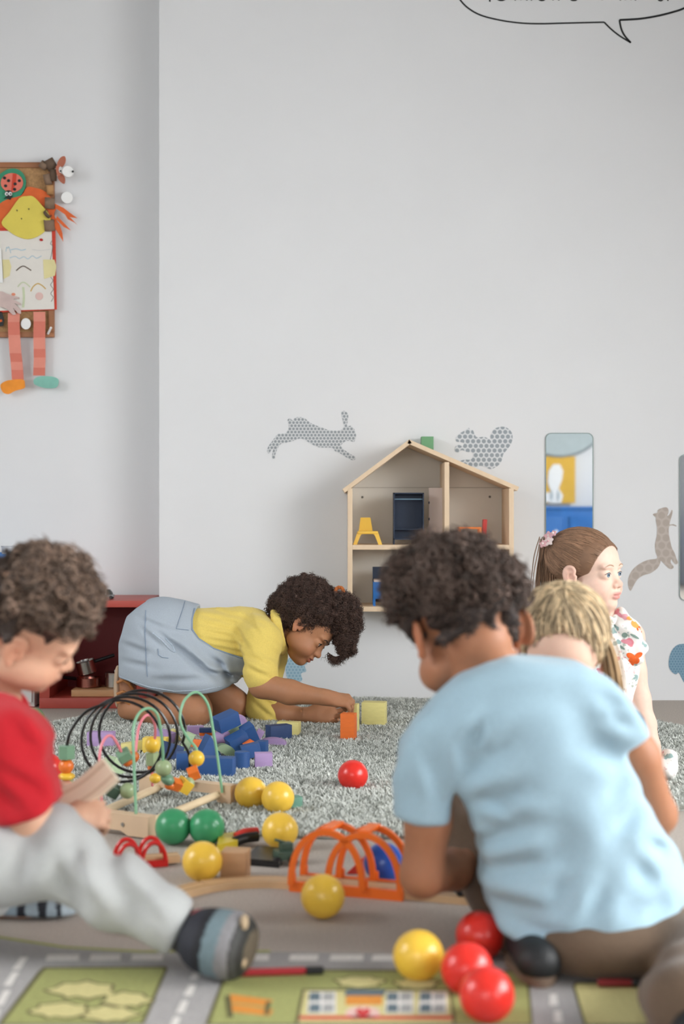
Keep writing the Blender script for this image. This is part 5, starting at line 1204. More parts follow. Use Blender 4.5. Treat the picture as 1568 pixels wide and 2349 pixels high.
# ---- hair
def rand_dirs(n, rng): v = rng.normal(size=(n, 3)); return v/np.linalg.norm(v, axis=1, keepdims=True)
def hair_cols(n, rng, base, var=0.25):
    g = np.clip(rng.normal(1, var, n), 0.4, 1.9)[:, None]; return np.array(base)[None]*g
def curls(name, root_pts, out_dirs, length, crad, turns, thick, base, m, parent, rng, steps=22, jitter=0.35, droop=0.0, var=0.25):
    N = len(root_pts); d = out_dirs+rng.normal(0, jitter, (N, 3)); d /= np.linalg.norm(d, axis=1, keepdims=True)
    a = np.cross(d, rand_dirs(N, rng)); a /= np.linalg.norm(a, axis=1, keepdims=True)+1e-9; b = np.cross(d, a)
    t = np.linspace(0, 1, steps); ph = rng.random(N)*6.28; tw = turns*(0.8+0.4*rng.random(N))*rng.choice([-1, 1], N)
    ang = ph[:, None]+2*np.pi*tw[:, None]*t[None]; ln = length*(0.75+0.5*rng.random(N)); cr = crad*(0.7+0.6*rng.random(N))
    grow = np.minimum(1, t*5)[None]
    Pp = root_pts[:, None]+d[:, None]*(ln[:, None]*t[None])[..., None]+(a[:, None]*np.cos(ang)[..., None]+b[:, None]*np.sin(ang)[..., None])*(cr[:, None]*grow)[..., None]
    Pp[..., 2] -= droop*(t[None]**2)*ln[:, None]
    return strands(name, Pp, thick*(0.7+0.6*rng.random(N)), hair_cols(N, rng, base, var), m, parent)
M_hair = mat('hair_strands', L(60, 45, 38), rough=0.6, var=0.12, scale=60, vcol=True, spec=0.4)
def skin(name): return mat(name, L(200, 150, 120), rough=0.52, var=0.03, scale=90, vcol=True, sss=0.12, spec=0.35, bump=0.04, bscale=900)
def cloth(name, c, bscale=900, bump=0.25, var=0.05, scale=300, sheen=0.15): return mat(name, c, rough=0.9, var=var, scale=scale, bump=bump, bscale=bscale, sheen=sheen, spec=0.2)
def XZ(pts, Y): return [(P(a, b, Y).x, P(a, b, Y).z) for a, b in pts]

HL = ((0, 0.105, -0.03), (0.100, 0.092, 0.108), 0.004)
EARL, EARR = ((-0.088, -0.004, 0.0), (0.030, 0.028, 0.036), 0.004), ((0.088, -0.004, 0.0), (0.030, 0.028, 0.036), 0.004)
def roots_from(o, n, rng):
    me = o.data; N = len(me.vertices); co = np.empty(N*3, f32); me.vertices.foreach_get('co', co); nr = np.empty(N*3, f32); me.vertex_normals.foreach_get('vector', nr)
    off = Vector((0, 0, 0)); q_ = o
    while q_ is not None: off += q_.location; q_ = q_.parent
    i = rng.integers(0, N, n); return co.reshape(-1, 3)[i].astype(float)+V3(off), nr.reshape(-1, 3)[i].astype(float)
# ------------------------------------------------------------------ person: girl in yellow shirt and denim pinafore, kneeling
def girl_yellow():
    rng = np.random.default_rng(11)
    root = thing('person', 'person in a yellow shirt and denim pinafore kneeling and reaching for blocks', 'person', G(430, 1666))
    f = (0.66, -0.26, -0.70); up = (0.70, 0.10, 0.70)
    R = frame(f, up); ear = V3(P(684, 1432, 4.285)); sc = 1.0
    Hd = Head(ear-R @ np.array((0.074, -0.006, 0.0))*sc, f, up, sc)
    S = Shape(); Hd.prims(S, mouth_open=0.0022, smile=0.001)
    nb = P(612, 1448, 4.36)
    S.cap(Hd.w((0, -0.03, -0.03)), nb, 0.036, 0.040, 0.02)
    hipR, hipL = P(380, 1500, 4.33), P(380, 1500, 4.41); pel = P(375, 1480, 4.36); ch = P(560, 1465, 4.36)
    S.cap(pel, ch, 0.085, 0.075, 0.03); S.cap(ch, nb, 0.07, 0.045, 0.03)
    kR, kL = P(448, 1630, 4.27), P(535, 1617, 4.42)
    aR, aL = P(300, 1640, 4.33), P(330, 1640, 4.47)
    S.cap(hipR, kR, 0.070, 0.050, 0.02); S.cap(hipL, kL, 0.070, 0.050, 0.02)
    S.chain([kR, P(370, 1632, 4.30), P(300, 1628, 4.33)], [0.048, 0.046, 0.030], 0.015); S.chain([kL, P(430, 1628, 4.45), P(360, 1628, 4.47)], [0.048, 0.046, 0.030], 0.015)
    S.chain([P(300, 1622, 4.33), P(284, 1560, 4.335)], [0.028, 0.026], 0.015); S.cap(P(292, 1600, 4.335), P(284, 1632, 4.335), 0.026, 0.018, 0.02)
    shR, elR, wrR = P(598, 1462, 4.25), P(600, 1572, 4.18), P(748, 1600, 4.10)
    S.chain([ch, shR, elR, P(665, 1588, 4.14), wrR], [0.06, 0.042, 0.037, 0.035, 0.022], 0.015)
    shL, elL, wrL = P(615, 1490, 4.46), P(606, 1626, 4.40), P(708, 1640, 4.31)
    S.chain([ch, shL, elL, P(655, 1637, 4.36), wrL], [0.06, 0.042, 0.036, 0.031, 0.019], 0.012)
    hand(S, wrR, (0.94, 0.02, -0.16), (0.25, -0.45, 0.9), 1.10, 1, curls=[(0.75, 0.75, 0.35), (0.85, 0.65, 0.3), (0.8, 0.7, 0.3), (0.7, 0.8, 0.4)], spread=0.10, thumb=(0.35, 0.75, -0.7), tcurl=0.25)
    hand(S, wrL, (0.97, -0.12, 0.05), (-0.1, 0.80, -0.6), 1.18, -1, curls=[(0.10, 0.30, 0.25), (0.15, 0.4, 0.3), (0.2, 0.5, 0.3), (0.25, 0.55, 0.35)], spread=0.22, thumb=(0.55, 0.85, -0.25), tcurl=0.25)
    base, lip, fl = L(178, 126, 92)[:3], L(168, 92, 80)[:3], L(190, 118, 86)[:3]
    fine = [(Hd.w((0, 0.0, 0.01)), 0.135, 0.0021), (V3(wrR)+np.array((0.055, 0, -0.015)), (0.075, 0.06, 0.065), 0.0021), (V3(wrL)+np.array((0.055, -0.01, 0.0)), (0.075, 0.06, 0.06), 0.0021)]
    bd1 = sculpt('body', S, 0.0055, skin('skin_warm_brown'), root, fine, lambda v: Hd.paint(v, base, lip, fl))
    Hd.eyes(root, L(64, 44, 32), (0.0, 0, -0.15)); Hd.brows(root, mat('brow_dark', L(58, 40, 32), rough=0.8), 0.0018, body=bd1); Hd.lashes(root, mat('lash_black', L(24, 18, 16), rough=0.6), body=bd1, th=0.0013)
    # yellow shirt
    T = Shape()
    T.cap(P(430, 1470, 4.36), P(565, 1467, 4.36), 0.100, 0.099, 0.03); T.cap(P(565, 1467, 4.36), P(618, 1455, 4.36), 0.094, 0.056, 0.03)
    T.ell(P(590, 1510, 4.37), (0.07, 0.08, 0.07), k=0.03)
    T.chain([P(590, 1450, 4.28), P(600, 1470, 4.25), P(597, 1545, 4.187)], [0.050, 0.056, 0.050], 0.03)
    T.cap(P(597, 1540, 4.187), P(599, 1552, 4.183), 0.053, 0.050, 0.004)        # rolled cuff
    T.chain([P(610, 1480, 4.43), P(615, 1500, 4.46), P(604, 1622, 4.405), P(618, 1640, 4.39)], [0.050, 0.055, 0.050, 0.045], 0.03)
    T.cap(P(612, 1634, 4.395), P(622, 1640, 4.385), 0.050, 0.048, 0.004)
    R_ = V3(elR)-V3(shR)
    T.plane(P(640, 1460, 4.3), (0.9, 0, 0.1)) if False else None
    T.cap(P(632, 1432, 4.36), P(655, 1418, 4.36), 0.046, 0.043, 0.006, 's')     # neck hole
    for i in range(7):
        y = 1402+i*17; T.fold2((445+i*4, y-6), (545+i*5, y+14), 4.25, 0.0065, 0.0045, 4.36)
    for a_, b_ in (((556, 1398), (600, 1462)), ((570, 1500), (628, 1524)), ((566, 1524), (622, 1548)), ((548, 1416), (580, 1440)), ((530, 1436), (575, 1492)), ((585, 1426), (612, 1438)), ((535, 1470), (560, 1530))): T.fold2(a_, b_, 4.21, 0.008, 0.006, 4.36)
    for a_, b_ in (((585, 1590), (640, 1630)), ((580, 1610), (630, 1648)), ((600, 1580), (650, 1610))): T.fold2(a_, b_, 4.36, 0.008, 0.006, 4.44)
    T.wave((0.3, 0.5, 0.8), 120, 0.0008, 0.4, 1.4)
    M_ys = cloth('yellow_cotton', L(232, 206, 110))
    sculpt('shirt', T, 0.0036, M_ys, root)
    C = Shape(); nd = V3((0.96, -0.05, 0.20)); nd /= np.linalg.norm(nd); ux = np.cross(nd, (0, 1, 0)); ux /= np.linalg.norm(ux); uy = np.cross(nd, ux); cc = V3(P(643, 1447, 4.345))
    ringp = [cc+ux*0.064*math.cos(a)+uy*0.060*math.sin(a) for a in [2*math.pi*i/22 for i in range(23)]]
    for i in range(22): C.cap(ringp[i]-nd*0.008, ringp[i+1]-nd*0.008, 0.0085, 0.0085, 0.004); C.cap(ringp[i]+nd*0.006-(ringp[i]-cc)*0.10, ringp[i+1]+nd*0.006-(ringp[i+1]-cc)*0.10, 0.006, 0.006, 0.010)
    sculpt('collar', C, 0.003, M_ys, root)
    # denim pinafore
    D = Shape()
    D.ell(P(368, 1470, 4.36), (0.136, 0.135, 0.132), k=0.0)
    D.cap(P(400, 1474, 4.36), P(520, 1476, 4.36), 0.122, 0.112, 0.04)
    D.ell(P(410, 1525, 4.34), (0.150, 0.140, 0.10), k=0.05); D.ell(P(470, 1560, 4.345), (0.125, 0.15, 0.075), k=0.05); D.ell(P(350, 1545, 4.36), (0.112, 0.135, 0.09), k=0.04)
    D.ell(P(530, 1545, 4.40), (0.055, 0.09, 0.05), k=0.04)
    out = [(262, 1562), (262, 1480), (280, 1420), (330, 1376), (380, 1360), (440, 1352), (520, 1362), (524, 1374), (470, 1378), (448, 1392), (438, 1420), (437, 1445), (452, 1468), (490, 1492), (530, 1506), (566, 1516), (570, 1535), (556, 1558), (540, 1572), (520, 1580), (470, 1592), (420, 1594), (370, 1590), (320, 1578), (290, 1566)]
    D.poly(XZ(out, 4.22), 0.004)
    D.cap(P(440, 1660, 4.345), P(440, 1603, 4.345), 0.13, 0.10, 0.01, 's')
    for a, b, w, d in (((365, 1455), (470, 1540), 0.010, 0.010), ((400, 1470), (500, 1560), 0.009, 0.008), ((470, 1540), (560, 1560), 0.010, 0.010), ((300, 1415), (400, 1450), 0.008, 0.004), ((275, 1480), (350, 1500), 0.010, 0.005), ((280, 1520), (360, 1530), 0.010, 0.004), ((350, 1560), (500, 1555), 0.012, 0.004), ((500, 1520), (530, 1570), 0.008, 0.007), ((320, 1440), (380, 1490), 0.008, 0.005), ((440, 1400), (470, 1470), 0.012, 0.003), ((480, 1510), (520, 1535), 0.010, 0.006)):
        D.fold2(a, b, 4.22, w*0.95, d*1.6, 4.36)
    D.wave((0.6, 0.3, 0.7), 70, 0.0012, 0.9, 1.6)
    M_den = mat('light_denim', L(172, 182, 192), rough=0.9, var=0.10, scale=500, stretch=(1, 1, 3), bump=0.25, bscale=1200)
    dn = sculpt('pinafore', D, 0.0045, M_den, root)
    bpy.context.view_layer.update(); dg = bpy.context.evaluated_depsgraph_get()
    def onto(px, py, o=dn, lift=0.0015):
        d = (P(px, py, 1.0)-Vector((0, 0, EYE))).normalized(); mw = Matrix.Translation(Vector((0, 0, 0)))
        off = Vector((0, 0, 0)); qq = o
        while qq is not None: off += qq.location; qq = qq.parent
        ok, loc, nr, _ = o.ray_cast(Vector((0, 0, EYE))-off, d)
        return (loc+off-d*lift) if ok else None
    M_st = mat('denim_stitching', L(138, 154, 174), rough=0.9, var=0.1); M_hem = mat('faded_denim_hem', L(178, 190, 202), rough=0.9, var=0.14, scale=300)
    def seam(nm, pts, r, m):
        pp = []
        for i in range(len(pts)-1):
            for k in range(8): t = k/8; pp.append(onto(pts[i][0]*(1-t)+pts[i+1][0]*t, pts[i][1]*(1-t)+pts[i+1][1]*t))
        pp = [p for p in pp if p]
        if len(pp) > 3: mb = MB(); mb.tube(pp, r, n=6); obj(nm, mb, m, dn)
    seam('side_seam', [(334, 1400), (332, 1450), (334, 1500), (338, 1560)], 0.0012, M_st)
    seam('pocket_edge', [(350, 1452), (372, 1470), (392, 1492), (402, 1496), (395, 1480), (378, 1462)], 0.0022, M_hem)
    seam('pocket_stitch', [(362, 1488), (363, 1502), (372, 1508), (388, 1510)], 0.001, M_st)
    seam('back_seam', [(425, 1376), (418, 1400), (404, 1442), (437, 1446)], 0.001, M_st)
    seam('hem_stitch', [(270, 1550), (300, 1562), (340, 1576), (400, 1586), (460, 1584), (520, 1572)], 0.0014, M_hem)
    seam('armhole_binding', [(446, 1396), (440, 1420), (440, 1444), (455, 1465), (490, 1488), (530, 1502), (560, 1511)], 0.0028, M_st)
    # sandal
    M_sole = mat('sandal_sole_beige', L(196, 168, 140), rough=0.7); M_strap = mat('sandal_strap_tan', L(190, 126, 72), rough=0.6)
    sd = Shape(); sd.ell(P(270, 1575, 4.335), (0.012, 0.030, 0.066), k=0); sl = sculpt('sandal', sd, 0.003, M_sole, root)
    for y in (1566, 1592, 1612):
        mb = MB(); mb.tube([P(268, y, 4.30), P(282, y-6, 4.297), P(296, y+2, 4.30), P(304, y+14, 4.315)], 0.0045, n=8); obj('strap', mb, M_strap, sl)
    # hair: rounded afro with a front puff held by a scrunchie
    base = L(84, 64, 56)[:3]; dark = L(50, 37, 33)[:3]
    hb = Shape()
    for dlt in ((0, -0.042, 0.054, 0.094, 0.098, 0.090), (0, -0.002, 0.080, 0.084, 0.070, 0.062), (0, -0.070, 0.010, 0.076, 0.066, 0.060)):
        hb.ell(Hd.w(dlt[:3]), np.array(dlt[3:])*sc, Hd.R, 0.02)
    hb.ell(Hd.w((0, 0.105, -0.01)), np.array((0.11, 0.075, 0.088))*sc, Hd.R, 0.010, 's')
    for x in (-1, 1): hb.ell(Hd.w((x*0.090, 0.022, -0.026)), np.array((0.045, 0.046, 0.042))*sc, Hd.R, 0.008, 's')
    for i, dv in enumerate(((1, .3, .2), (.2, 1, .4), (.3, .2, 1))): hb.wave(dv, 130+20*i, 0.0032, i, 2.2); hb.wave(dv, 330+20*i, 0.0014, i+2, 2.0)
    hair = sculpt('hair', hb, 0.0032, M_hair, root, col=lambda v: np.tile(np.array(dark), (len(v), 1)), smooth_it=1, one=True)
    rp, rn = roots_from(hair, 9000, rng); curls('curl_strands', rp-rn*0.004, rn, 0.016, 0.0036, 2.2, 0.00085, base, M_hair, hair, rng, steps=16, jitter=0.55, var=0.35)
    pb = Shape(); pb.ell(P(790, 1412, 4.335), (0.044, 0.046, 0.060), k=0.02); pb.ell(P(794, 1462, 4.33), (0.028, 0.036, 0.052), k=0.02); pb.ell(P(774, 1396, 4.335), (0.034, 0.044, 0.040), k=0.02)
    for i, dv in enumerate(((1, .3, .2), (.2, 1, .4), (.3, .2, 1))): pb.wave(dv, 130+20*i, 0.0036, i, 2.2); pb.wave(dv, 330+20*i, 0.0014, i+2, 2.0)
    puff = sculpt('hair_puff', pb, 0.0032, M_hair, root, col=lambda v: np.tile(np.array(dark), (len(v), 1)), smooth_it=1, one=True)
    rp, rn = roots_from(puff, 3800, rng); curls('curl_strands', rp-rn*0.004, rn+np.array((0, 0, -0.3)), 0.018, 0.0038, 2.2, 0.00085, base, M_hair, puff, rng, steps=16, jitter=0.55, var=0.35)
    n = 240; tt = rng.random(n); wpt = np.stack([V3(P(752+56*a, 1496+10*math.sin(a*5), 4.32+0.02*b)) for a, b in zip(tt, rng.random(n))]); curls('loose_curls', wpt, np.tile((0, 0, -1.0), (n, 1)), 0.030, 0.0035, 3, 0.0008, base, M_hair, puff, rng, steps=18, jitter=0.3)
    mb = MB(); c0 = P(778, 1356, 4.33); mb.tube([c0+Vector((0.012*math.cos(a), 0.016*math.sin(a)*0.6, 0.011*math.sin(a))) for a in [2*math.pi*i/18 for i in range(18)]], [0.0055+0.0012*math.sin(3*i) for i in range(18)], n=8, closed=True); obj('scrunchie', mb, mat('rust_scrunchie', L(176, 96, 40), rough=0.7, var=0.3, scale=200), root)
girl_yellow()
def hair_base(Hd, off, cuts, m, root, col, h=0.0035, waves=0.0, extra=(), big=0.0):
    B = Shape(); sc = Hd.s
    B.ell(Hd.w((0, -0.016, 0.044)), np.array((0.071+off, 0.088+off, 0.071+off))*sc, Hd.R, 0)
    B.ell(Hd.w((0, 0.024, 0.040)), np.array((0.0605+off, 0.055+off*0.8, 0.049+off))*sc, Hd.R, 0.02)
    for c, r, k in extra: B.ell(Hd.w(c), np.array(r)*sc, Hd.R, k)
    for c, r, k in cuts: B.ell(Hd.w(c), np.array(r)*sc, Hd.R, k, 's')
    if big:
        for i, dv in enumerate(((1, .3, .2), (.2, 1, .4), (.3, .2, 1))): B.wave(dv, 105+15*i, big, i, 2.2)
    if waves:
        for i, dv in enumerate(((1, .3, .2), (.2, 1, .4), (.3, .2, 1))): B.wave(dv, 210+20*i, waves, i, 2.0)
    return sculpt('hair', B, h, m, root, col=lambda v: np.tile(np.array(col), (len(v), 1)), smooth_it=1, one=True)
def combed(name, Hd, roots, targets, lift, rad, base, m, parent, rng, steps=14, tail=None, var=0.2, wob=0.0015):
    """strands combed along the scalp from root directions to target directions"""
    t = np.linspace(0, 1, steps)[None, :, None]
    a = roots/np.linalg.norm(roots, axis=1, keepdims=True); b = targets/np.linalg.norm(targets, axis=1, keepdims=True)
    d = a[:, None]*(1-t)+b[:, None]*t; d /= np.linalg.norm(d, axis=2, keepdims=True)
    N = len(a); off = (lift[0]+(lift[1]-lift[0])*np.sin(np.pi*np.minimum(t[..., 0]*0.9+0.05, 1))+rng.random((N, 1))*lift[2])
    rr = Hd.radial(d, off)
    Q = SC0+d*rr+wob*np.sin(t*6+rng.random((N, 1, 1))*6)*rng.normal(0, 1, (N, 1, 3))
    W = Hd.t+(Q*Hd.s) @ Hd.R.T
    return strands(name, W, rad*(0.7+0.6*rng.random(N)), hair_cols(N, rng, base, var), m, parent, sides=4)

# ------------------------------------------------------------------ person: boy in the light blue T-shirt, back to the camera
def boy_blue():
    rng = np.random.default_rng(21)
    root = thing('person', 'person in a light blue T-shirt squatting with the back to us', 'person', Vector((0.33, 1.98, 0)))
    Y0 = 2.14
    Hd = Head(P(1069, 1462, Y0), (-0.30, 0.86, -0.40), (-0.22, 0.42, 0.88), 1.05)
    S = Shape(); Hd.prims(S)
    nb = P(1160, 1620, 2.10)
    S.chain([Hd.w((0, -0.040, -0.02)), P(1110, 1545, 2.125), nb], [0.046, 0.043, 0.048], 0.02)
    S.cap(nb, P(1300, 1950, 2.09), 0.07, 0.09, 0.03); S.cap(P(1300, 1950, 2.09), P(1345, 2140, 2.09), 0.09, 0.1, 0.03)
    shL, elL = P(995, 1700, 2.07), P(968, 2008, 2.075); wrL = P(1110, 1975, 2.27)
    S.chain([nb, shL, P(982, 1880, 2.07), elL, P(1035, 1995, 2.17), wrL], [0.05, 0.034, 0.033, 0.031, 0.030, 0.021], 0.015)
    hand(S, wrL, (0.5, 0.8, -0.2), (-0.3, 0.2, 0.9), 1.0, -1, curl=(0.5, 0.6, 0.4))
    shR, elR = P(1400, 1640, 2.04), P(1506, 1868, 2.10); wrR = P(1420, 1985, 2.30)
    S.chain([nb, shR, P(1462, 1740, 2.06), elR, P(1480, 1930, 2.2), wrR], [0.05, 0.034, 0.031, 0.028, 0.028, 0.020], 0.015)
    hand(S, wrR, (-0.4, 0.9, -0.1), (0.3, 0.0, 0.95), 1.0, 1, curl=(0.5, 0.6, 0.4))
    hipL, kL, anL = P(1270, 2120, 2.10), P(1085, 1895, 2.34), P(1205, 2195, 2.08)
    hipR, kR, anR = P(1455, 2160, 2.08), P(1665, 2250, 1.94), P(1600, 2300, 1.76)
    S.chain([hipL, kL, anL], [0.06, 0.042, 0.03], 0.015); S.chain([hipR, kR, anR], [0.06, 0.045, 0.03], 0.015)
    S.ell(Hd.w((0.088, -0.016, 0.002)), (0.0065, 0.017, 0.031), Hd.R @ np.array(eul(0, 0, 25)), 0.006)
    base, lip, fl = L(164, 112, 82)[:3], L(160, 90, 80)[:3], L(200, 112, 72)[:3]
    sculpt('body', S, 0.006, skin('skin_brown'), root, [(Hd.w((0, 0, 0.01)), 0.135, 0.003), (V3(wrL)+np.array((0.03, 0.05, 0)), 0.07, 0.003), (V3(wrR)+np.array((-0.03, 0.05, 0)), 0.07, 0.003)], lambda v: Hd.paint(v, base, lip, fl))
    # T-shirt
    T = Shape()
    T.ell(P(1215, 1665, 2.06), (0.138, 0.095, 0.115), k=0); T.ell(P(1262, 1800, 2.07), (0.140, 0.105, 0.14), k=0.03); T.ell(P(1322, 1965, 2.085), (0.150, 0.122, 0.14), k=0.03); T.ell(P(1352, 2085, 2.09), (0.158, 0.140, 0.10), k=0.03)
    T.ell(P(1330, 2150, 2.09), (0.150, 0.135, 0.06), k=0.03)
    T.ell(P(1240, 1580, 2.06), (0.085, 0.062, 0.055), k=0.04)
    T.chain([P(1080, 1640, 2.06), P(985, 1710, 2.07), P(968, 1895, 2.07)], [0.06, 0.058, 0.047], 0.03)
    T.chain([P(1340, 1600, 2.05), P(1402, 1640, 2.04), P(1470, 1735, 2.055)], [0.058, 0.055, 0.044], 0.03)
    out = [(1120, 1524), (1172, 1508), (1340, 1526), (1400, 1554), (1442, 1600), (1472, 1650), (1486, 1686), (1440, 1724), (1462, 1790), (1502, 1876), (1532, 1925), (1575, 1958), (1640, 2010), (1610, 2056), (1568, 2080), (1510, 2125), (1420, 2160), (1320, 2176), (1220, 2168), (1150, 2140), (1106, 2090), (1103, 2040), (1112, 1990), (1095, 1930), (1075, 1880), (1058, 1840), (1042, 1800), (1040, 1895), (1030, 1908), (960, 1904), (896, 1888), (902, 1800), (922, 1720), (950, 1668), (1000, 1605), (1060, 1558)]
    T.poly(XZ(out, 2.02), 0.012)
    T.chain([P(1110, 1500, 2.03), P(1130, 1555, 2.06)], [0.056, 0.040], 0.008)if False else None
    T.cap(P(1150, 2230, 2.09), P(1540, 2225, 2.09), 0.05, 0.05, 0.01, 's')
    T.cap(P(965, 1925, 2.07), P(964, 1950, 2.07), 0.040, 0.045, 0.004, 's')
    fl_ = [((1060, 1770), (1170, 1690), .018, .010), ((1050, 1740), (1120, 1640), .016, .008), ((1075, 1860), (1200, 1800), .018, .011), ((1090, 1900), (1230, 1880), .018, .011), ((1095, 1950), (1190, 1905), .014, .009), ((1115, 2010), (1260, 1960), .018, .010), ((1120, 2075), (1260, 2090), .016, .013), ((1150, 2110), (1300, 2135), .014, .010), ((1300, 1990), (1260, 2080), .018, .009), ((1380, 2010), (1330, 2100), .018, .008), ((1440, 1960), (1500, 2040), .018, .009), ((1430, 1740), (1330, 1700), .020, .007), ((1440, 1780), (1380, 1830), .018, .007), ((1470, 1840), (1400, 1900), .018, .008), ((1420, 1620), (1360, 1590), .014, .006), ((1445, 1660), (1380, 1640), .012, .007), ((960, 1700), (1010, 1830), .014, .007), ((1000, 1700), (1025, 1800), .012, .008), ((940, 1740), (950, 1860), .012, .005), ((1270, 1850), (1290, 1990), .03, .008), ((1480, 1930), (1540, 1970), .012, .009), ((1460, 2090), (1540, 2060), .018, .008), ((1100, 1660), (1080, 1720), .014, .007), ((1180, 1860), (1120, 1840), .012, .008)]
    for a, b, w, d in fl_:
        T.fold2(a, b, 2.0, w*0.9, d*1.15, 2.12)
    T.wave((0.5, 0.2, 0.8), 55, 0.0016, 0.3, 1.8)
    M_sh = cloth('light_blue_jersey', L(160, 188, 202), bump=0.15)
    sculpt('t_shirt', T, 0.0048, M_sh, root)
    # trousers
    B = Shape()
    B.ell(P(1375, 2140, 2.06), (0.132, 0.135, 0.062), k=0)
    B.chain([hipL, kL], [0.085, 0.060], 0.03); B.chain([kL, P(1195, 2170, 2.10)], [0.058, 0.042], 0.02)
    B.chain([hipR, P(1655, 2245, 1.95)], [0.068, 0.070], 0.03); B.chain([P(1650, 2245, 1.93), P(1592, 2290, 1.80), P(1585, 2310, 1.70)], [0.078, 0.062, 0.055], 0.03)
    B.plane((0, 0, 0.008), (0, 0, -1))
    for a, b, w, d in (((1490, 2130), (1480, 2200), .02, .012), ((1540, 2150), (1500, 2250), .015, .008), ((1530, 2200), (1500, 2330), .012, .006)): B.fold(P(*a, 1.9), P(*b, 1.8), w, d)
    B.wave((0.5, 0.4, 0.6), 60, 0.002, 0.5, 1.6)
    sculpt('trousers', B, 0.006, cloth('brown_corduroy', L(100, 82, 66), var=0.12), root)
    xs = P(1228, 2200, 1.985).x; Z = Shape(); Z.cap((xs, 1.955, 0.030), (xs-0.006, 2.07, 0.030), 0.031, 0.030, 0); Z.plane((0, 0, 0.016), (0, 0, -1))
    sh = sculpt('shoe', Z, 0.004, mat('black_shoe', L(22, 24, 26), rough=0.6), root)
    mb = MB(); x = xs; mb.prism([(x+0.033*math.cos(a)-0.003+(0.003 if math.sin(a) < 0 else -0.003), 2.01+(0.092 if math.sin(a) > 0 else 0.088)*math.sin(a), 0.006) for a in [2*math.pi*i/28 for i in range(28)]], (0, 0, 0.012)); obj('sole', mb, mat('shoe_sole_tan', L(120, 100, 84), rough=0.7), sh)
    c_ = P(1585, 2310, 1.70); Z = Shape(); Z.cap((c_.x, 1.66, 0.042), (c_.x-0.02, 1.56, 0.040), 0.036, 0.030, 0); Z.plane((0, 0, 0.010), (0, 0, -1)); sculpt('shoe', Z, 0.005, mat('black_shoe_leather', L(22, 24, 26), rough=0.6), root)
    # hair
    base = L(84, 68, 60)[:3]; dark = L(50, 40, 36)[:3]
    hr = hair_base(Hd, 0.008, [HL, ((-0.100, -0.010, -0.004), (0.046, 0.042, 0.046), 0.006), ((0.100, -0.012, 0.0), (0.046, 0.046, 0.050), 0.006), ((0, -0.02, -0.108), (0.12, 0.13, 0.058), 0.010)], M_hair, root, dark, h=0.004, waves=0.0025, extra=(((-0.010, 0.01, 0.076), (0.076, 0.082, 0.054), 0.02), ((-0.028, -0.03, 0.072), (0.078, 0.074, 0.056), 0.02)), big=0.0045)
    rp, rn = roots_from(hr, 4200, rng); q = Hd.loc(rp); kp = ~((np.abs(q[:, 0]) > 0.058) & (q[:, 2] < 0.046) & (q[:, 1] > -0.055)); rp, rn, q = rp[kp], rn[kp], q[kp]; lo_ = q[:, 2] < 0.02
    curls('short_curls', (rp-rn*0.004)[lo_], rn[lo_], 0.008, 0.0020, 1.5, 0.0011, base, M_hair, hr, rng, steps=12, jitter=0.6, var=0.3)
    curls('curl_strands', (rp-rn*0.006)[~lo_], rn[~lo_], 0.024, 0.0065, 1.8, 0.0016, base, M_hair, hr, rng, steps=20, jitter=0.5, var=0.45)
boy_blue()

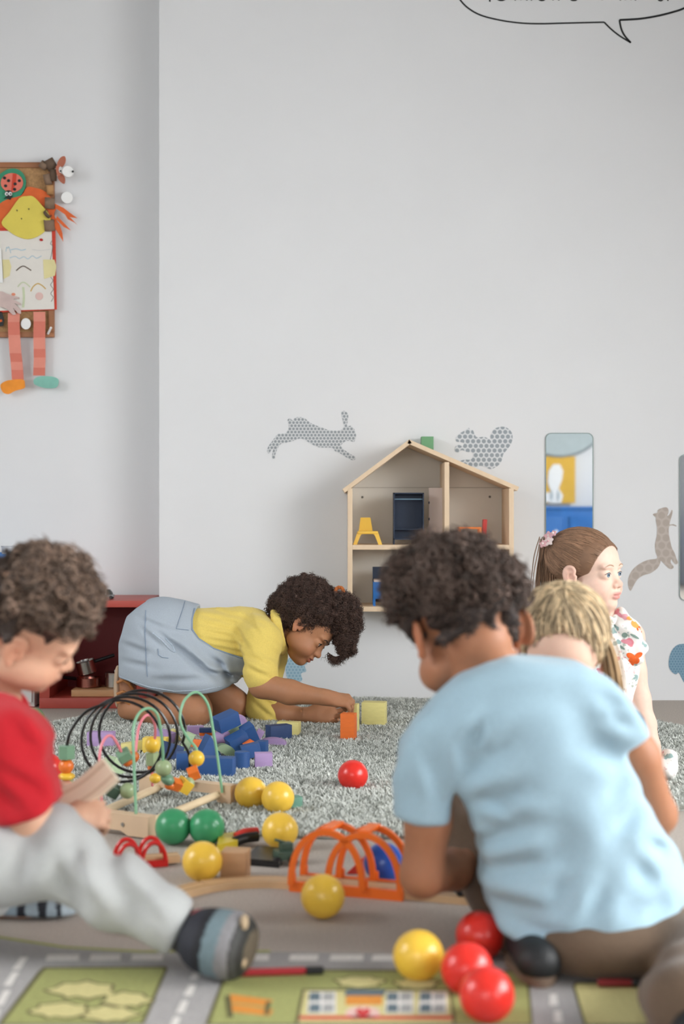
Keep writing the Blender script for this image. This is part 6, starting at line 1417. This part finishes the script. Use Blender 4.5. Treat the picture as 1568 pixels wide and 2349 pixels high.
# ------------------------------------------------------------------ person: boy in red at the left edge
def boy_red():
    rng = np.random.default_rng(31)
    root = thing('person', 'person in a red T-shirt and grey trousers sitting at the left edge', 'person', Vector((-0.50, 2.1, 0)))
    Hd = Head(P(53, 1446, 2.12), (0.826, 0.269, -0.496), (0.561, -0.30, 0.772), 0.95)
    S = Shape(); Hd.prims(S)
    nb = P(-25, 1640, 2.17)
    S.chain([Hd.w((0, -0.045, -0.03)), nb], [0.042, 0.046], 0.02)
    S.chain([nb, P(-80, 1950, 2.17)], [0.05, 0.09], 0.02)
    shR = P(15, 1700, 2.07); elR = P(70, 1880, 2.06); wrR = P(150, 1885, 2.17)
    S.chain([nb, shR, elR, wrR], [0.03, 0.034, 0.031, 0.021], 0.012)
    hand(S, wrR, (0.75, 0.45, 0.10), (0.2, -0.6, 0.6), 0.95, 1, curls=[(0.6, 0.9, 0.6), (0.7, 0.9, 0.6), (0.7, 1.0, 0.6), (0.7, 1.0, 0.6)], thumb=(0.5, 0.8, -0.1))
    shL = P(-60, 1700, 2.27); elL = P(0, 1860, 2.32); wrL = P(112, 1818, 2.30)
    S.chain([nb, shL, elL, wrL], [0.03, 0.034, 0.03, 0.021], 0.012)
    hand(S, wrL, (0.85, -0.15, -0.05), (0.0, 0.5, 0.8), 0.95, -1, curls=[(0.6, 0.7, 0.4), (0.6, 0.8, 0.5), (0.7, 0.8, 0.5), (0.7, 0.9, 0.5)], thumb=(0.4, 0.85, -0.3))
    hipR, kR, anR = P(-100, 2000, 2.10), P(138, 1962, 2.07), P(410, 2130, 2.0)
    hipL, kL, anL = P(-100, 2010, 2.22), P(-20, 2060, 2.32), P(60, 2085, 2.30)
    S.chain([P(-70, 1950, 2.17), hipR, kR, anR], [0.08, 0.06, 0.04, 0.027], 0.015); S.chain([hipL, kL, anL], [0.06, 0.04, 0.027], 0.015)
    base, lip, fl = L(216, 170, 142)[:3], L(196, 120, 108)[:3], L(214, 138, 108)[:3]
    bd1 = sculpt('body', S, 0.006, skin('skin_light_tan'), root, [(Hd.w((0, 0, 0.01)), 0.13, 0.0026), (V3(wrR)+np.array((0.05, 0.02, 0)), 0.065, 0.0026), (V3(wrL)+np.array((0.05, 0, 0)), 0.065, 0.0026)], lambda v: Hd.paint(v, base, lip, fl))
    Hd.eyes(root, L(60, 44, 34), (0, 0, -0.5)); Hd.brows(root, mat('brow_brown', L(96, 74, 58), rough=0.8), body=bd1); Hd.lashes(root, mat('lash_brown', L(50, 38, 32), rough=0.6), body=bd1)
    T = Shape()
    T.chain([P(-75, 1680, 2.18), P(-100, 1930, 2.18)], [0.095, 0.12], 0.03); T.ell(P(-45, 1650, 2.14), (0.068, 0.085, 0.05), k=0.03)
    T.chain([P(0, 1660, 2.10), P(22, 1710, 2.065), P(68, 1862, 2.05)], [0.055, 0.062, 0.060], 0.03)
    T.chain([P(-60, 1680, 2.25), P(-60, 1740, 2.29), P(-10, 1850, 2.31)], [0.05, 0.055, 0.05], 0.03)
    out = [(-200, 1500), (0, 1572), (28, 1588), (62, 1632), (95, 1668), (112, 1700), (116, 1740), (136, 1800), (144, 1832), (120, 1852), (80, 1868), (30, 1880), (-200, 1890)]
    T.poly(XZ(out, 2.05), 0.008)
    T.cap(P(30, 1590, 2.13), P(38, 1575, 2.12), 0.040, 0.045, 0.006, 's')
    T.cap(P(84, 1896, 2.05), P(90, 1920, 2.05), 0.045, 0.05, 0.004, 's')
    for a, b, w, d in (((40, 1720), (125, 1790), .014, .010), ((10, 1760), (110, 1830), .014, .011), ((50, 1690), (115, 1740), .012, .007), ((-10, 1800), (60, 1860), .014, .009), ((20, 1640), (60, 1700), .014, .006)):
        T.fold2(a, b, 2.02, w*0.95, d*1.1, 2.1)
    T.wave((0.5, 0.2, 0.8), 60, 0.0015, 0.3, 1.8)
    sculpt('t_shirt', T, 0.0045, cloth('red_jersey', L(182, 30, 40), bump=0.15), root)
    B = Shape()
    B.ell(P(-130, 1990, 2.16), (0.11, 0.13, 0.08), k=0)
    B.chain([hipR, P(30, 1968, 2.08), kR], [0.070, 0.062, 0.056], 0.03); B.chain([kR, P(270, 2050, 2.03), P(385, 2110, 2.0)], [0.059, 0.050, 0.039], 0.02); B.cap(P(378, 2104, 2.0), P(402, 2122, 2.0), 0.042, 0.041, 0.004)
    B.chain([hipL, kL, P(0, 2072, 2.31)], [0.07, 0.05, 0.042], 0.03)
    B.ell(P(130, 1872, 2.10), (0.030, 0.05, 0.018), k=0.02)
    B.plane(P(412, 2128, 2.0), (0.85, 0, -0.45)); B.plane((0, 0, 0.006), (0, 0, -1))
    for a, b, w, d in (((165, 1930), (185, 2060), .016, .012), ((130, 1960), (160, 2060), .012, .008), ((200, 1900), (300, 2080), .016, .007), ((250, 1950), (340, 2110), .016, .008), ((310, 2030), (380, 2090), .012, .007), ((60, 1930), (20, 2040), .02, .010), ((100, 1990), (240, 2080), .02, .010), ((230, 1900), (270, 1960), .012, .006)):
        B.fold2(a, b, 2.02, w*0.95, d*1.1, 2.1)
    B.wave((0.6, 0.2, 0.6), 50, 0.002, 1.2, 1.7)
    sculpt('trousers', B, 0.005, cloth('grey_sweat_fabric', L(186, 188, 186), var=0.04), root)
    # sock and shoes
    K = Shape(); K.cap(P(400, 2120, 2.0), P(445, 2148, 1.995), 0.030, 0.032, 0); sculpt('sock', K, 0.004, cloth('charcoal_sock', L(66, 66, 66)), root)
    def shoe(nm, c, ax, rr, bands, m_):
        c = V3(c); ax = V3(ax)/np.linalg.norm(V3(ax)); Z = Shape(); other = np.cross(ax, (0, 0, 1)); other /= np.linalg.norm(other); upv = np.cross(other, ax); Rm = np.stack([ax, other, upv], 1)
        Z.ell(c, rr, Rm, 0); Z.ell(c+ax*rr[0]*0.45, (rr[0]*0.6, rr[1]*0.98, rr[2]*0.98), Rm, 0.012); Z.ell(c-ax*rr[0]*0.5, (rr[0]*0.5, rr[1]*0.6, rr[2]*0.75), Rm, 0.02)
        Z.plane((0, 0, 0.006), (0, 0, -1)); Z.plane(c+ax*rr[0]*0.98, ax, 0.006)
        def colf(v):
            u = ((v-c) @ ax)/rr[0]; C = np.zeros((len(v), 3))
            for lo_, colr in bands: C[u >= lo_] = np.array(colr[:3])
            return C
        return sculpt(nm, Z, 0.0032, m_, root, col=colf)
    m_sh = mat('shoe_fabric', L(60, 66, 74), rough=0.75, var=0.10, scale=120, vcol=True)
    s1 = shoe('shoe', P(500, 2162, 1.975), (0.93, -0.25, -0.12), (0.052, 0.058, 0.045), [(-9, L(34, 36, 46)), (-0.35, L(20, 22, 28)), (-0.12, L(108, 126, 132)), (0.30, L(132, 130, 132)), (0.62, L(62, 62, 60)), (0.80, L(34, 34, 30)), (0.93, L(88, 78, 62))], m_sh)
    mb = MB(); mb.sphere(P(462, 2100, 1.985), (0.016, 0.02, 0.008), 16, 10); obj('tongue', mb, cloth('red_tongue', L(178, 48, 52)), s1)
    for pp, rr in ((P(560, 2116, 1.955), (0.006, 0.016, 0.011)), (P(556, 2200, 1.945), (0.006, 0.014, 0.012))):
        mb = MB(); mb.sphere(pp, rr, 16, 10); obj('sole_patch', mb, mat('sole_beige', L(178, 156, 126), rough=0.8), s1)
    shoe('shoe', P(72, 2086, 2.29), (0.98, -0.05, 0.06), (0.078, 0.034, 0.026), [(-9, L(26, 30, 40)), (-0.5, L(150, 168, 180)), (-0.2, L(30, 34, 44)), (0.0, L(160, 176, 186)), (0.25, L(36, 40, 48)), (0.42, L(160, 176, 186)), (0.62, L(32, 36, 44)), (0.72, L(176, 190, 198))], m_sh)
    base = L(112, 92, 78)[:3]; dark = L(58, 46, 40)[:3]
    hr = hair_base(Hd, 0.0095, [((0, 0.112, -0.026), (0.118, 0.105, 0.112), 0.004), EARL, ((0.105, 0.02, -0.036), (0.080, 0.095, 0.078), 0.006), ((-0.105, 0.02, -0.036), (0.080, 0.095, 0.078), 0.006), ((0, -0.02, -0.105), (0.12, 0.13, 0.060), 0.010)], M_hair, root, dark, h=0.004, waves=0.0025, extra=(((0, 0.018, 0.076), (0.074, 0.070, 0.052), 0.02),), big=0.005)
    rp, rn = roots_from(hr, 3400, rng); q = Hd.loc(rp); kp = ~((q[:, 1] > 0.015) & (q[:, 2] < 0.062)); rp, rn, q = rp[kp], rn[kp], q[kp]; edge = np.minimum(np.minimum(q[:, 2], 0.13-q[:, 1]), q[:, 1]+0.118); lo_ = edge < 0.045; mid = (edge >= 0.045) & (edge < 0.07); hi_ = edge >= 0.07
    curls('short_curls', (rp-rn*0.004)[lo_], rn[lo_], 0.007, 0.0022, 1.2, 0.0011, L(80, 64, 54)[:3], M_hair, hr, rng, steps=12, jitter=0.5)
    curls('middle_curls', (rp-rn*0.006)[mid], rn[mid], 0.015, 0.006, 1.3, 0.0016, base, M_hair, hr, rng, steps=16, jitter=0.5, var=0.5)
    curls('curl_strands', (rp-rn*0.006)[hi_], rn[hi_], 0.023, 0.009, 1.4, 0.0018, base, M_hair, hr, rng, steps=20, jitter=0.5, var=0.5)
    # the piece of track he holds
    pts = bez([P(118, 1858, 2.22), P(165, 1836, 2.22), P(210, 1808, 2.22), P(258, 1766, 2.22)], 8); upv = Vector((-0.15, -0.88, 0.42))
    mb = MB(); mb.strip(pts, 0.044, 0.012, up=upv); o = obj('toy_track', mb, wood('pale_track_wood', L(240, 224, 198), stretch=(1, 1, 1), var=0.05)); tag(o, 'curved wooden track piece held by the boy in red', 'toy track', 'wooden railway pieces')
    for s_ in (-1, 1):
        gp = []
        for i, p in enumerate(pts):
            d = (pts[min(i+1, len(pts)-1)]-pts[max(i-1, 0)]).normalized(); x = d.cross(upv).normalized(); u = x.cross(d).normalized(); gp.append(p+u*0.0118+x*0.012*s_)
        mb = MB(); mb.strip(gp, 0.004, 0.0006, up=upv); obj('groove', mb, wood('pale_groove', L(214, 192, 162), stretch=(1, 1, 1)), o, smooth=False)
    mb = MB(); mb.cyl(P(196, 1842, 2.212), P(196, 1842, 2.204), 0.0035, n=12); obj('peg_hole', mb, M_blk, o)
boy_red()

# ------------------------------------------------------------------ person: girl in the floral dress
def floral():
    m, nt, b = new_mat('floral_cotton'); N, K = nt.nodes, nt.links
    tc = N.new('ShaderNodeTexCoord')
    nz = N.new('ShaderNodeTexNoise'); nz.inputs['Scale'].default_value = 60; K.new(tc.outputs['Object'], nz.inputs['Vector'])
    ad = N.new('ShaderNodeMix'); ad.data_type = 'RGBA'; ad.blend_type = 'LINEAR_LIGHT'; ad.inputs[0].default_value = 0.012; K.new(tc.outputs['Object'], ad.inputs[6]); K.new(nz.outputs['Color'], ad.inputs[7])
    cur = None
    def layer(prev, scale, thr, cols, seedoff):
        mp = N.new('ShaderNodeMapping'); mp.inputs['Location'].default_value = seedoff; K.new(ad.outputs[2], mp.inputs[0])
        v = N.new('ShaderNodeTexVoronoi'); v.inputs['Scale'].default_value = scale; K.new(mp.outputs[0], v.inputs['Vector'])
        lt = N.new('ShaderNodeMapRange'); lt.inputs[1].default_value = thr+0.05; lt.inputs[2].default_value = thr; K.new(v.outputs['Distance'], lt.inputs[0])
        sp = N.new('ShaderNodeSeparateColor'); K.new(v.outputs['Color'], sp.inputs[0])
        cr = N.new('ShaderNodeValToRGB'); cr.color_ramp.interpolation = 'CONSTANT'
        el = cr.color_ramp.elements; el[0].position = 0; el[0].color = cols[0][1]; el[1].position = cols[1][0]; el[1].color = cols[1][1]
        for p_, c_ in cols[2:]: e = el.new(p_); e.color = c_
        K.new(sp.outputs[0], cr.inputs[0])
        mx = N.new('ShaderNodeMix'); mx.data_type = 'RGBA'; K.new(lt.outputs[0], mx.inputs[0]); K.new(cr.outputs[0], mx.inputs[7])
        if prev is None: mx.inputs[6].default_value = L(236, 233, 228)
        else: K.new(prev, mx.inputs[6])
        return mx.outputs[2]
    wht = L(236, 233, 228)
    cur = layer(cur, 85, 0.30, [(0, wht), (0.35, L(176, 184, 172)), (0.6, L(198, 200, 196)), (0.8, L(222, 190, 190))], (3, 1, 2))
    cur = layer(cur, 42, 0.40, [(0, wht), (0.45, L(222, 160, 168)), (0.6, L(146, 172, 170)), (0.75, wht), (0.86, L(214, 130, 140))], (1, 5, 2))
    cur = layer(cur, 27, 0.42, [(0, wht), (0.5, L(228, 96, 36)), (0.8, L(240, 150, 70))], (0.3, 0.7, 0.2)) if False else cur
    K.new(cur, b.inputs['Base Color']); b.inputs['Roughness'].default_value = 0.9
    return m
def girl_floral():
    rng = np.random.default_rng(41)
    root = thing('person', 'person in a white floral dress looking right, sitting behind the others', 'person', G(1410, 1790))
    c = 0.84; s = 0.54
    Hd = Head((0.596, 3.475, 0.494), (0.79, -0.61, 0.0), (0.03, -0.05, 1.0), 0.98)
    S = Shape(); Hd.prims(S, mouth_open=0.0016)
    nb = P(1375, 1432, 3.48)
    S.chain([Hd.w((0, -0.03, -0.03)), nb], [0.036, 0.036], 0.02)
    chest = P(1385, 1530, 3.49); pel = P(1390, 1720, 3.52)
    S.chain([nb, chest, pel], [0.045, 0.075, 0.09], 0.03)
    shL, elL, wrL = P(1440, 1462, 3.47), P(1466, 1605, 3.45), P(1495, 1712, 3.42)
    S.chain([nb, shL, P(1452, 1540, 3.46), elL, P(1480, 1660, 3.435), wrL], [0.04, 0.038, 0.030, 0.026, 0.024, 0.018], 0.015)
    hand(S, wrL, (0.10, -0.25, -0.9), (0.75, -0.3, 0.3), 0.95, -1, curls=[(0.1, 0.2, 0.2), (0.1, 0.2, 0.2), (0.1, 0.3, 0.2), (0.1, 0.3, 0.2)], thumb=(0.5, 0.85, -0.1))
    shR, elR, wrR = P(1325, 1465, 3.48), P(1300, 1600, 3.45), P(1330, 1700, 3.35)
    S.chain([nb, shR, elR, wrR], [0.04, 0.038, 0.028, 0.018], 0.015); hand(S, wrR, (0.4, -0.6, -0.3), (0.2, -0.3, 0.9), 0.95, 1)
    for sx, kx in ((1345, 1330), (1430, 1450)): S.chain([P(sx, 1740, 3.50), P(kx, 1765, 3.32), P(kx-60, 1790, 3.30)], [0.065, 0.045, 0.03], 0.02)
    base, lip, fl = L(224, 192, 174)[:3], L(196, 116, 114)[:3], L(224, 160, 142)[:3]
    bd1 = sculpt('body', S, 0.006, skin('skin_fair'), root, [(Hd.w((0, 0, 0.01)), 0.135, 0.0019), (V3(wrL)+np.array((0.01, -0.01, -0.055)), (0.05, 0.05, 0.07), 0.0024)], lambda v: Hd.paint(v, base, lip, fl))
    Hd.eyes(root, L(120, 142, 158), (0.05, 0, 0.02)); Hd.brows(root, mat('brow_light_brown', L(168, 136, 112), rough=0.8), 0.0013, body=bd1); Hd.lashes(root, mat('lash_light', L(96, 76, 66), rough=0.6), body=bd1)
    # dress
    T = Shape(); T.ell(P(1386, 1520, 3.49), (0.092, 0.078, 0.10), k=0); T.ell(P(1384, 1620, 3.50), (0.088, 0.09, 0.11), k=0.03); T.ell(P(1392, 1725, 3.48), (0.125, 0.15, 0.055), k=0.04); T.ell(P(1440, 1742, 3.38), (0.06, 0.07, 0.045), k=0.03)
    T.chain([P(1382, 1458, 3.488), P(1386, 1530, 3.49), P(1390, 1650, 3.51)], [0.064, 0.086, 0.086], 0.02); T.chain([P(1335, 1462, 3.485), P(1430, 1462, 3.48)], [0.05, 0.05], 0.02)
    T.cap(nb, P(1372, 1405, 3.47), 0.040, 0.034, 0.004, 's')
    T.wave((0.9, 0.3, 0.1), 95, 0.003, 0.4, 1.2); T.plane((0, 0, 0.012), (0, 0, -1))
    MF = floral(); dr = sculpt('dress', T, 0.0042, MF, root)
    Z = Shape(); Z.ell(P(1440, 1478, 3.455), (0.040, 0.046, 0.066), k=0); Z.ell(P(1454, 1500, 3.455), (0.030, 0.044, 0.042), k=0.015); Z.ell(P(1422, 1425, 3.46), (0.028, 0.042, 0.03), k=0.015)
    Z.wave((0.55, 0.2, 0.85), 150, 0.0034, 0.7, 0.9); Z.wave((0.8, 0.4, -0.3), 110, 0.0030, 0.2, 1.0); Z.poly(XZ([(1396, 1392), (1420, 1386), (1436, 1400), (1440, 1414), (1470, 1418), (1474, 1445), (1478, 1470), (1476, 1490), (1464, 1512), (1450, 1530), (1438, 1546), (1420, 1544), (1398, 1530), (1388, 1450)], 3.45), 0.003)
    slv = sculpt('puff_sleeve', Z, 0.0026, MF, root)
    Z2 = Shape(); Z2.ell(P(1322, 1482, 3.475), (0.040, 0.046, 0.060), k=0); Z2.wave((0.55, 0.2, 0.85), 150, 0.0034, 0.7, 0.9); Z2.wave((0.8, 0.4, -0.3), 110, 0.0030, 0.2, 1.0); sculpt('puff_sleeve', Z2, 0.0035, MF, root)
    C = Shape(); ring = [V3(P(1380, 1420, 3.47))+np.array((0.040*math.cos(a), 0.042*math.sin(a), 0.006*math.sin(7*a))) for a in [2*math.pi*i/24 for i in range(25)]]
    for i in range(24): C.cap(ring[i], ring[i+1], 0.009+0.003*math.sin(i*2.1), 0.009+0.003*math.sin((i+1)*2.1), 0.004)
    sculpt('neck_ruffle', C, 0.003, MF, root)
    W_ = Shape(); W_.ell(P(1534, 1752, 3.42), (0.022, 0.05, 0.034), k=0); W_.ell(P(1520, 1765, 3.42), (0.02, 0.06, 0.022), k=0.02); W_.ell(P(1480, 1755, 3.44), (0.05, 0.06, 0.024), k=0.02); W_.wave((0.9, 0.2, 0.5), 130, 0.003, 0.2, 1.1); W_.plane((0, 0, 0.012), (0, 0, -1)); sculpt('skirt_edge', W_, 0.0032, MF, root)
    # painted poppies on the cloth: thin appliqué petals
    M_pop = mat('poppy_orange_print', L(226, 98, 36), rough=0.9, var=0.12, scale=200); M_pop2 = mat('poppy_light_print', L(242, 158, 84), rough=0.9, var=0.1, scale=200); M_leaf = mat('leaf_sage_print', L(128, 150, 140), rough=0.9); M_rose = mat('rose_pink_print', L(214, 140, 152), rough=0.9)
    def cast(o, px, py):
        d = (P(px, py, 1.0)-Vector((0, 0, EYE))).normalized(); off = Vector((0, 0, 0)); qq = o
        while qq is not None: off += qq.location; qq = qq.parent
        ok, loc, nr, _ = o.ray_cast(Vector((0, 0, EYE))-off, d)
        return (loc+off-d*0.0009) if ok else None
    def petal(o, cx, cy, rx, ry, a, m):
        ring = []; ca, sa = math.cos(a), math.sin(a); K_ = 14
        pts = [cast(o, cx, cy)]
        for r in (0.5, 1.0):
            for i in range(K_):
                t = 2*math.pi*i/K_; pts.append(cast(o, cx+r*(rx*math.cos(t)*ca-ry*math.sin(t)*sa), cy+r*(rx*math.cos(t)*sa+ry*math.sin(t)*ca)))
        fs = [(0, 1+i, 1+(i+1) % K_) for i in range(K_)]+[(1+i, 1+K_+i, 1+K_+(i+1) % K_, 1+(i+1) % K_) for i in range(K_)]
        fs = [f for f in fs if all(pts[j] for j in f)]
        if not fs: return
        idx = sorted({j for f in fs for j in f}); mp = {j: i for i, j in enumerate(idx)}
        obj('printed_petal', MB().add([pts[j] for j in idx], [tuple(mp[j] for j in f) for f in fs]), m, o)
    bpy.context.view_layer.update()
    for cx, cy, rx, ry, a, m in ((1446, 1505, 11, 7, 0.5, M_pop), (1464, 1503, 10, 6, -0.5, M_pop), (1447, 1519, 8, 11, 0.3, M_pop), (1459, 1516, 7, 8, 0.8, M_pop), (1460, 1430, 13, 11, 0.2, M_pop2), (1468, 1442, 10, 8, 0.6, M_pop), (1445, 1418, 9, 5, 0, M_pop2), (1430, 1540, 10, 5, 0, M_pop2), (1436, 1472, 13, 5, 0.2, M_rose), (1432, 1457, 7, 6, 0, M_leaf), (1408, 1497, 6, 7, 0, M_rose), (1412, 1400, 8, 10, 0.3, M_rose), (1420, 1410, 9, 4, 0.8, M_rose), (1455, 1460, 12, 3, 0.5, M_leaf), (1425, 1485, 9, 3, 0.6, M_leaf), (1405, 1440, 4, 10, 0.4, M_leaf)):
        petal(slv, cx, cy, rx, ry, a, m)
    # hair
    base = L(140, 108, 84)[:3]
    hl = ((0, 0.108, -0.03), (0.100, 0.090, 0.116), 0.004)
    hr = hair_base(Hd, 0.0030, [hl, EARL, EARR, ((0, -0.02, -0.09), (0.12, 0.12, 0.055), 0.008)], M_hair, root, L(124, 94, 72)[:3], h=0.0028)
    n = 12000; d = rand_dirs(n, rng); p_ = Hd.scalp(d, 0.002); ok = (d[:, 2] > -0.5)
    for c_, r_, _ in (hl, EARL, EARR): ok &= (((p_-np.array(c_))/(np.array(r_)+0.001))**2).sum(1) > 1
    d = d[ok]; tgt = np.tile((0.30, -0.80, 0.42), (len(d), 1))+rng.normal(0, 0.08, (len(d), 3))
    combed('combed_strands', Hd, d, tgt, (0.0032, 0.0055, 0.002), 0.0007, base, M_hair, hr, rng, var=0.25, wob=0.0008)
    # ponytail falling behind
    n = 420; a0 = Hd.w((0.022, -0.092, 0.085)); t = np.linspace(0, 1, 16)[None, :, None]; spread = rng.normal(0, 1, (n, 1, 3))
    p0 = a0+spread*0.007; p1 = V3(P(1258, 1300, 3.50))+spread*0.012; p2 = V3(P(1262, 1400, 3.52))+spread*0.016
    Pt = p0*(1-t)**2+2*p1*t*(1-t)+p2*t**2+0.0015*np.sin(t*9+rng.random((n, 1, 1))*6); strands('ponytail', Pt, np.full(n, 0.0012), hair_cols(n, rng, base, 0.22), M_hair, hr)
    # flower clip
    fc = Hd.w((0.050, -0.072, 0.088)); M_pk1 = mat('pink_felt', L(214, 168, 172), rough=0.9); M_pk2 = mat('cream_felt', L(226, 210, 206), rough=0.9)
    cl = bpy.data.objects.new('hair_clip', None); COL.objects.link(cl); cl.parent = root; cl.location = Vector(fc)-root.location
    nrm = V3((-0.55, -0.65, 0.45)); nrm /= np.linalg.norm(nrm); ux = np.cross(nrm, (0, 0, 1)); ux /= np.linalg.norm(ux); uy = np.cross(nrm, ux)
    for j, (ox, oy, m, rad) in enumerate(((0.004, -0.010, M_pk1, 0.011), (-0.002, 0.006, M_pk2, 0.011), (0.010, 0.014, M_pk1, 0.009), (-0.012, -0.014, M_pk1, 0.007))):
        cc = fc+ux*ox+uy*oy+nrm*(0.006+0.002*j)
        pts = [Vector(cc+(ux*math.cos(t)+uy*math.sin(t))*rad*(1+0.22*math.cos(5*t))) for t in [2*math.pi*i/30 for i in range(30)]]
        mb = MB(); mb.prism(pts, nrm*0.003); fo = obj('felt_flower', mb, m, cl, smooth=False)
        mb = MB(); mb.sphere(cc+nrm*0.004, 0.003, 12, 8); obj('flower_centre', mb, M_pk2 if m is M_pk1 else M_pk1, cl)
girl_floral()

# ------------------------------------------------------------------ person: fair child behind the boy in blue
def blonde():
    rng = np.random.default_rng(51)
    root = thing('person', 'person with fair pulled-back hair, half hidden behind the blue T-shirt', 'person', Vector((0.40, 2.46, 0)))
    f, up = (-0.16, -0.80, -0.56), (0.02, -0.57, 0.80); R = frame(f, up); sc = 0.98
    Hd = Head(V3(P(1293, 1448, 2.44))-R @ np.array((0, -0.016, 0.044))*sc, f, up, sc)
    S = Shape(); Hd.prims(S)
    nb = P(1300, 1620, 2.54)
    S.chain([Hd.w((0, -0.045, -0.03)), nb, P(1300, 1750, 2.56), P(1300, 1950, 2.58)], [0.04, 0.05, 0.085, 0.10], 0.02)
    for sx, ex, wx in ((1190, 1170, 1220), (1410, 1420, 1360)):
        S.chain([nb, P(sx, 1680, 2.54), P(ex, 1850, 2.52), P(wx, 1950, 2.48)], [0.045, 0.04, 0.03, 0.02], 0.015); hand(S, P(wx, 1950, 2.48), (0.1 if wx < 1300 else -0.1, -0.3, -0.8), (0, -0.4, 0.9), 0.95, -1 if wx > 1300 else 1)
    for sx in (-1, 1): S.chain([P(1300+sx*60, 2000, 2.58), P(1300+sx*150, 2020, 2.52), P(1300+sx*40, 2050, 2.49)], [0.07, 0.05, 0.03], 0.02)
    base, lip, fl = L(228, 190, 168)[:3], L(200, 120, 112)[:3], L(222, 160, 138)[:3]
    bd1 = sculpt('body', S, 0.006, skin('skin_fair_warm'), root, [(Hd.w((0, 0, 0.01)), 0.135, 0.003)], lambda v: Hd.paint(v, base, lip, fl))
    Hd.eyes(root, L(110, 130, 150), (0, 0, -0.4)); Hd.brows(root, mat('brow_blond', L(170, 140, 110), rough=0.8), body=bd1)
    T = Shape(); T.chain([P(1300, 1680, 2.555), P(1300, 1960, 2.59)], [0.105, 0.12], 0.03); T.chain([P(1300, 1660, 2.55), P(1195, 1690, 2.54), P(1180, 1790, 2.52)], [0.07, 0.055, 0.045], 0.03); T.chain([P(1300, 1660, 2.55), P(1408, 1690, 2.54), P(1418, 1790, 2.52)], [0.07, 0.055, 0.045], 0.03)
    T.cap(nb, P(1298, 1590, 2.52), 0.05, 0.05, 0.004, 's'); T.wave((0.6, 0.2, 0.7), 70, 0.002, 0, 1.5); sculpt('shirt', T, 0.006, cloth('navy_cotton', L(40, 46, 66)), root)
    B = Shape(); B.ell(P(1300, 2010, 2.58), (0.13, 0.12, 0.07), k=0)
    for sx in (-1, 1): B.chain([P(1300+sx*60, 2005, 2.57), P(1300+sx*150, 2020, 2.53), P(1300+sx*60, 2040, 2.50)], [0.085, 0.062, 0.05], 0.03)
    B.plane((0, 0, 0.006), (0, 0, -1)); sculpt('trousers', B, 0.007, cloth('dark_trousers', L(70, 70, 78)), root)
    base = L(190, 168, 134)[:3]
    hl = ((0, 0.108, -0.02), (0.100, 0.098, 0.138), 0.006)
    hr = hair_base(Hd, 0.004, [hl, EARL, EARR, ((0, -0.02, -0.095), (0.12, 0.12, 0.055), 0.008)], M_hair, root, L(150, 126, 98)[:3], h=0.004)
    n = 8000; d = rand_dirs(n, rng); p_ = Hd.scalp(d, 0.002); ok = (d[:, 2] > -0.3)
    for c_, r_, _ in (hl, EARL, EARR): ok &= (((p_-np.array(c_))/(np.array(r_)+rng.normal(0, 0.004, (n, 1))))**2).sum(1) > 1
    d = d[ok]; tgt = np.tile((0.16, -0.30, 0.93), (len(d), 1))+rng.normal(0, 0.10, (len(d), 3))
    g_ = 1+0.35*np.sin(d[:, 0]*16+d[:, 1]*5); 
    combed('combed_strands', Hd, d, tgt, (0.0042, 0.008, 0.004), 0.0010, base, M_hair, hr, rng, var=0.5, wob=0.0015)
    n = 160; a0 = Hd.w((-0.066, 0.0, 0.05)); t = np.linspace(0, 1, 14)[None, :, None]; sp = rng.normal(0, 1, (n, 1, 3))
    p0 = a0+sp*0.004; p1 = V3(P(1402, 1500, 2.42))+sp*0.005; p2 = V3(P(1410, 1640, 2.44))+sp*0.007
    strands('loose_lock', p0*(1-t)**2+2*p1*t*(1-t)+p2*t**2, np.full(n, 0.0016), hair_cols(n, rng, L(170, 142, 106)[:3], 0.3), M_hair, hr)
blonde()
